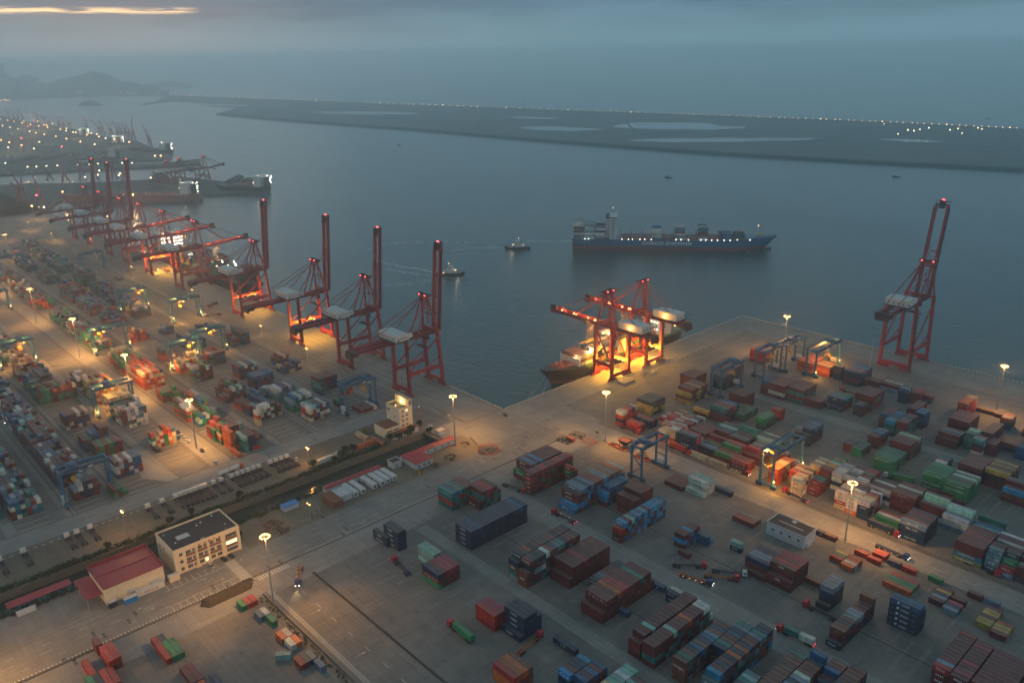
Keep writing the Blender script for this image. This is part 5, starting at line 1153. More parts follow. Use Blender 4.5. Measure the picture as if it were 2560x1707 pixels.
# ================================================================== BUILDINGS
CR = {'C':(1100,1280),'E':(1600,1280),'F':(1920,1280),'D':(1100,850),'M':(1480,850),'N':(1920,850),'S':(540,850),'P':(0,850),'L':(0,500),'Q':(0,1280),'T':(540,1280),'K':(540,500)}
def c_(k, x, y, z=0.0): return W(CR[k][0]+x/3.672, CR[k][1]+y/3.672, z)
def windows(wall, face, pos, u0, u1, z0, z1, n=1, mt=None, mull=2, name="window"):
    """one recessed window with its frame and glass on a wall plane at pos; face '+x' or '-y'"""
    f = MB(); p = MB(); d = .09
    def bx(q, a, b, c, e, t0, t1):
        if face == '+x': q.box(pos+t0, pos+t1, a, b, c, e)
        else: q.box(a, b, pos-t1, pos-t0, c, e)
    w_ = .12
    bx(f, u0-w_, u1+w_, z1, z1+w_, 0, d); bx(f, u0-w_, u1+w_, z0-w_, z0, 0, d*1.6); bx(f, u0-w_, u0, z0, z1, 0, d); bx(f, u1, u1+w_, z0, z1, 0, d)
    for i in range(1, mull+1):
        u = u0+(u1-u0)*i/(mull+1); bx(f, u-.04, u+.04, z0, z1, .03, d)
    fo = f.build(name, M['white'], wall); bx(p, u0, u1, z0, z1, .01, .03); p.build("pane", mt or M['glass'], fo)
R = empty("office_building", (0, 0, 0), 0, "three-storey cream office with dark flat roof and brown bands under its windows", "building")
X0, X1, Y0, Y1, HZ = 11.4, 33.2, -239, -206.6, 12.4
w = MB().box(X0, X1, Y0, Y1, 0, HZ).build("wall", M['cream'], R)
MB().box(X0+.4, X1-.4, Y0+.4, Y1-.4, HZ, HZ+.06).build("roof", M['roofdark'], R)
q = MB().box(X0-.15, X1+.15, Y0-.15, Y0+.35, HZ, HZ+.9).box(X0-.15, X1+.15, Y1-.35, Y1+.15, HZ, HZ+.9).box(X0-.15, X0+.35, Y0+.35, Y1-.35, HZ, HZ+.9).box(X1-.35, X1+.15, Y0+.35, Y1-.35, HZ, HZ+.9); q.build("parapet", M['cream'], R)
q = MB(); r2 = random.Random(3)
for i in range(9): x = r2.uniform(X0+2, X1-2); y = r2.uniform(Y0+2, Y1-2); q.box(x, x+r2.uniform(.3, 1.2), y, y+r2.uniform(.3, 1), HZ+.06, HZ+r2.uniform(.2, .8))
q.box(X0+9, X0+13, Y0+6, Y0+12, HZ+.06, HZ+.14); q.build("roof_clutter", M['greywall'], R)
q = MB()
for k, y in enumerate((-228.3, -222.6, -215.0)): q.box(X1, X1+.45, y-.35, y+.35, 0, HZ-.9); q.box(X1, X1+.9, y-1.2, y+1.2, 0, .5)
q.box(X1, X1+.35, Y1-1.3, Y1+.15, 0, HZ); q.build("pilaster", M['cream'], R)
bn = MB(); first = True
bays = [(-236.4, -234.9, 1), (-233.2, -230.9, 2), (-230.2, -229.0, 2), (-227.4, -225.4, 2), (-224.6, -223.2, 2), (-221.6, -219.6, 2), (-218.4, -216.2, 2), (-213.6, -208.2, 5)]
for fl in range(3):
    zb = 1.3+fl*3.9
    for j, (a, b, mu) in enumerate(bays):
        lit = (fl == 0 and j == 4) or (fl == 1 and j == 7)
        windows(w, '+x', X1+.02, a, b, zb, zb+1.75, mt=M['litglass'] if lit else (M['glass']), mull=mu)
    if fl:
        for a, b in ((-233.4, -228.8), (-227.6, -223.0), (-221.8, -216.0), (-213.8, -208.0)): bn.box(X1, X1+.25, a, b, zb-1.35, zb-.25)
bn.build("brown_band", M['creamband'], R)
for fl in range(2): windows(w, '-y', Y0-.02, 14.5+fl, 15.7+fl, 4.5+fl*3.6, 6.1+fl*3.6, mull=1)
windows(w, '-y', Y0-.02, 21, 22.2, 8.6, 10.2, mull=1)
lx = X1+.12
q = MB()
yc_, zc_ = -226.6, 11.3
q.beam((lx, yc_-.9, zc_-.8), (lx, yc_+.9, zc_+.7), .12, .3, up=(1, 0, 0)); q.beam((lx, yc_-.9, zc_+.7), (lx, yc_+.9, zc_-.8), .12, .3, up=(1, 0, 0)); q.tube((lx, yc_, zc_), (lx+.1, yc_, zc_), .35, k=12); q.build("emblem", M['gold'], R)
for k, ch in enumerate("中国海关"): lettering(ch, (lx, -224.1+k*2.45+.2, 11.35), 1.35, 1.35, '+x', M['gold'], R, bold=.02)
# covered warehouse with red roof
R = empty("warehouse", (0, 0, 0), 0, "cream warehouse with a wine-red sheet roof and a lean-to canopy", "building")
MB().box(11.5, 34, -270.6, -244.6, 0, 8.6).build("wall", M['cream'], R)
q = MB(); q.box(11.1, 34.3, -271, -244.2, 8.6, 8.9); rf = q.build("roof", M['roofred'], R)
q = MB().box(11.1, 34.3, -271, -270.7, 8.9, 9.4).box(11.1, 34.3, -244.5, -244.2, 8.9, 9.6).box(11.1, 11.4, -270.7, -244.5, 8.9, 9.6).box(34.0, 34.3, -270.7, -244.5, 8.9, 9.05).box(22.2, 22.6, -270.7, -244.5, 8.9, 9.1); q.build("parapet", M['roofred'], rf)
q = MB().box(12, 31, -277.6, -271.02, 5.0, 5.25); q.build("canopy", M['roofred'], R)
q = MB()
for x in (12.5, 18.5, 24.5, 30.5): q.tube((x, -277.3, 0), (x, -277.3, 5.0), .15)
q.build("canopy_post", M['steel'], R)
q = MB().box(34.0, 34.06, -262, -257, 0, 3.6).box(34.0, 34.06, -252, -247, 0, 3.6); q.build("roller_door", M['greywall'], R)
R = empty("long_shed", (0, 0, 0), 0, "long narrow red-roofed shed running along the canal beside the warehouse", "shed")
MB().box(5.6, 11.2, -304.5, -278.2, 3.6, 3.85).build("roof", M['roofred'], R)
q = MB()
for y in range(-304, -278, 4): q.box(5.8, 6.0, y, y+.2, 0, 3.6); q.box(10.8, 11.0, y, y+.2, 0, 3.6)
q.build("post", M['tarpblue'], R); MB().box(5.9, 6.1, -304.2, -278.4, 1.2, 3.6).build("wall", M['tarpblue'], R)
# control tower
R = empty("control_tower", (0, 0, 0), 0, "white control tower with roof aerials, a lit flat roof and a low annex", "building")
t1 = MB().box(-33, -18.2, -73.2, -63.2, 0, 16.4).build("wall", M['cream'], R)
MB().box(-32.6, -18.6, -72.8, -63.6, 16.4, 16.5).build("roof", M['roofdark'], R)
q = MB().box(-33, -18.2, -73.2, -72.9, 16.4, 17.1).box(-33, -18.2, -66.2, -65.9, 16.4, 17.1).box(-33, -32.7, -72.9, -66.2, 16.4, 17.1).box(-18.5, -18.2, -72.9, -66.2, 16.4, 17.1); q.build("parapet", M['cream'], R)
s_ = MB().box(-33, -18.2, -65.8, -63.2, 16.4, 21.4).build("stair_head", M['cream'], R)
windows(s_, '+x', -18.18, -65.3, -63.7, 17.4, 20.6, mull=1)
q = MB(); r2 = random.Random(9)
for i in range(9): x = -32.4+i*1.7; h = r2.uniform(1.4, 4.2); q.beam((x, -64.4, 21.4), (x, -64.4, 21.4+h), .12)
q.box(-33, -18.2, -65.7, -65.6, 21.4, 22.2); q.build("aerial", M['dark'], R)
for fl in range(4):
    for y in (-71.5, -68.3):
        windows(t1, '+x', -18.18, y, y+1.5, 4.6+fl*3.2, 5.9+fl*3.2, mull=1, mt=M['litglass'] if fl == 3 and y > -70 else None)
windows(t1, '-y', -73.22, -31.6, -28.6, 13.2, 14.4, mull=2); windows(t1, '-y', -73.22, -24.4, -23.4, 9.6, 11, mull=0)
q = MB().box(-24, -23.4, -72.2, -71.8, 17.6, 18.0).box(-25.6, -25, -66.9, -66.4, 19.0, 19.5); q.build("floodlight", M['lamp'], R)
emit_lamp("tower_lamp", (-25.6, -67.6, 18.9), 2200, (1, .6, .2), size=.3)
an = MB().box(-31, -18.0, -84.5, -73.22, 0, 6.6).build("annex", M['cream'], R)
MB().box(-30.7, -18.3, -84.2, -73.5, 6.6, 6.7).build("annex_roof", M['creamband'], R)
for y in (-83.6, -78.6): windows(an, '+x', -17.98, y, y+4.2, 3.9, 5.0, mull=3)
MB().box(-18.0, -13.4, -82.5, -62.5, 0, 3.2).build("lean_to", M['greywall'], R); MB().box(-17.98, -13.2, -82.7, -73, 3.2, 3.35).box(-17.98, -13.2, -68.9, -62.3, 3.2, 3.35).build("lean_to_roof", M['creamband'], R); MB().box(-17.98, -13.2, -73, -68.9, 3.2, 3.4).build("lean_to_roof", M['orange'], R)
def simple_house(name, label, x0, x1, y0, y1, h, roofm, cat="building", ov=.3, wins=(), par=False, slope=0, wallm='greywall'):
    R = empty(name, (0, 0, 0), 0, label, cat)
    w = MB().box(x0, x1, y0, y1, 0, h).build("wall", M[wallm], R)
    if slope:
        q = MB(); xm = (x0+x1)/2
        q.sweep([[(x0-ov, y, h-.05), (xm, y, h+slope), (x1+ov, y, h-.05), (x1+ov, y, h+.1), (xm, y, h+slope+.15), (x0-ov, y, h+.1)] for y in (y0-ov, y1+ov)])
        q.build("roof", M[roofm], R)
    else:
        q = MB().box(x0-ov, x1+ov, y0-ov, y1+ov, h, h+.2); q.build("roof", M[roofm], R)
        if par: MB().box(x0-ov, x1+ov, y0-ov, y0, h+.2, h+.7).box(x0-ov, x1+ov, y1, y1+ov, h+.2, h+.7).box(x0-ov, x0, y0, y1, h+.2, h+.7).box(x1, x1+ov, y0, y1, h+.2, h+.7).build("parapet", M[wallm], R)
    for (fc, u0, u1, z0, z1) in wins: windows(w, fc, x1+.02 if fc == '+x' else y0-.02, u0, u1, z0, z1, mull=1)
    return R
simple_house("site_office", "long white office with a bright red roof beside the canal end", 12.2, 17.2, -95.4, -56.6, 3.1, 'roofred', slope=.9, wins=[('+x', -94+i*5.2, -92.6+i*5.2, 1, 2.2) for i in range(3, 8)])
simple_house("site_office", "squat white building with a crimson roof joined to the long office", 17.6, 29.0, -95.6, -83.0, 3.6, 'roofred', wins=[('+x', -94, -92.4, 1, 2.4), ('+x', -90.4, -88.8, 1, 2.4), ('+x', -87, -85.2, 1, 2.4)])
simple_house("guard_hut", "small white flat-roofed hut beside the crimson-roofed building", 13.0, 18.6, -104.8, -98.6, 3.6, 'roofdark', par=True, wins=[('+x', -103, -101.6, 1, 2.4)])
simple_house("dormitory", "long low building with a pink-red roof behind the white cabins", 12.4, 16.2, -148.2, -111.2, 3.0, 'roofred', slope=.5)
for i, (y, lab) in enumerate([(-137.6, "first white cabin from the brown shed, nearest the lane"), (-132.8, "second white cabin, touching the first"), (-125.2, "third white cabin, past the gap in the row"), (-120.0, "fourth white cabin, left of the dustbin"), (-116.2, "fifth white cabin, close against the fourth"), (-111.8, "sixth white cabin, at the far end of the row")]):
    R = empty("portable_cabin", (17.2, y, 0), 0, lab, "cabin", "white portable cabins in a row")
    w = MB().box(0, 13.2, -1.6, 1.4, .2, 2.9).build("wall", M['white'], R); MB().box(-.1, 13.3, -1.7, 1.5, 2.9, 3.05).box(1, 12.2, -1.0, .8, 3.05, 3.15).build("roof", M['greywall'], R)
    windows(w, '+x', 13.22, -1.0, .6, .9, 2.3, mull=0); MB().box(-.05, 13.25, -1.65, 1.45, .0, .25).build("plinth", M['tarpblue'], R)
    q = MB().box(4.2, 5.2, -1.66, -1.6, .3, 2.4); q.build("door", M['dark'], R)
simple_house("shed", "brown shed with a pale patched roof at the end of the dormitory", 20.0, 33.0, -153.5, -147.5, 3.4, 'creamband', "shed", wallm='creamband')
simple_house("shed", "whitewashed shed with junk on its roof beside the brown shed", 20.5, 30.0, -147.2, -140.0, 3.3, 'greywall', "shed", par=True)
simple_house("canopy", "small bright blue sheet-roofed shelter by the canal", 13.0, 17.4, -174.5, -165.8, 2.6, 'tarpblue', "shelter", wallm='greywall')
R = simple_house("white_building", "small white building with a flat black roof between the lanes", 207.2, 227.6, -9.6, 1.4, 6.6, 'roofdark', par=True, wins=[('-y', 210+i*4.6, 211.3+i*4.6, 3.2, 4.7) for i in range(4)])
q = MB()
for i in range(4): q.box(209.8+i*4.6, 210.8+i*4.6, -9.95, -9.6, 2.2, 2.9)
q.build("air_conditioner", M['greywall'], R); MB().box(227.6, 228.2, -7.5, -2, 0, 2.6).build("porch", M['greywall'], R); q = MB().box(211, 224, -4.6, -4.2, 6.8, 7.0).box(216, 218, -1.5, .5, 6.8, 7.2); q.build("roof_clutter", M['greywall'], R)
simple_house("water_hut", "boxy white hut on the bank past the footbridge", -1.5, 2.2, -57.4, -53.0, 3.0, 'cream', "hut", wallm='greywall')
R = empty("footbridge", (0, 0, 0), 0, "concrete footbridge crossing the end of the canal", "bridge"); MB().box(-9.2, 11.2, -62.2, -59.6, -.35, .12).build("deck", M['wall'], R); MB().box(-9.2, 11.2, -62.3, -62.1, .12, 1.1).box(-9.2, 11.2, -59.7, -59.5, .12, 1.1).build("railing", M['wall'], R); MB().box(-2, -1.4, -62, -59.8, -6, -.35).box(4, 4.6, -62, -59.8, -6, -.35).build("pier", M['wall'], R)
R = empty("perimeter_wall", (0, 0, 0), 0, "low wall with a grassy strip running down the lower-left yard", "wall"); MB().box(76, 180, -216.6, -216.2, 0, 1.4).box(60.5, 60.9, -330, -217, 0, .5).build("wall", M['wall'], R)
def fence(label, pts, h=1.3):
    R = empty("fence", (0, 0, 0), 0, label, "fence")
    for i in range(len(pts)-1):
        a = Vector((*pts[i], 0)); b = Vector((*pts[i+1], 0)); n = max(1, int((b-a).length/3)); q = MB(); p = MB()
        for k in range(n+1):
            s = a+(b-a)*k/n; p.beam(s, s+Vector((0, 0, h)), .1)
        for zz_ in (.35, .8, h): q.beam(a+Vector((0, 0, zz_)), b+Vector((0, 0, zz_)), .06)
        q.build("rail", M['steel'], R); p.build("post", M['dark'], R)
fence("rail fence between the first lane and the apron", [(-600, -57.4), (-60, -57.4)]); fence("rail fence on the north kerb of the middle road", [(78, 11.2), (340, 11.2)], 1.0)
fence("rail fence along the outer quay road", [(150, 247), (330, 247)]); fence("rail fence beside the brightly painted kerb", [(60.4, -130), (60.4, -40)], .9); fence("rail fence in front of the navy stack", [(60.4, -190), (60.4, -140)], .9)

# ================================================================== VEHICLES
GT = "container trucks about the port"
def truck_proto(cab, chas, label, lights=False, bed='skeletal'):
    R = empty("truck", (0, 0, 0), 0, label, "truck", GT)
    # front at +x; the cab is the first 2.4 m
    q = MB(); q.sweep([[(5.6, y, .75), (7.9, y, .75), (8.0, y, 1.9), (7.75, y, 2.9), (5.7, y, 3.1), (5.6, y, 2.6)] for y in (-1.22, 1.22)]); cb = q.build("cab", M[cab], R)
    MB().quad((8.02, -1.05, 1.85), (8.02, 1.05, 1.85), (7.82, 1.0, 2.75), (7.82, -1.0, 2.75)).box(6.5, 7.5, -1.25, -1.235, 1.8, 2.6).box(6.5, 7.5, 1.235, 1.25, 1.8, 2.6).build("windscreen", M['glass'], cb)
    MB().box(3.0, 5.6, -.5, .5, .75, 1.05).box(4.7, 5.5, -1.1, -.6, .6, 1.2).box(4.7, 5.5, .6, 1.1, .6, 1.2).build("tractor_frame", M['dark'], R)
    q = MB()
    for sy in (-.5, .5): q.box(-8.2, 4.3, sy-.12, sy+.12, 1.0, 1.3)
    for i in range(7): x = -8.1+i*2.05; q.box(x-.12, x+.12, -1.2, 1.2, 1.08, 1.28)
    if bed == 'flat': q.box(-8.2, 4.3, -1.2, 1.2, 1.3, 1.36)
    q.build("trailer_frame", M[chas], R)
    for xs in ((7.0,), (4.2,), (3.0,), (-5.0,), (-6.3,), (-7.4,)):
        w_ = MB()
        for x in xs:
            for sy in (-1.0, 1.0): w_.tube((x, sy-.22, .5), (x, sy+.22, .5), .5, k=10)
        w_.build("wheel_pair", M['rubber'], R)  # left and right wheel in one mesh, no axle bar between them
    if lights:
        for sy in (-.85, .85):
            MB().box(8.0, 8.07, sy-.2, sy+.2, .95, 1.25).build("headlight", M['lampw'], R)
            MB().box(-8.27, -8.2, sy-.2, sy+.2, 1.0, 1.2).build("taillight", M['red'], R)
        mk = MB()
        for i in range(4): mk.box(-6+i*3, -5.8+i*3, -1.26, -1.2, 1.0, 1.12)
        mk.build("marker_lamp", M['lamp'], R)
    return R
PR_ = {}
def get_proto(key, label):
    if key not in PR_: PR_[key] = truck_proto(*key[:2], label, *key[2:]); return PR_[key]
    o = copy_tree(PR_[key]); o["label"] = label; return o
def truck(front, rear, label, cab='cabred', chas='chassis', lights=False, load=None, beam=0, bed='skeletal'):
    f_, r_ = Vector(front[:2]), Vector(rear[:2]); d = (f_-r_).normalized(); mid = f_-d*8.0
    o = get_proto((cab, chas, lights, bed), label); a = math.atan2(d.y, d.x); o.location = (mid.x, mid.y, 0); o.rotation_euler = (0, 0, a)
    if load:
        for (ty, off, cc, lab, tx) in load:
            s = bpy.data.objects.new("shipping_container", CM[ty]); COL.objects.link(s); s.color = (*PAL[cc][1], 1)
            p = mid+d*(off+CL[ty]); s.location = (p.x, p.y, 1.38); s.rotation_euler = (0, 0, a+math.pi)
            tag(s, lab, "shipping container", "containers riding on trucks")
            for dm in DM: e = bpy.data.objects.new("door", dm); COL.objects.link(e); e.parent = s; e.location = (CL[ty]-.08, 0, 0); e.color = (*PAL[cc][1], 1)
            if tx:
                if -1.6 < a < 1.6: pass
                lettering(tx, (CL[ty]*.5, WC/2-.03, HC*.52), CL[ty]*.8, .8, '-y', M['letter'], s, rx=(D2R(90), 0, D2R(180)), bold=.02)
    if beam:
        p = mid+d*8.4; emit_lamp("headlamp_beam", (p.x, p.y, 1.4), beam, (1, .72, .32), 'SPOT', (p.x+d.x*9, p.y+d.y*9, 0), .15, 50, .6)
    return o
names = ["first", "second", "third", "fourth", "fifth", "sixth", "seventh", "eighth", "ninth", "tenth"]
def parked(ys, where):
    for i, y in enumerate(ys):
        truck((-40.2, y), (-22, y), f"white-cab tractor with bare trailer, {names[i]} in the row {where}", 'cabwhite', 'chassis')
parked([-297.4, -287.0], "at the left edge"); parked([-267.0, -262.2, -255.8], "above the red warehouse roof"); parked([-226.2, -218.4], "beside the canal-wall lamp")
parked([-211.0, -208.2, -205.4, -202.6, -199.8, -197.0, -194.3], "of seven touching trailers"); parked([-189.2, -184.6], "of two past the seven"); parked([-178.2, -174.8, -171.6, -168.2, -164.8, -161.4], "of six behind the tanker"); parked([-154.0, -150.4, -146.8, -143.2], "of four nearest the trees")
truck((81.9, -202.4), (66.4, -192.0), "blue-cab truck driving with headlights on along the wide road", 'cabblue', 'chassis_o', True, beam=2600)
truck((94.8, -158.0), (111.1, -160.1), "red-cab truck with an empty trailer in front of the navy stack", 'cabred', 'chassis')
truck((150.6, -168.3), (167, -168.8), "red-cab truck carrying one green container", 'cabred', 'chassis', load=[('F', -8.1, 'g', "green container riding on the red-cab truck on open concrete", None)])
truck((183.2, -144.6), (185.6, -162.1), "red-cab truck with an orange-yellow bare trailer beside the navy stack", 'cabred', 'chassis_o')
truck(c_('E', 615, 510), c_('E', 320, 500), "red-cab truck with a dark empty trailer, upper left of the trailer group", 'cabred', 'chassis')
truck(c_('E', 670, 680), c_('E', 370, 580), "truck with glowing orange marker lamps, front of the trailer group", 'cabblue', 'chassis_o', True)
truck(c_('E', 915, 630), c_('E', 590, 590), "red-cab truck with an orange-lit trailer in the trailer group", 'cabred', 'chassis_o')
truck(c_('E', 985, 590), c_('E', 665, 545), "white-cab truck with a dark trailer beside the blue-roofed block", 'cabwhite', 'chassis')
truck(c_('E', 1495, 850), c_('E', 1760, 985), "red-cab truck with an empty trailer near the grey-blue tower", 'cabred', 'chassis')
truck(c_('E', 1255, 1075), c_('E', 1600, 1240), "dark red truck with two short containers and yellow marker lamps", 'cabred', 'chassis', True, load=[('T', -8.1, 'w', "white container at the rear of the two-box truck", None), ('T', -1.8, 't', "teal container behind the cab of the two-box truck", None)])
truck(c_('D', 790, 1410), c_('D', 590, 1335), "red-cab truck with an empty trailer beside the tall red row", 'cabred', 'chassis')
truck(c_('C', 1030, 5), c_('C', 1250, 112), "truck with lit lamps carrying a blue container beside the striped block", 'cabred', 'chassis', True)
truck(c_('M', 905, 1062), c_('M', 735, 985), "red-cab truck carrying a red container by the dotted lane edge", 'cabred', 'chassis', load=[('F', -8.1, 'r', "red container riding on the truck at the dotted lane edge", None)])
truck(c_('M', 445, 870), c_('M', 260, 800), "red-cab truck in front of the stacked orange pair", 'cabred', 'chassis')
truck(c_('M', 1445, 1250), c_('M', 1300, 1190), "orange-lit truck stopped at the floodlit gantry", 'cabred', 'chassis', True)
truck(c_('M', 1750, 1385), c_('M', 1975, 1495), "truck with an empty trailer just past the floodlit gantry", 'cabred', 'chassis', True)
truck(c_('F', 1205, 235), c_('F', 905, 112), "bright red truck in front of the navy lettered block", 'cabred', 'chassis', True, load=[('F', -8.1, 'n', "navy container riding on the bright red truck", None)])
truck(c_('F', 1290, 445), c_('F', 960, 300), "dark truck with headlights on in the middle road", 'cabblue', 'chassis', True, bed='flat', beam=900)
truck(c_('F', 2135, 600), c_('F', 1830, 470), "red-cab truck under the yellow-green container", 'cabred', 'chassis')
truck(c_('N', 1055, 1250), c_('N', 1330, 1320), "white-cab truck carrying a long green lettered container", 'cabwhite', 'chassis', load=[('F', -8.1, 'g', "green container with white letters on the white-cab truck", "LYG C-K FERRY")])
truck(c_('N', 1500, 1410), c_('N', 1800, 1500), "red-cab truck carrying a dark maroon container by the green block", 'cabred', 'chassis', load=[('F', -8.1, 'm', "maroon container riding on the truck by the green block", None)])
truck(c_('N', 655, 460), c_('N', 820, 510), "red truck with taillights beside the far maroon block", 'cabred', 'chassis', True)
truck(c_('L', 1995, 955), c_('L', 1905, 1005), "dark truck with a red taillight driving on the apron", 'cabblue', 'chassis', True, load=[('F', -8.1, 'k', "dark container on the truck on the left apron", None)], beam=900)
truck(c_('L', 1868, 1078), c_('L', 2020, 1052), "truck with bright headlights under the far lit gantry", 'cabwhite', 'chassis', True, beam=1500)
truck(c_('L', 1460, 655), c_('L', 1390, 625), "yellow-lit truck waiting below the lowered-boom cranes", 'cabwhite', 'chassis_o', True, bed='flat')
truck(c_('L', 1560, 670), c_('L', 1480, 630), "truck with an orange container below the lowered-boom cranes", 'cabred', 'chassis_o', True, load=[('F', -8.1, 'o', "orange container on the truck below the lowered-boom cranes", None)])
truck(c_('P', 1600, 275), c_('P', 1500, 225), "truck with blazing lamps under the yellow-spreader gantry", 'cabwhite', 'chassis', True, beam=2500)
truck(c_('P', 60, 770), c_('P', -80, 700), "truck with white headlights at the left edge", 'cabwhite', 'chassis', True, beam=1200)
# tanker
R = empty("tanker_truck", (0, 0, 0), 0, "long white tanker truck with an orange cab beside the parked trailers", "tanker truck")
a_, b_ = c_('P', 2225, 1165), c_('P', 2005, 1262); d_ = (a_-b_).normalized(); R.location = b_; R.rotation_euler = (0, 0, math.atan2(d_.y, d_.x)); Lk = (a_-b_).length
MB().tube((0, 0, 2.1), (Lk*.45, 0, 2.1), 1.2, k=14).tube((Lk*.47, 0, 2.1), (Lk*.86, 0, 2.1), 1.2, k=14).build("tank", M['white'], R, smooth=False); MB().box(Lk*.9, Lk, -1.2, 1.2, .7, 2.9).build("cab", M['orange'], R)
q = MB()
for x in (1, 2.3, 3.6, Lk*.5, Lk*.6, Lk*.93): q.tube((x, -1.2, .5), (x, 1.2, .5), .5, k=10)
q.build("wheel", M['rubber'], R)
# cars
def car(p, ang, label, mt):
    R = empty("car", (p[0], p[1], 0), ang, label, "car", "parked cars")
    b = MB(); w_ = .88
    b.sweep([[(x, -w_*k, z0), (x, w_*k, z0), (x, w_*k, z1), (x, -w_*k, z1)] for x, k, z0, z1 in ((-2.25, .9, .45, .75), (-2.15, 1, .3, .95), (-1.0, 1, .25, .98), (1.0, 1, .25, .95), (1.9, .97, .3, .82), (2.25, .85, .42, .68))]); b.build("body", M[mt], R)
    g_ = MB(); g_.sweep([[(x, -w_*k, .93), (x, w_*k, .93), (x, w_*k*.85, z1), (x, -w_*k*.85, z1)] for x, k, z1 in ((-1.9, .92, .97), (-1.1, .93, 1.42), (.3, .93, 1.45), (1.15, .93, .98))]); g_.build("windows", M['glass'], R)
    MB().box(-1.0, .3, -.68, .68, 1.43, 1.5).build("roof", M[mt], R)
    for x in (-1.4, 1.4):
        for s in (-1, 1): MB().tube((x, s*.70, .32), (x, s*.9, .32), .32, k=12).build("wheel", M['rubber'], R)
    return R
car((38.2, -224.2), D2R(8), "silver car parked in front of the cream office", 'carsilver'); car((36.8, -217.2), D2R(5), "black car in front of the office, beside the silver one", 'carblack'); car((36.8, -213.4), D2R(5), "black car nearest the zebra crossing", 'carblack')
for i, (x, y, mt, lab) in enumerate([(1635, 850, 'carblack', "black car at the far end of the line in the lamp lane"), (1668, 880, 'carwhite', "white car second in the lamp-lane line"), (1702, 905, 'carwhite', "white car third in the lamp-lane line"), (1742, 937, 'carwhite', "white car last before the lamp mast"), (1855, 1018, 'carblack', "dark car alone past the lamp mast"), (1980, 1128, 'carsilver', "pale car at the mouth of the lamp lane")]): car(c_('P', x, y), D2R(175), lab, mt)
car(c_('S', 740, 1098), D2R(160), "white car beside the first tractor by the small lamp", 'carwhite'); car(c_('S', 1957, 797), D2R(80), "white car near the footbridge", 'carwhite'); car(c_('S', 1886, 750), D2R(90), "pale car behind the control tower", 'carsilver'); car(c_('D', 600, 694), D2R(-15), "dark green car alone at the dock corner", 'carblack')
# person figures
def person(p, ang, label, top='cloth', s=1.0):
    R = empty("person", (p[0], p[1], 0), ang, label, "person")
    me = bpy.data.meshes.new("body"); V = [(0,0,.95),(0,.0,1.2),(0,0,1.42),(0,0,1.55),(.02,0,1.68),(0,.1,.9),(.08,.11,.5),(.02,.12,.07),(.16,.12,.04),(0,-.1,.9),(-.06,-.11,.5),(-.14,-.12,.07),(0,-.12,.04),(0,.2,1.4),(.03,.25,1.12),(.12,.24,.88),(0,-.2,1.4),(-.04,-.25,1.12),(.02,-.25,.88)]
    Ed = [(0,1),(1,2),(2,3),(3,4),(0,5),(5,6),(6,7),(7,8),(0,9),(9,10),(10,11),(11,12),(2,13),(13,14),(14,15),(2,16),(16,17),(17,18)]
    me.from_pydata(V, Ed, []); o = bpy.data.objects.new("body", me); COL.objects.link(o); o.parent = R
    me.materials.append(M[top]); o.modifiers.new("skin", 'SKIN'); rr = [.15,.15,.15,.06,.10,.11,.07,.045,.04,.11,.07,.045,.04,.075,.05,.035,.075,.05,.035]
    for i, v in enumerate(me.skin_vertices[0].data): v.radius = (rr[i], rr[i]); v.use_root = (i == 0)
    o.modifiers.new("sub", 'SUBSURF').levels = 1
    MB().tube((.02, 0, 1.62), (.02, 0, 1.78), .10, .07, k=10).build("hair", M['dark'], R)
    return R
person((43.5, -211.6), D2R(200), "person in a pale shirt walking beside the zebra crossing", 'white')
person(c_('S', 1965, 400), 0, "person in dark clothes standing on the apron under the nearest raised crane")

# ================================================================== YARD CLUTTER
def clutter(name, label, cat, p, r, n, mts, h=1.4, seed=1):
    """a heap of bent bars, boxes and plates: one heap that would move together"""
    R = empty(name, (p[0], p[1], 0), 0, label, cat); rd = random.Random(seed)
    for mi, mt in enumerate(mts):
        q = MB()
        for i in range(n):
            a = rd.uniform(0, 6.28); d = r*math.sqrt(rd.random()); x, y = math.cos(a)*d, math.sin(a)*d; z0 = rd.uniform(0, h*(1-d/r*.7))
            v = Vector((rd.uniform(-1, 1), rd.uniform(-1, 1), rd.uniform(-.35, .5)))*rd.uniform(.5, 1.6)
            q.beam((x, y, z0+.1), (x+v.x, y+v.y, max(.1, z0+v.z)), rd.uniform(.08, .35))
        q.build(["scrap", "bars", "plates"][mi % 3], M[mt], R)
    return R
p = c_('D', 445, 1015); R = empty("fenced_ring", (p.x, p.y, 0), 0, "round orange-fenced enclosure full of rubble at the crossroads", "enclosure")
q = MB(); n = 40; rr = 6.4
for i in range(n):
    a, b = 2*math.pi*i/n, 2*math.pi*(i+1)/n; A = Vector((math.cos(a)*rr, math.sin(a)*rr, 0)); B = Vector((math.cos(b)*rr, math.sin(b)*rr, 0))
    q.beam(A, A+Vector((0, 0, 1.9)), .12)
    for zz_ in (.3, .8, 1.3, 1.85): q.beam(A+Vector((0, 0, zz_)), B+Vector((0, 0, zz_)), .10)
q.build("ring_fence", M['orange'], R); q = MB(); rd = random.Random(5)
for i in range(60):
    a = rd.uniform(0, 6.28); d = rd.uniform(0, 5.2); x, y = math.cos(a)*d, math.sin(a)*d; s = rd.uniform(.3, 1.2); q.beam((x, y, 0), (x+rd.uniform(-1, 1), y+rd.uniform(-1, 1), s), rd.uniform(.2, .8))
q.build("rubble", M['wall'], R)
clutter("scrap_heap", "dark scrap heap leaning on the round orange fence", "scrap heap", (c_('D', 400, 1035)), 2.6, 22, ['dark', 'steel'], seed=2)
q = MB(); prev = None
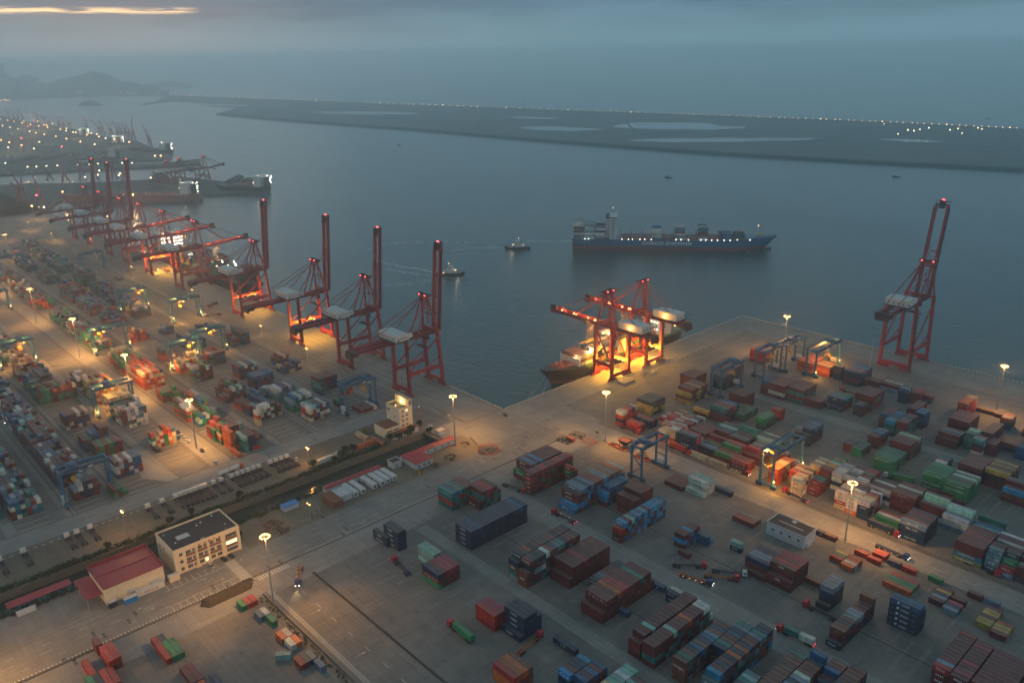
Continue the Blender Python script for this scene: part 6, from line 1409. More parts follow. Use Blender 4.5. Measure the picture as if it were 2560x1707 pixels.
for i in range(12):
    t_ = i/11; pt = c_('D', 280+72*math.sin(t_*math.pi/2), 900+ 95*t_)
    if prev is not None: q.beam((prev.x, prev.y, .45), (pt.x, pt.y, .45), .4, .9)
    prev = pt
tag(q.build("curved_wall", M['wall']), "low curved concrete wall leading to the round fenced enclosure", "wall")
def basket(p, label, L_=9, Wd=5, mt='dark', fill=True, seed=1, ang=0):
    R = empty("cargo_basket", (p[0], p[1], 0), ang, label, "cargo basket"); q = MB()
    for x in (-L_/2, L_/2): q.beam((x, -Wd/2, 1.8), (x, Wd/2, 1.8), .18); q.beam((x, -Wd/2, .1), (x, Wd/2, .1), .18)
    for y in (-Wd/2, Wd/2): q.beam((-L_/2, y, 1.8), (L_/2, y, 1.8), .18); q.beam((-L_/2, y, .1), (L_/2, y, .1), .18)
    for i in range(7):
        x = -L_/2+L_*i/6
        for y in (-Wd/2, Wd/2): q.beam((x, y, 0), (x, y, 1.8), .12)
    for i in range(4):
        y = -Wd/2+Wd*i/3
        for x in (-L_/2, L_/2): q.beam((x, y, 0), (x, y, 1.8), .12)
    q.build("frame", M[mt], R)
    if fill:
        rd = random.Random(seed); f = MB()
        for i in range(26): x, y = rd.uniform(-L_/2+.6, L_/2-.6), rd.uniform(-Wd/2+.5, Wd/2-.5); f.beam((x, y, .1), (x+rd.uniform(-1, 1), y+rd.uniform(-1, 1), rd.uniform(.5, 1.6)), rd.uniform(.15, .5))
        f.build("contents", M['rtg_dark'], R)
basket(c_('D', 1265, 885), "dark steel basket of scrap, the upper of two beside the red box", seed=1, ang=.3); basket(c_('D', 1145, 930), "dark steel basket of scrap, the lower of two beside the red box", seed=2, ang=.1)
basket(c_('D', 1370, 940), "empty bright orange cage beside the dark baskets", 8, 5, 'orange', False); blk_p = c_('D', 1225, 935)
o = bpy.data.objects.new("shipping_container", CM['T']); COL.objects.link(o); o.location = (blk_p.x-5.6, blk_p.y, .03); o.color = (.30, .06, .03, 1); tag(o, "brown-red short container between the two dark baskets", "shipping container")
# orange lifting frames and the grab hopper beside the first blue gantry
def barge(p, label, L_, ang):
    R = empty("lifting_frame", (p[0], p[1], 0), ang, label, "lifting frame"); q = MB()
    for y in (-1.6, 1.6): q.box(-L_/2, L_/2, y-.25, y+.25, .3, 1.2)
    for x in (-L_/2, -L_/4, 0, L_/4, L_/2): q.box(x-.3, x+.3, -1.35, 1.35, .5, 1.0)
    q.build("frame", M['orange'], R); MB().box(-L_/2+1, -L_/2+4, -1.2, 1.2, .9, 1.5).box(L_/2-3, L_/2-1.5, -1, 1, 1.0, 2.0).build("gear", M['rtg_dark'], R)
barge(c_('M', 235, 985), "orange steel lifting frame beyond the dark hopper", 13, D2R(0)); barge(c_('M', 460, 1085), "orange steel lifting frame behind the first blue gantry's legs", 11, D2R(0))
p = c_('M', 305, 985); R = empty("hopper", (p.x, p.y, 0), 0, "dark open hopper between the orange lifting frames", "hopper")
q = MB(); q.sweep([[(-1.2, -1.2, 1.6), (1.2, -1.2, 1.6), (1.2, 1.2, 1.6), (-1.2, 1.2, 1.6)], [(-3.4, -3.0, 4.6), (3.4, -3.0, 4.6), (3.4, 3.0, 4.6), (-3.4, 3.0, 4.6)], [(-3.4, -3.0, 5.4), (3.4, -3.0, 5.4), (3.4, 3.0, 5.4), (-3.4, 3.0, 5.4)]], cap=False); q.build("bin", M['rtg_dark'], R)
q = MB()
for x in (-2.6, 2.6):
    for y in (-2.4, 2.4): q.beam((x, y, 0), (x, y, 4.2), .3)
q.build("leg", M['rtg_dark'], R); MB().box(-3.3, 3.3, -2.9, 2.9, 4.9, 5.0).build("cover", M['creamband'], R)
# hatch cover laid on the right apron, spreaders lying about
p = c_('D', 1705, 385); R = empty("hatch_cover", (p.x, p.y, 0), 0, "two stacked flat hatch covers lying on the floodlit apron", "hatch cover"); MB().box(-3.5, 3.5, -6.2, 6.2, 0, .8).build("cover", M['beam'], R); MB().box(-3.3, 3.3, -5.9, 6.3, .8, 1.5).box(-2, -1.6, -5, 5, 1.5, 1.6).box(1.2, 1.6, -5, 5, 1.5, 1.6).build("cover", M['beam'], R)
basket(c_('D', 1930, 300), "long low spreader frame lying past the hatch covers", 2.4, 12, 'steel', False)
basket(c_('S', 1040, 782), "open steel frame lying at the end of the second lane", 7, 2.4, 'steel', False); basket(c_('L', 1210, 655), "flat steel frame outline lying on the far apron", 3, 10, 'dark', False)
# soil heap and weeds
R = empty("soil_heap", (0, 0, 0), 0, "long dark heap of soil beside the parking bays", "soil heap"); rd = random.Random(8); q = MB(); secs = []
for i in range(31):
    y = -240.5+i*.83; s_ = min(1, i/3, (30-i)/3); secs.append([(63.8+(k-5)*.78*max(.15, s_)+rd.uniform(-.25, .25), y+rd.uniform(-.2, .2), max(0, (1-abs(k-5)/5.2)**.55*2.5*s_+rd.uniform(-.25, .25)) if 0 < k < 10 else -.05) for k in range(11)])
n0 = len(q.v)
for s in secs: q.v += s
for i in range(30):
    for k in range(10): q.f.append((n0+i*11+k, n0+i*11+k+1, n0+(i+1)*11+k+1, n0+(i+1)*11+k)); q.c.append(None)
q.build("heap", M['earth'], R, smooth=True)
def leaves(q, cx, cy_, cz, rx, ry, rz, n, rd, s=.55):
    for _ in range(n):
        while True:
            a, b, c = rd.uniform(-1, 1), rd.uniform(-1, 1), rd.uniform(-1, 1)
            if .25 < a*a+b*b+c*c < 1: break
        p = Vector((cx+a*rx, cy_+b*ry, max(.05, cz+c*rz))); u = Vector((rd.uniform(-1, 1), rd.uniform(-1, 1), rd.uniform(-.6, .6))).normalized()*s*rd.uniform(.5, 1.2); v = u.orthogonal().normalized()*s*rd.uniform(.5, 1.1)
        q.quad(p-u-v*.4, p+v*.9, p+u-v*.3, p-v)
# bushes as ground cover along the canal, trees as things
rd = random.Random(21); q = MB()
for i in range(700):
    y = rd.uniform(-330, -60)
    if -88 < y < -60: continue
    x = rd.uniform(-13.8, -9.4); s = rd.uniform(.7, 2.1); leaves(q, x, y, s*.5, s, s*1.3, s*.8, 26, rd, .45)
for i in range(700):
    y = rd.uniform(-330, -62); x = rd.uniform(5.5, 11.8); s = rd.uniform(.5, 1.5); g0 = -3.5+(x-4.6)/6.4*3.5; leaves(q, x, y, g0+s*.4, s, s*1.2, s*.7, 18, rd, .45)
tag(q.build("undergrowth", M['leaf']), "dark bushes and weeds along both sides of the canal", "bushes", None, "stuff")
q = MB()
for i in range(90): x = 78+i*1.15; leaves(q, x+rd.uniform(-.4, .4), -218.2+rd.uniform(-1.1, 1.0), .3, .7, .7, .5, 12, rd, .35) if rd.random() < .7 else None
for i in range(60): leaves(q, 60.0+rd.uniform(-.6, 3), -216.6+rd.uniform(-6, 2), .3, .6, .6, .4, 8, rd, .35)
tag(q.build("weeds", M['leaf2']), "weeds along the lower-left yard wall", "weeds", None, "stuff")
def tree(x, y, h, r, label, mt='leaf', seed=1):
    R = empty("tree", (x, y, 0), 0, label, "tree", "trees along the canal"); rd = random.Random(seed); t_ = MB().tube((0, 0, 0), (.1, .1, h*.55), .22, .12, k=8)
    for i in range(5): a = i*1.25; t_.tube((0, 0, h*.35+i*.2), (math.cos(a)*r*.6, math.sin(a)*r*.6, h*.6+i*.25), .09, .03, k=5)
    t_.build("trunk", M['bark'], R); q = MB()
    for i in range(9):
        a = rd.uniform(0, 6.28); d = r*rd.uniform(.1, .65); leaves(q, math.cos(a)*d, math.sin(a)*d, h*rd.uniform(.5, .85), r*.5, r*.5, h*.2, 60, rd, .42)
    q.build("crown", M[mt], R)
for i, (k, x, y, h, r, lab) in enumerate([('S', 890, 1165, 5.5, 3.2, "bushy tree behind the two white trailers"), ('S', 1150, 1075, 5, 3.0, "dark tree at the left of the white trailers' gap"), ('S', 1200, 1050, 6.5, 3.6, "largest dark tree above the white trailers"), ('S', 1265, 1030, 5.5, 3.0, "dark tree beside the rusty orange box"), ('S', 1600, 940, 6, 3.4, "tree between the orange box and the annex"), ('S', 1680, 915, 5, 3.0, "tree directly below the control tower annex"), ('S', 1760, 890, 5.5, 3.0, "tree under the tower's red lean-to"), ('S', 1800, 855, 6, 3.0, "tree at the right foot of the control tower"), ('S', 1870, 800, 5, 2.6, "tree beside the canal end wall"), ('S', 1960, 850, 4, 2.4, "low tree beyond the footbridge"), ('S', 1090, 1120, 4, 2.4, "low round tree by the second white trailer"), ('Q', 1760, 45, 5, 2.6, "tree on the canal bank behind the office"), ('Q', 1560, 110, 4.5, 2.6, "second tree on the bank behind the office"), ('Q', 995, 335, 4.0, 2.2, "lone round bush behind the warehouse roof"), ('P', 2200, 1450, 4.5, 2.4, "bush tree beside the canal below the parked trailers")]):
    p = c_(k, x, y); tree(p.x, p.y, h, r, lab, seed=30+i)
clutter("brushwood_pile", "olive-leaved brushwood heap on the dirt beside the road", "brushwood", c_('S', 2160, 1080), 4.2, 30, ['leaf2', 'bark'], 2.6, 3)
clutter("scrap_heap", "yellowish machinery scrap by the guard hut's lot", "scrap heap", c_('S', 1855, 1215), 3.6, 26, ['yellow', 'dark'], 1.6, 4); clutter("brushwood_pile", "small green heap beside the crimson-roofed building", "brushwood", c_('S', 2015, 1150), 2.8, 24, ['leaf2', 'dark'], 1.8, 5)
clutter("timber_stack", "stack of rusty frames beside the long red roof", "steel stack", c_('S', 2150, 968), 3.6, 24, ['creamband', 'beam'], 1.4, 6); clutter("timber_stack", "lone rusty frame by the orange-lit road", "steel stack", c_('S', 2285, 955), 3.2, 20, ['creamband', 'dark'], 1.0, 7)
clutter("scrap_heap", "orange and black scrap field by the tall lamp mast", "scrap heap", c_('T', 520, 120), 5.6, 40, ['orange', 'dark', 'leaf2'], 1.6, 8); clutter("scrap_heap", "dark scrap beside the lane, right of the orange scrap", "scrap heap", c_('T', 610, 175), 3.6, 24, ['dark', 'creamband'], 1.2, 9)
clutter("scrap_heap", "long grey scrap strip beside the whitewashed shed", "scrap heap", c_('T', 930, 20), 4.5, 26, ['steel', 'dark'], 1.0, 10); clutter("scrap_heap", "low heap of junk behind the white long trailer", "scrap heap", c_('S', 1390, 840), 5.0, 34, ['creamband', 'yellow', 'rtg_dark'], 1.2, 11)
for (k, xa, ya, xb, yb, lab, cc) in [('S', 935, 1150, 1075, 1095, "white box trailer by the trees, nearer the small lamp", 'w'), ('S', 1095, 1085, 1170, 1050, "shorter white box trailer half hidden by trees", 'w'), ('S', 1290, 1015, 1440, 955, "rusty orange box trailer below the white one", 'o')]:
    a_, b_ = c_(k, xa, ya), c_(k, xb, yb); d_ = (b_-a_); o = bpy.data.objects.new("shipping_container", CM['F']); COL.objects.link(o); o.location = (a_.x, a_.y, .9); o.rotation_euler = (0, 0, math.atan2(d_.y, d_.x)); o.scale.x = max(.6, min(1, d_.length/12.19)); o.color = (*PAL[cc][1], 1); tag(o, lab, "box trailer")
def box_at(name, label, cat, x0, x1, y0, y1, z1, mt, extra=None):
    R = empty(name, (x0, y0, 0), 0, label, cat); MB().box(0, x1-x0, 0, y1-y0, 0, z1).build("body", M[mt], R); MB().box(-.1, x1-x0+.1, -.1, y1-y0+.1, z1, z1+.15).build("lid", M['greywall'], R)
box_at("white_tank", "white open-topped box with lettering against the warehouse wall", "storage box", 35.2, 37.6, -258.5, -246.2, 2.6, 'white'); box_at("storage_box", "blue storage box beside the white lettered box", "storage box", 37.0, 39.4, -264.5, -258.9, 2.6, 'tarpblue'); box_at("storage_box", "dark green box by the canopy corner", "storage box", 34.6, 37.2, -270.5, -267.0, 2.8, 'rtg_dark')
box_at("storage_box", "cream box at the right corner of the warehouse", "storage box", 34.5, 37, -243.6, -238.8, 2.8, 'cream'); box_at("storage_box", "pale low box by the long shed", "storage box", 12.8, 14.6, -302, -294.5, 1.8, 'greywall')
lettering("海关监管", (37.65, -252.3, 1.3), 6.5, .9, '+x', M['creamband'], None); bpy.context.view_layer.update()
for o in list(bpy.data.objects):
    if o.name.startswith("lettering") and o.parent is None:
        for w_ in bpy.data.objects:
            if w_.get("label") == "white open-topped box with lettering against the warehouse wall":
                o.parent = w_; o.location = Vector(o.location)-Vector(w_.location)
p = c_('D', 1440, 905); R = empty("sign_board", (p.x, p.y, 0), 0, "small brown sign on a post beside the lamp mast", "sign"); MB().tube((0, 0, 0), (0, 0, 5), .1).build("post", M['steel'], R); MB().box(-1, 1, -.06, .06, 3.9, 5.2).build("board", M['creamband'], R)
p = c_('S', 1870, 735); R = empty("lattice_mast", (p.x, p.y, 0), 0, "thin lattice mast with a white top beside the control tower", "mast"); q = MB()
for x in (-.35, .35):
    for y in (-.35, .35): q.beam((x, y, 0), (x, y, 9.5), .08)
for i in range(9): q.beam((-.35, -.35, i), (.35, .35, i+1), .06); q.beam((.35, -.35, i), (-.35, .35, i+1), .06)
q.build("lattice", M['orange'], R); MB().box(-.5, .5, -.5, .5, 9.5, 10.6).build("head", M['white'], R)

# ================================================================== SHIPS
def ship_hull(R, L_, B, dk, bowrise, red, low, up, bulb=True):
    """local: +x ahead, z=0 on the water. low/up = materials; red = top of the lower paint"""
    def sec(s, z):      # half breadth
        u = s
        f = 1.0
        fl = (z/dk) if dk else 0
        if u > .80: f = max(0.0, 1-((u-.80)/(.20+.025*fl*1.0))**2.0)
        if u < .10: f = min(1.0, (.62+.38*(u/.10)) if z > red*.8 else (.28+.72*(u/.10)))
        return B/2*f
    def mk(z0, z1, name, mt, n=44, top=False):
        q = MB(); rows = []
        for i in range(n+1):
            s = i/n; row = []
            for k in range(4):
                t_ = k/3; zr = z1(s)*t_+z0*(1-t_)
                xo = (s*L_*.955) + (max(0, s-.8)/.2)**2*L_*.045*max(0, zr)/dk
                row.append((xo, sec(s, max(0, zr)), zr))
            rows.append(row)
        n0 = len(q.v)
        for r in rows:
            q.v += [(x, -y, z_) for x, y, z_ in r] + [(x, y, z_) for x, y, z_ in r]
        for i in range(n):
            for k in range(3):
                a = n0+i*8+k; q.f.append((a, a+8, a+9, a+1)); q.c.append(None)
                a = n0+i*8+4+k; q.f.append((a, a+1, a+9, a+8)); q.c.append(None)
            if top: a = n0+i*8; q.f.append((a+3, a+11, a+15, a+7)); q.c.append(None)
        q.f.append((n0, n0+1, n0+2, n0+3, n0+7, n0+6, n0+5, n0+4)); q.c.append(None)
        return q.build(name, mt, R)
    rise = lambda s: dk + bowrise*max(0, (s-.82)/.18)**1.2
    mk(-2, lambda s: red, "lower_hull", low); mk(red, rise, "hull", up, top=True)
    if bulb: MB().tube((L_*.90, 0, .6), (L_*.995, 0, .9), 3.0, 1.6, k=12).build("bulbous_bow", low, R)
    return rise
def lights_row(R, pts, mt, s=.5, name="deck_lamp"):
    q = MB()
    for p in pts: q.box(p[0]-s/2, p[0]+s/2, p[1]-s/2, p[1]+s/2, p[2]-s/2, p[2]+s/2)
    return q.build(name, mt, R)
def bay(R, x, nacross, tiers, B, z, cols, rd, name="container_stack", L_=12.19):
    """cargo riding on the ship: one mass of boxes per bay"""
    q = MB()
    for j in range(nacross):
        h = tiers if not isinstance(tiers, (list, tuple)) else tiers[j % len(tiers)]
        for t_ in range(h):
            if 0 < j < nacross-1 and t_ < h-1: continue
            c = PAL[rd.choice(cols)][1]; k = rd.uniform(.7, 1.2); y = -nacross*1.26+j*2.52
            q.box(x+.1, x+L_, y+.04, y+2.44, z+t_*2.6, z+t_*2.6+2.52, (c[0]*k, c[1]*k, c[2]*k, 1))
    if q.f:
        o = q.build(name, M['contv'], R)
# the sailing container ship
A_, B_ = Vector((-319.3, 409.0, 0)), Vector((-129.4, 566.1, 0)); d_ = B_-A_; ang = math.atan2(d_.y, d_.x); Ls = d_.length
R = empty("container_ship", (A_.x, A_.y, WZ), ang, "blue-hulled container ship under way with white lettering on its side", "container ship")
rise = ship_hull(R, Ls, 33, 13.2, 5.0, 5.2, M['hullred'], M['hullblue'])
lettering("COSCO SHIPPING", (Ls*.475, -16.62, 9.4), Ls*.245, 4.0, '-y', M['letter'], R, bold=.02)
q = MB()
for i in range(15):
    x = 62+i*11.9
    if x > Ls*.86: break
    q.box(x, x+10.6, -13.5, 13.5, 13.2, 15.0)
q.build("hatch_cover", M['deckred'], R)
q = MB()
for x in (59.5, 73, 87, 101, 127, 154, 181, 190, 206): 
    q.box(x, x+.9, -14.5, 14.5, 13.2, 14.2); q.box(x, x+.9, -15.2, -13.6, 13.2, 20.5); q.box(x, x+.9, 13.6, 15.2, 13.2, 20.5); q.box(x, x+.9, -14, 14, 19.2, 20.0)
q.build("lashing_bridge", M['deckred'], R)
rd = random.Random(77)
for (x, n_, t_, cols) in [(1.5, 11, 8, 'waawmm'), (15.5, 11, 7, 'wwaalb'), (28.5, 11, [3, 5, 5, 6, 5, 3], 'wabwn'), (98.5, 11, [5, 3, 0, 2], 'wwbak'), (126.5, 11, [6, 2, 1], 'wtwma'), (154.5, 11, [6, 2, 0, 1], 'twawm'), (183, 11, [3, 3, 1], 'nwb'), (199, 9, [3, 2, 2], 'tmk')]:
    bay(R, x, n_, t_, 33, 13.4, cols, rd, name="cargo")
q = MB().box(46.5, 54.5, -12, 12, 13.2, 39).box(46.0, 55.2, -16.5, 16.5, 39, 41.8).box(47, 54, -8, 8, 41.8, 43.2); sp = q.build("superstructure", M['white'], R)
q = MB()
for k in range(7): q.box(45.6, 46.5, -13, 13, 15.5+k*3.4, 15.8+k*3.4)
q.box(41, 46.4, -6, 6, 13.2, 37); q.build("stair_casing", M['greywall'], R)
MB().box(41.3, 46.1, -5.5, 5.5, 37, 43.4).build("funnel", M['hullblue'], R)
q = MB()
for k in range(7): q.box(48, 53, -12.06, -12.0, 16+k*3.2, 17+k*3.2)
q.box(46.4, 54.8, -16.56, -16.5, 39.8, 41.0); q.build("window_band", M['glass'], sp)
MB().beam((50, 0, 43), (50, 0, 50), .5).beam((50, -3, 47), (50, 3, 47), .3).box(48, 52, -1, 1, 44.5, 44.8).build("radar_mast", M['dark'], R)
MB().beam((Ls*.925, 0, 16), (Ls*.925, 0, 29), .5).beam((Ls*.925, -2, 24), (Ls*.925, 2, 24), .3).build("foremast", M['yellow'], R)
q = MB()
for k in range(5): q.box(Ls*.91+k*2.4, Ls*.91+k*2.4+1.4, -3, 3, 17.4, 18.8)
q.build("windlass", M['yellow'], R)
lights_row(R, [(x, -16.7 if x < Ls*.8 else -13.5, 14.1) for x in (16, 20.5, 62, 70, 75, 84, 90, 98, 128, 134, 143, 158, 164, 171, 178, 186, 193, 202, 217)], M['lampw'], .75)
lights_row(R, [(50, 0, 50.2), (Ls*.925, 0, 29.3)], M['lamp'], .8, "mast_light")
# docked feeder ship under the two lit cranes
R = empty("container_ship", (-15.2, 212, WZ), D2R(-90), "docked black-hulled container ship being unloaded beneath the two floodlit cranes", "container ship")
Ld = 156; rise = ship_hull(R, Ld, 25, 9.6, 4.2, 2.6, M['hullred'], M['hullblack'], False)
MB().box(2, 128, -11.2, 11.2, 9.7, 10.9).build("hatch_cover", M['deckgreen'], R); MB().box(130, 149, -6, 6, 12.2, 12.5).build("foredeck", M['deckred'], R)
q = MB().box(128.5, 129.3, -9.5, 9.5, 10, 16.2); q.build("breakwater", M['cream'], R)
rd = random.Random(5)
q = MB()
for i in range(14): x = rd.uniform(131, 147); y = rd.uniform(-4.5, 4.5); q.box(x, x+rd.uniform(.6, 2), y, y+rd.uniform(.6, 2), 12.4, 12.4+rd.uniform(.5, 1.8))
q.build("windlass", M['orange'], R)
for (x, n_, t_, cols, L2) in [(115.5, 8, 3, 'eeemw', 12.19), (102, 9, [1, 2, 3, 4], 'wnecw', 12.19), (88, 9, [3, 4, 4, 2], 'mewnw', 12.19), (74.5, 9, [5, 5, 2, 1], 'mrwnw', 12.19), (61, 9, [4, 4, 3], 'gmwrn', 12.19), (47.5, 9, [4, 3, 3, 1], 'wmerg', 12.19), (34, 9, [4, 4, 2], 'mwgw', 12.19)]:
    bay(R, x, n_, t_, 25, 11, cols, rd, name="cargo", L_=L2)
q = MB()
for j in range(5):
    for k in range(2): y = -10.2+j*2.6; q.tube((103, y+1.2, 19.8+k*2.5) if False else (103.2, y+1.2, 16.4+k*2.5), (109, y+1.2, 16.4+k*2.5), 1.15, k=12)
q.build("tank_container", M['tank'], R)
q = MB().box(18, 29, -10.5, 10.5, 10, 21).box(18.5, 28.5, -12.4, 12.4, 21, 23.6).box(20, 27, -7, 7, 23.6, 26.2); q.build("superstructure", M['white'], R); MB().box(10, 16, -5, 5, 10, 20).build("funnel", M['orange'], R); MB().beam((23, 0, 26), (23, 0, 33), .4).build("radar_mast", M['dark'], R); MB().beam((140, 0, 12), (140, 0, 23), .35).build("foremast", M['white'], R)
lights_row(R, [(29.3, -8+i*3.2, 12+k*3) for i in range(6) for k in range(4)], M['lampw'], .55); lights_row(R, [(4, 4, 12.5), (0.6, -3, 11.5), (129.4, 6, 17)], M['lamp'], .8)
emit_lamp("deck_glow", (-8, 96, 16), 9000, (1, .66, .3)); emit_lamp("deck_glow", (-10, 184, 20), 9000, (.95, 1, .75)); emit_lamp("deck_glow", (-10, 83, 14), 3000, (1, .6, .25)); emit_lamp("deck_glow", (-16, 128, 22), 8000, (1, .62, .25))
q = MB(); q.tube((-14, 59, 5), (3, 34, .8), .09, k=5); q.tube((-16, 58, 5), (1, 22, .8), .09, k=5); tag(q.build("mooring_line", M['steel']), "mooring lines from the docked ship's bow to the quay", "mooring line")
# docked ship behind the lowered-boom cranes
R = empty("container_ship", (-655, 17, WZ), 0, "docked dark-hulled container ship behind the lowered-boom cranes, lit deck", "container ship")
rise = ship_hull(R, 262, 30, 12, 4, 3, M['hullred'], M['hullblack'], False); rd = random.Random(8)
MB().box(4, 225, -13.5, 13.5, 12.1, 13.4).build("hatch_cover", M['deckgreen'], R)
for i, x in enumerate((4, 60, 76, 92, 108, 136, 152, 196, 210, 224)): bay(R, x, 11, [3, 4, 5, 4][i % 4:] or 4, 30, 13.5, 'nmtnakbm', rd, name="cargo")
q = MB().box(24, 36, -13, 13, 12, 34).box(24, 36, -16, 16, 34, 37); q.build("superstructure", M['white'], R); MB().box(12, 20, -5, 5, 12, 32).build("funnel", M['hullblue'], R)
lights_row(R, [(36.5, -12+i*3, 14+k*4) for i in range(9) for k in range(5)], M['lampw'], .9); lights_row(R, [(175+i*3, -6+(i*5) % 12, 20+(i*7) % 14) for i in range(14)], M['lampw'], 1.0)
q = MB()
for i in range(10): q.beam((170+i*2.2, -4, 13), (182, 0, 36), .4); q.beam((165, -10+i*2, 14), (195, -10+i*2, 28), .35)
q.build("deck_crane", M['dark'], R)
emit_lamp("deck_glow", (-618, 10, 30), 12000, (.95, 1, .8)); emit_lamp("deck_glow", (-476, 14, 34), 14000, (.95, 1, .8)); emit_lamp("deck_glow", (-540, 6, 22), 10000, (1, .7, .35))
# tugs
def tug(p, ang, label):
    R = empty("tugboat", (p.x, p.y, WZ), ang, label, "tugboat", "tugboats in the basin"); Lt = 33
    ship_hull(R, Lt, 10.5, 2.6, 1.5, .5, M['hullred'], M['hullblack'], False)
    MB().box(9, 23, -3.6, 3.6, 2.7, 5.4).box(11, 20, -3, 3, 5.4, 7.6).build("deckhouse", M['greywall'], R); MB().box(13.5, 19, -2.4, 2.4, 7.6, 10).build("wheelhouse", M['white'], R); MB().box(13.4, 19.1, -2.45, 2.45, 8.5, 9.4).build("window_band", M['glass'], R)
    MB().tube((11.5, -1.8, 5.4), (11.5, -1.8, 9.5), .5).tube((11.5, 1.8, 5.4), (11.5, 1.8, 9.5), .5).build("funnel", M['hullblack'], R); MB().beam((15, 0, 10), (15, 0, 17), .25).beam((15, -1.6, 13), (15, 1.6, 13), .18).build("mast", M['dark'], R)
    q = MB()
    for i in range(14): q.tube((2+i*2.0, -5.25, 2.0), (3.0+i*2.0, -5.25, 2.0), .35, k=7)
    q.build("fender", M['rubber'], R)
    lights_row(R, [(21, -2.5, 4.6), (22, 1, 5.4), (15, 0, 13.2), (9, -3.8, 3.4)], M['lamp'], .7)
    emit_lamp("tug_lamp", (p.x+math.cos(ang)*24, p.y+math.sin(ang)*24, WZ+6.5), 700, (1, .7, .4))
s1, s2 = W(1254, 622, WZ), W(1326, 621, WZ); dd = s2-s1; tug(s2, math.atan2(-dd.y, -dd.x), "tugboat with orange lamps crossing ahead of the ship's stern, heading left")
s1, s2 = W(1090, 687, WZ), W(1153, 687, WZ); dd = s2-s1; tug(s1, math.atan2(dd.y, dd.x), "tugboat half hidden by the nearest raised boom, heading right")
# wakes
def wake(name, pts, w0, w1, seed, patchy=.75, zz_=WZ+.03):
    q = MB(); rd = random.Random(seed); P_ = [W(x, y, WZ) for x, y in pts]; T_ = []
    for i in range(len(P_)-1):
        n = max(2, int((P_[i+1]-P_[i]).length/1.6))
        for k in range(n): T_.append((P_[i]+(P_[i+1]-P_[i])*k/n, (i+k/n)/(len(P_)-1)))
    for p, t_ in T_:
        w = w0+(w1-w0)*t_
        for k in range(int(3+w*.8)):
            if rd.random() > patchy*(1-.55*t_): continue
            x, y = p.x+rd.gauss(0, w*.38), p.y+rd.gauss(0, w*.38); s = rd.uniform(.3, 1.5); a = rd.uniform(-.5, .5)+.75
            u = Vector((math.cos(a), math.sin(a), 0))*s*1.8; v = Vector((-math.sin(a), math.cos(a), 0))*s*.55; c = Vector((x, y, zz_+rd.uniform(0, .05)))
            q.quad(c-u, c-v, c+u, c+v)
    return tag(q.build(name, M['foam']), None, None, None, "structure")
wake("water_foam", [(1431, 603), (1380, 604), (1330, 603), (1290, 609)], 6, 6, 1, .9); wake("water_foam", [(1254, 619), (1215, 620), (1170, 622), (1130, 626)], 3, 4, 2, .8)
wake("water_foam", [(1090, 683), (1050, 672), (1010, 668), (975, 660), (930, 650)], 4, 6, 3, .85); wake("water_foam", [(1078, 690), (1020, 682), (960, 672)], 3, 5, 4, .6)
wake("water_foam", [(1060, 606), (1010, 607), (960, 612), (920, 626)], 8, 8, 5, .3); wake("water_foam", [(1080, 700), (1030, 708), (980, 712), (930, 716)], 10, 10, 6, .20); wake("water_foam", [(1180, 606), (1120, 604), (1060, 608)], 4, 5, 7, .35); wake("water_foam", [(1160, 695), (1110, 694)], 2, 2, 8, .5)
for i, (x, y, lab) in enumerate([(1670, 444, "tiny buoy on the open water above the container ship"), (2240, 443, "small low boat on the open water at the right"), (998, 363, "small dark buoy below the island"), (2470, 297, "tiny boat beyond the causeway at the right"), (330, 293, "small boat in the bay before the finger pier")]):
    p = W(x, y, WZ); R = empty("small_boat", (p.x, p.y, WZ), .3, lab, "boat"); MB().sweep([[(x_, -1.6*k, 0), (x_, 1.6*k, 0), (x_, 2*k, 1.4), (x_, -2*k, 1.4)] for x_, k in ((-7, .8), (0, 1), (5, .7), (8, .05))]).build("hull", M['hullblack'], R); MB().box(-4, 0, -1.2, 1.2, 1.4, 3.6).build("cabin", M['dark'], R)

# ================================================================== THE OLD HARBOUR BEYOND
Z6 = lambda x, y: (x/5.6, 240+y/5.6)
def luffing(base, top, label, mt='crane'):
    b = W(*base, 0); D = (b-Vector((CAM.x, CAM.y, 0))).length; mpp = D/FPX; h = max(26, (base[1]-top[1])*mpp*1.0); dx = (top[0]-base[0])*mpp
    R = empty("portal_crane", (b.x, b.y, 0), 0, label, "portal crane", "slewing portal cranes of the old harbour")
    rt = _r2.copy(); rt.z = 0; rt.normalize(); lean = rt*dx
    q = MB(); s = 6
    for sx in (-1, 1):
        for sy in (-1, 1): q.beam((sx*s, sy*s, 0), (sx*2.4, sy*2.4, h*.34), 1.5, 1.5)
    q.box(-s, s, -s-.6, -s+.6, 1.5, 3).box(-s, s, s-.6, s+.6, 1.5, 3); q.build("portal", M[mt], R)
    MB().box(-4.5, 4.5, -3.5, 3.5, h*.34, h*.46).beam((0, 0, h*.4), (lean.x*-.25, lean.y*-.25, h*.72), 3.2, 2.4, w2=1.4).build("house", M[mt], R)
    q = MB(); e = Vector((lean.x, lean.y, h)); q.beam((0, 0, h*.42), e, 2.8, 2.8, w2=1.0); q.beam((lean.x*-.25, lean.y*-.25, h*.70), e, .7); q.beam(e, e+Vector((lean.x*.25+2, lean.y*.25, -h*.12)), 1.0); q.build("jib", M[mt], R)
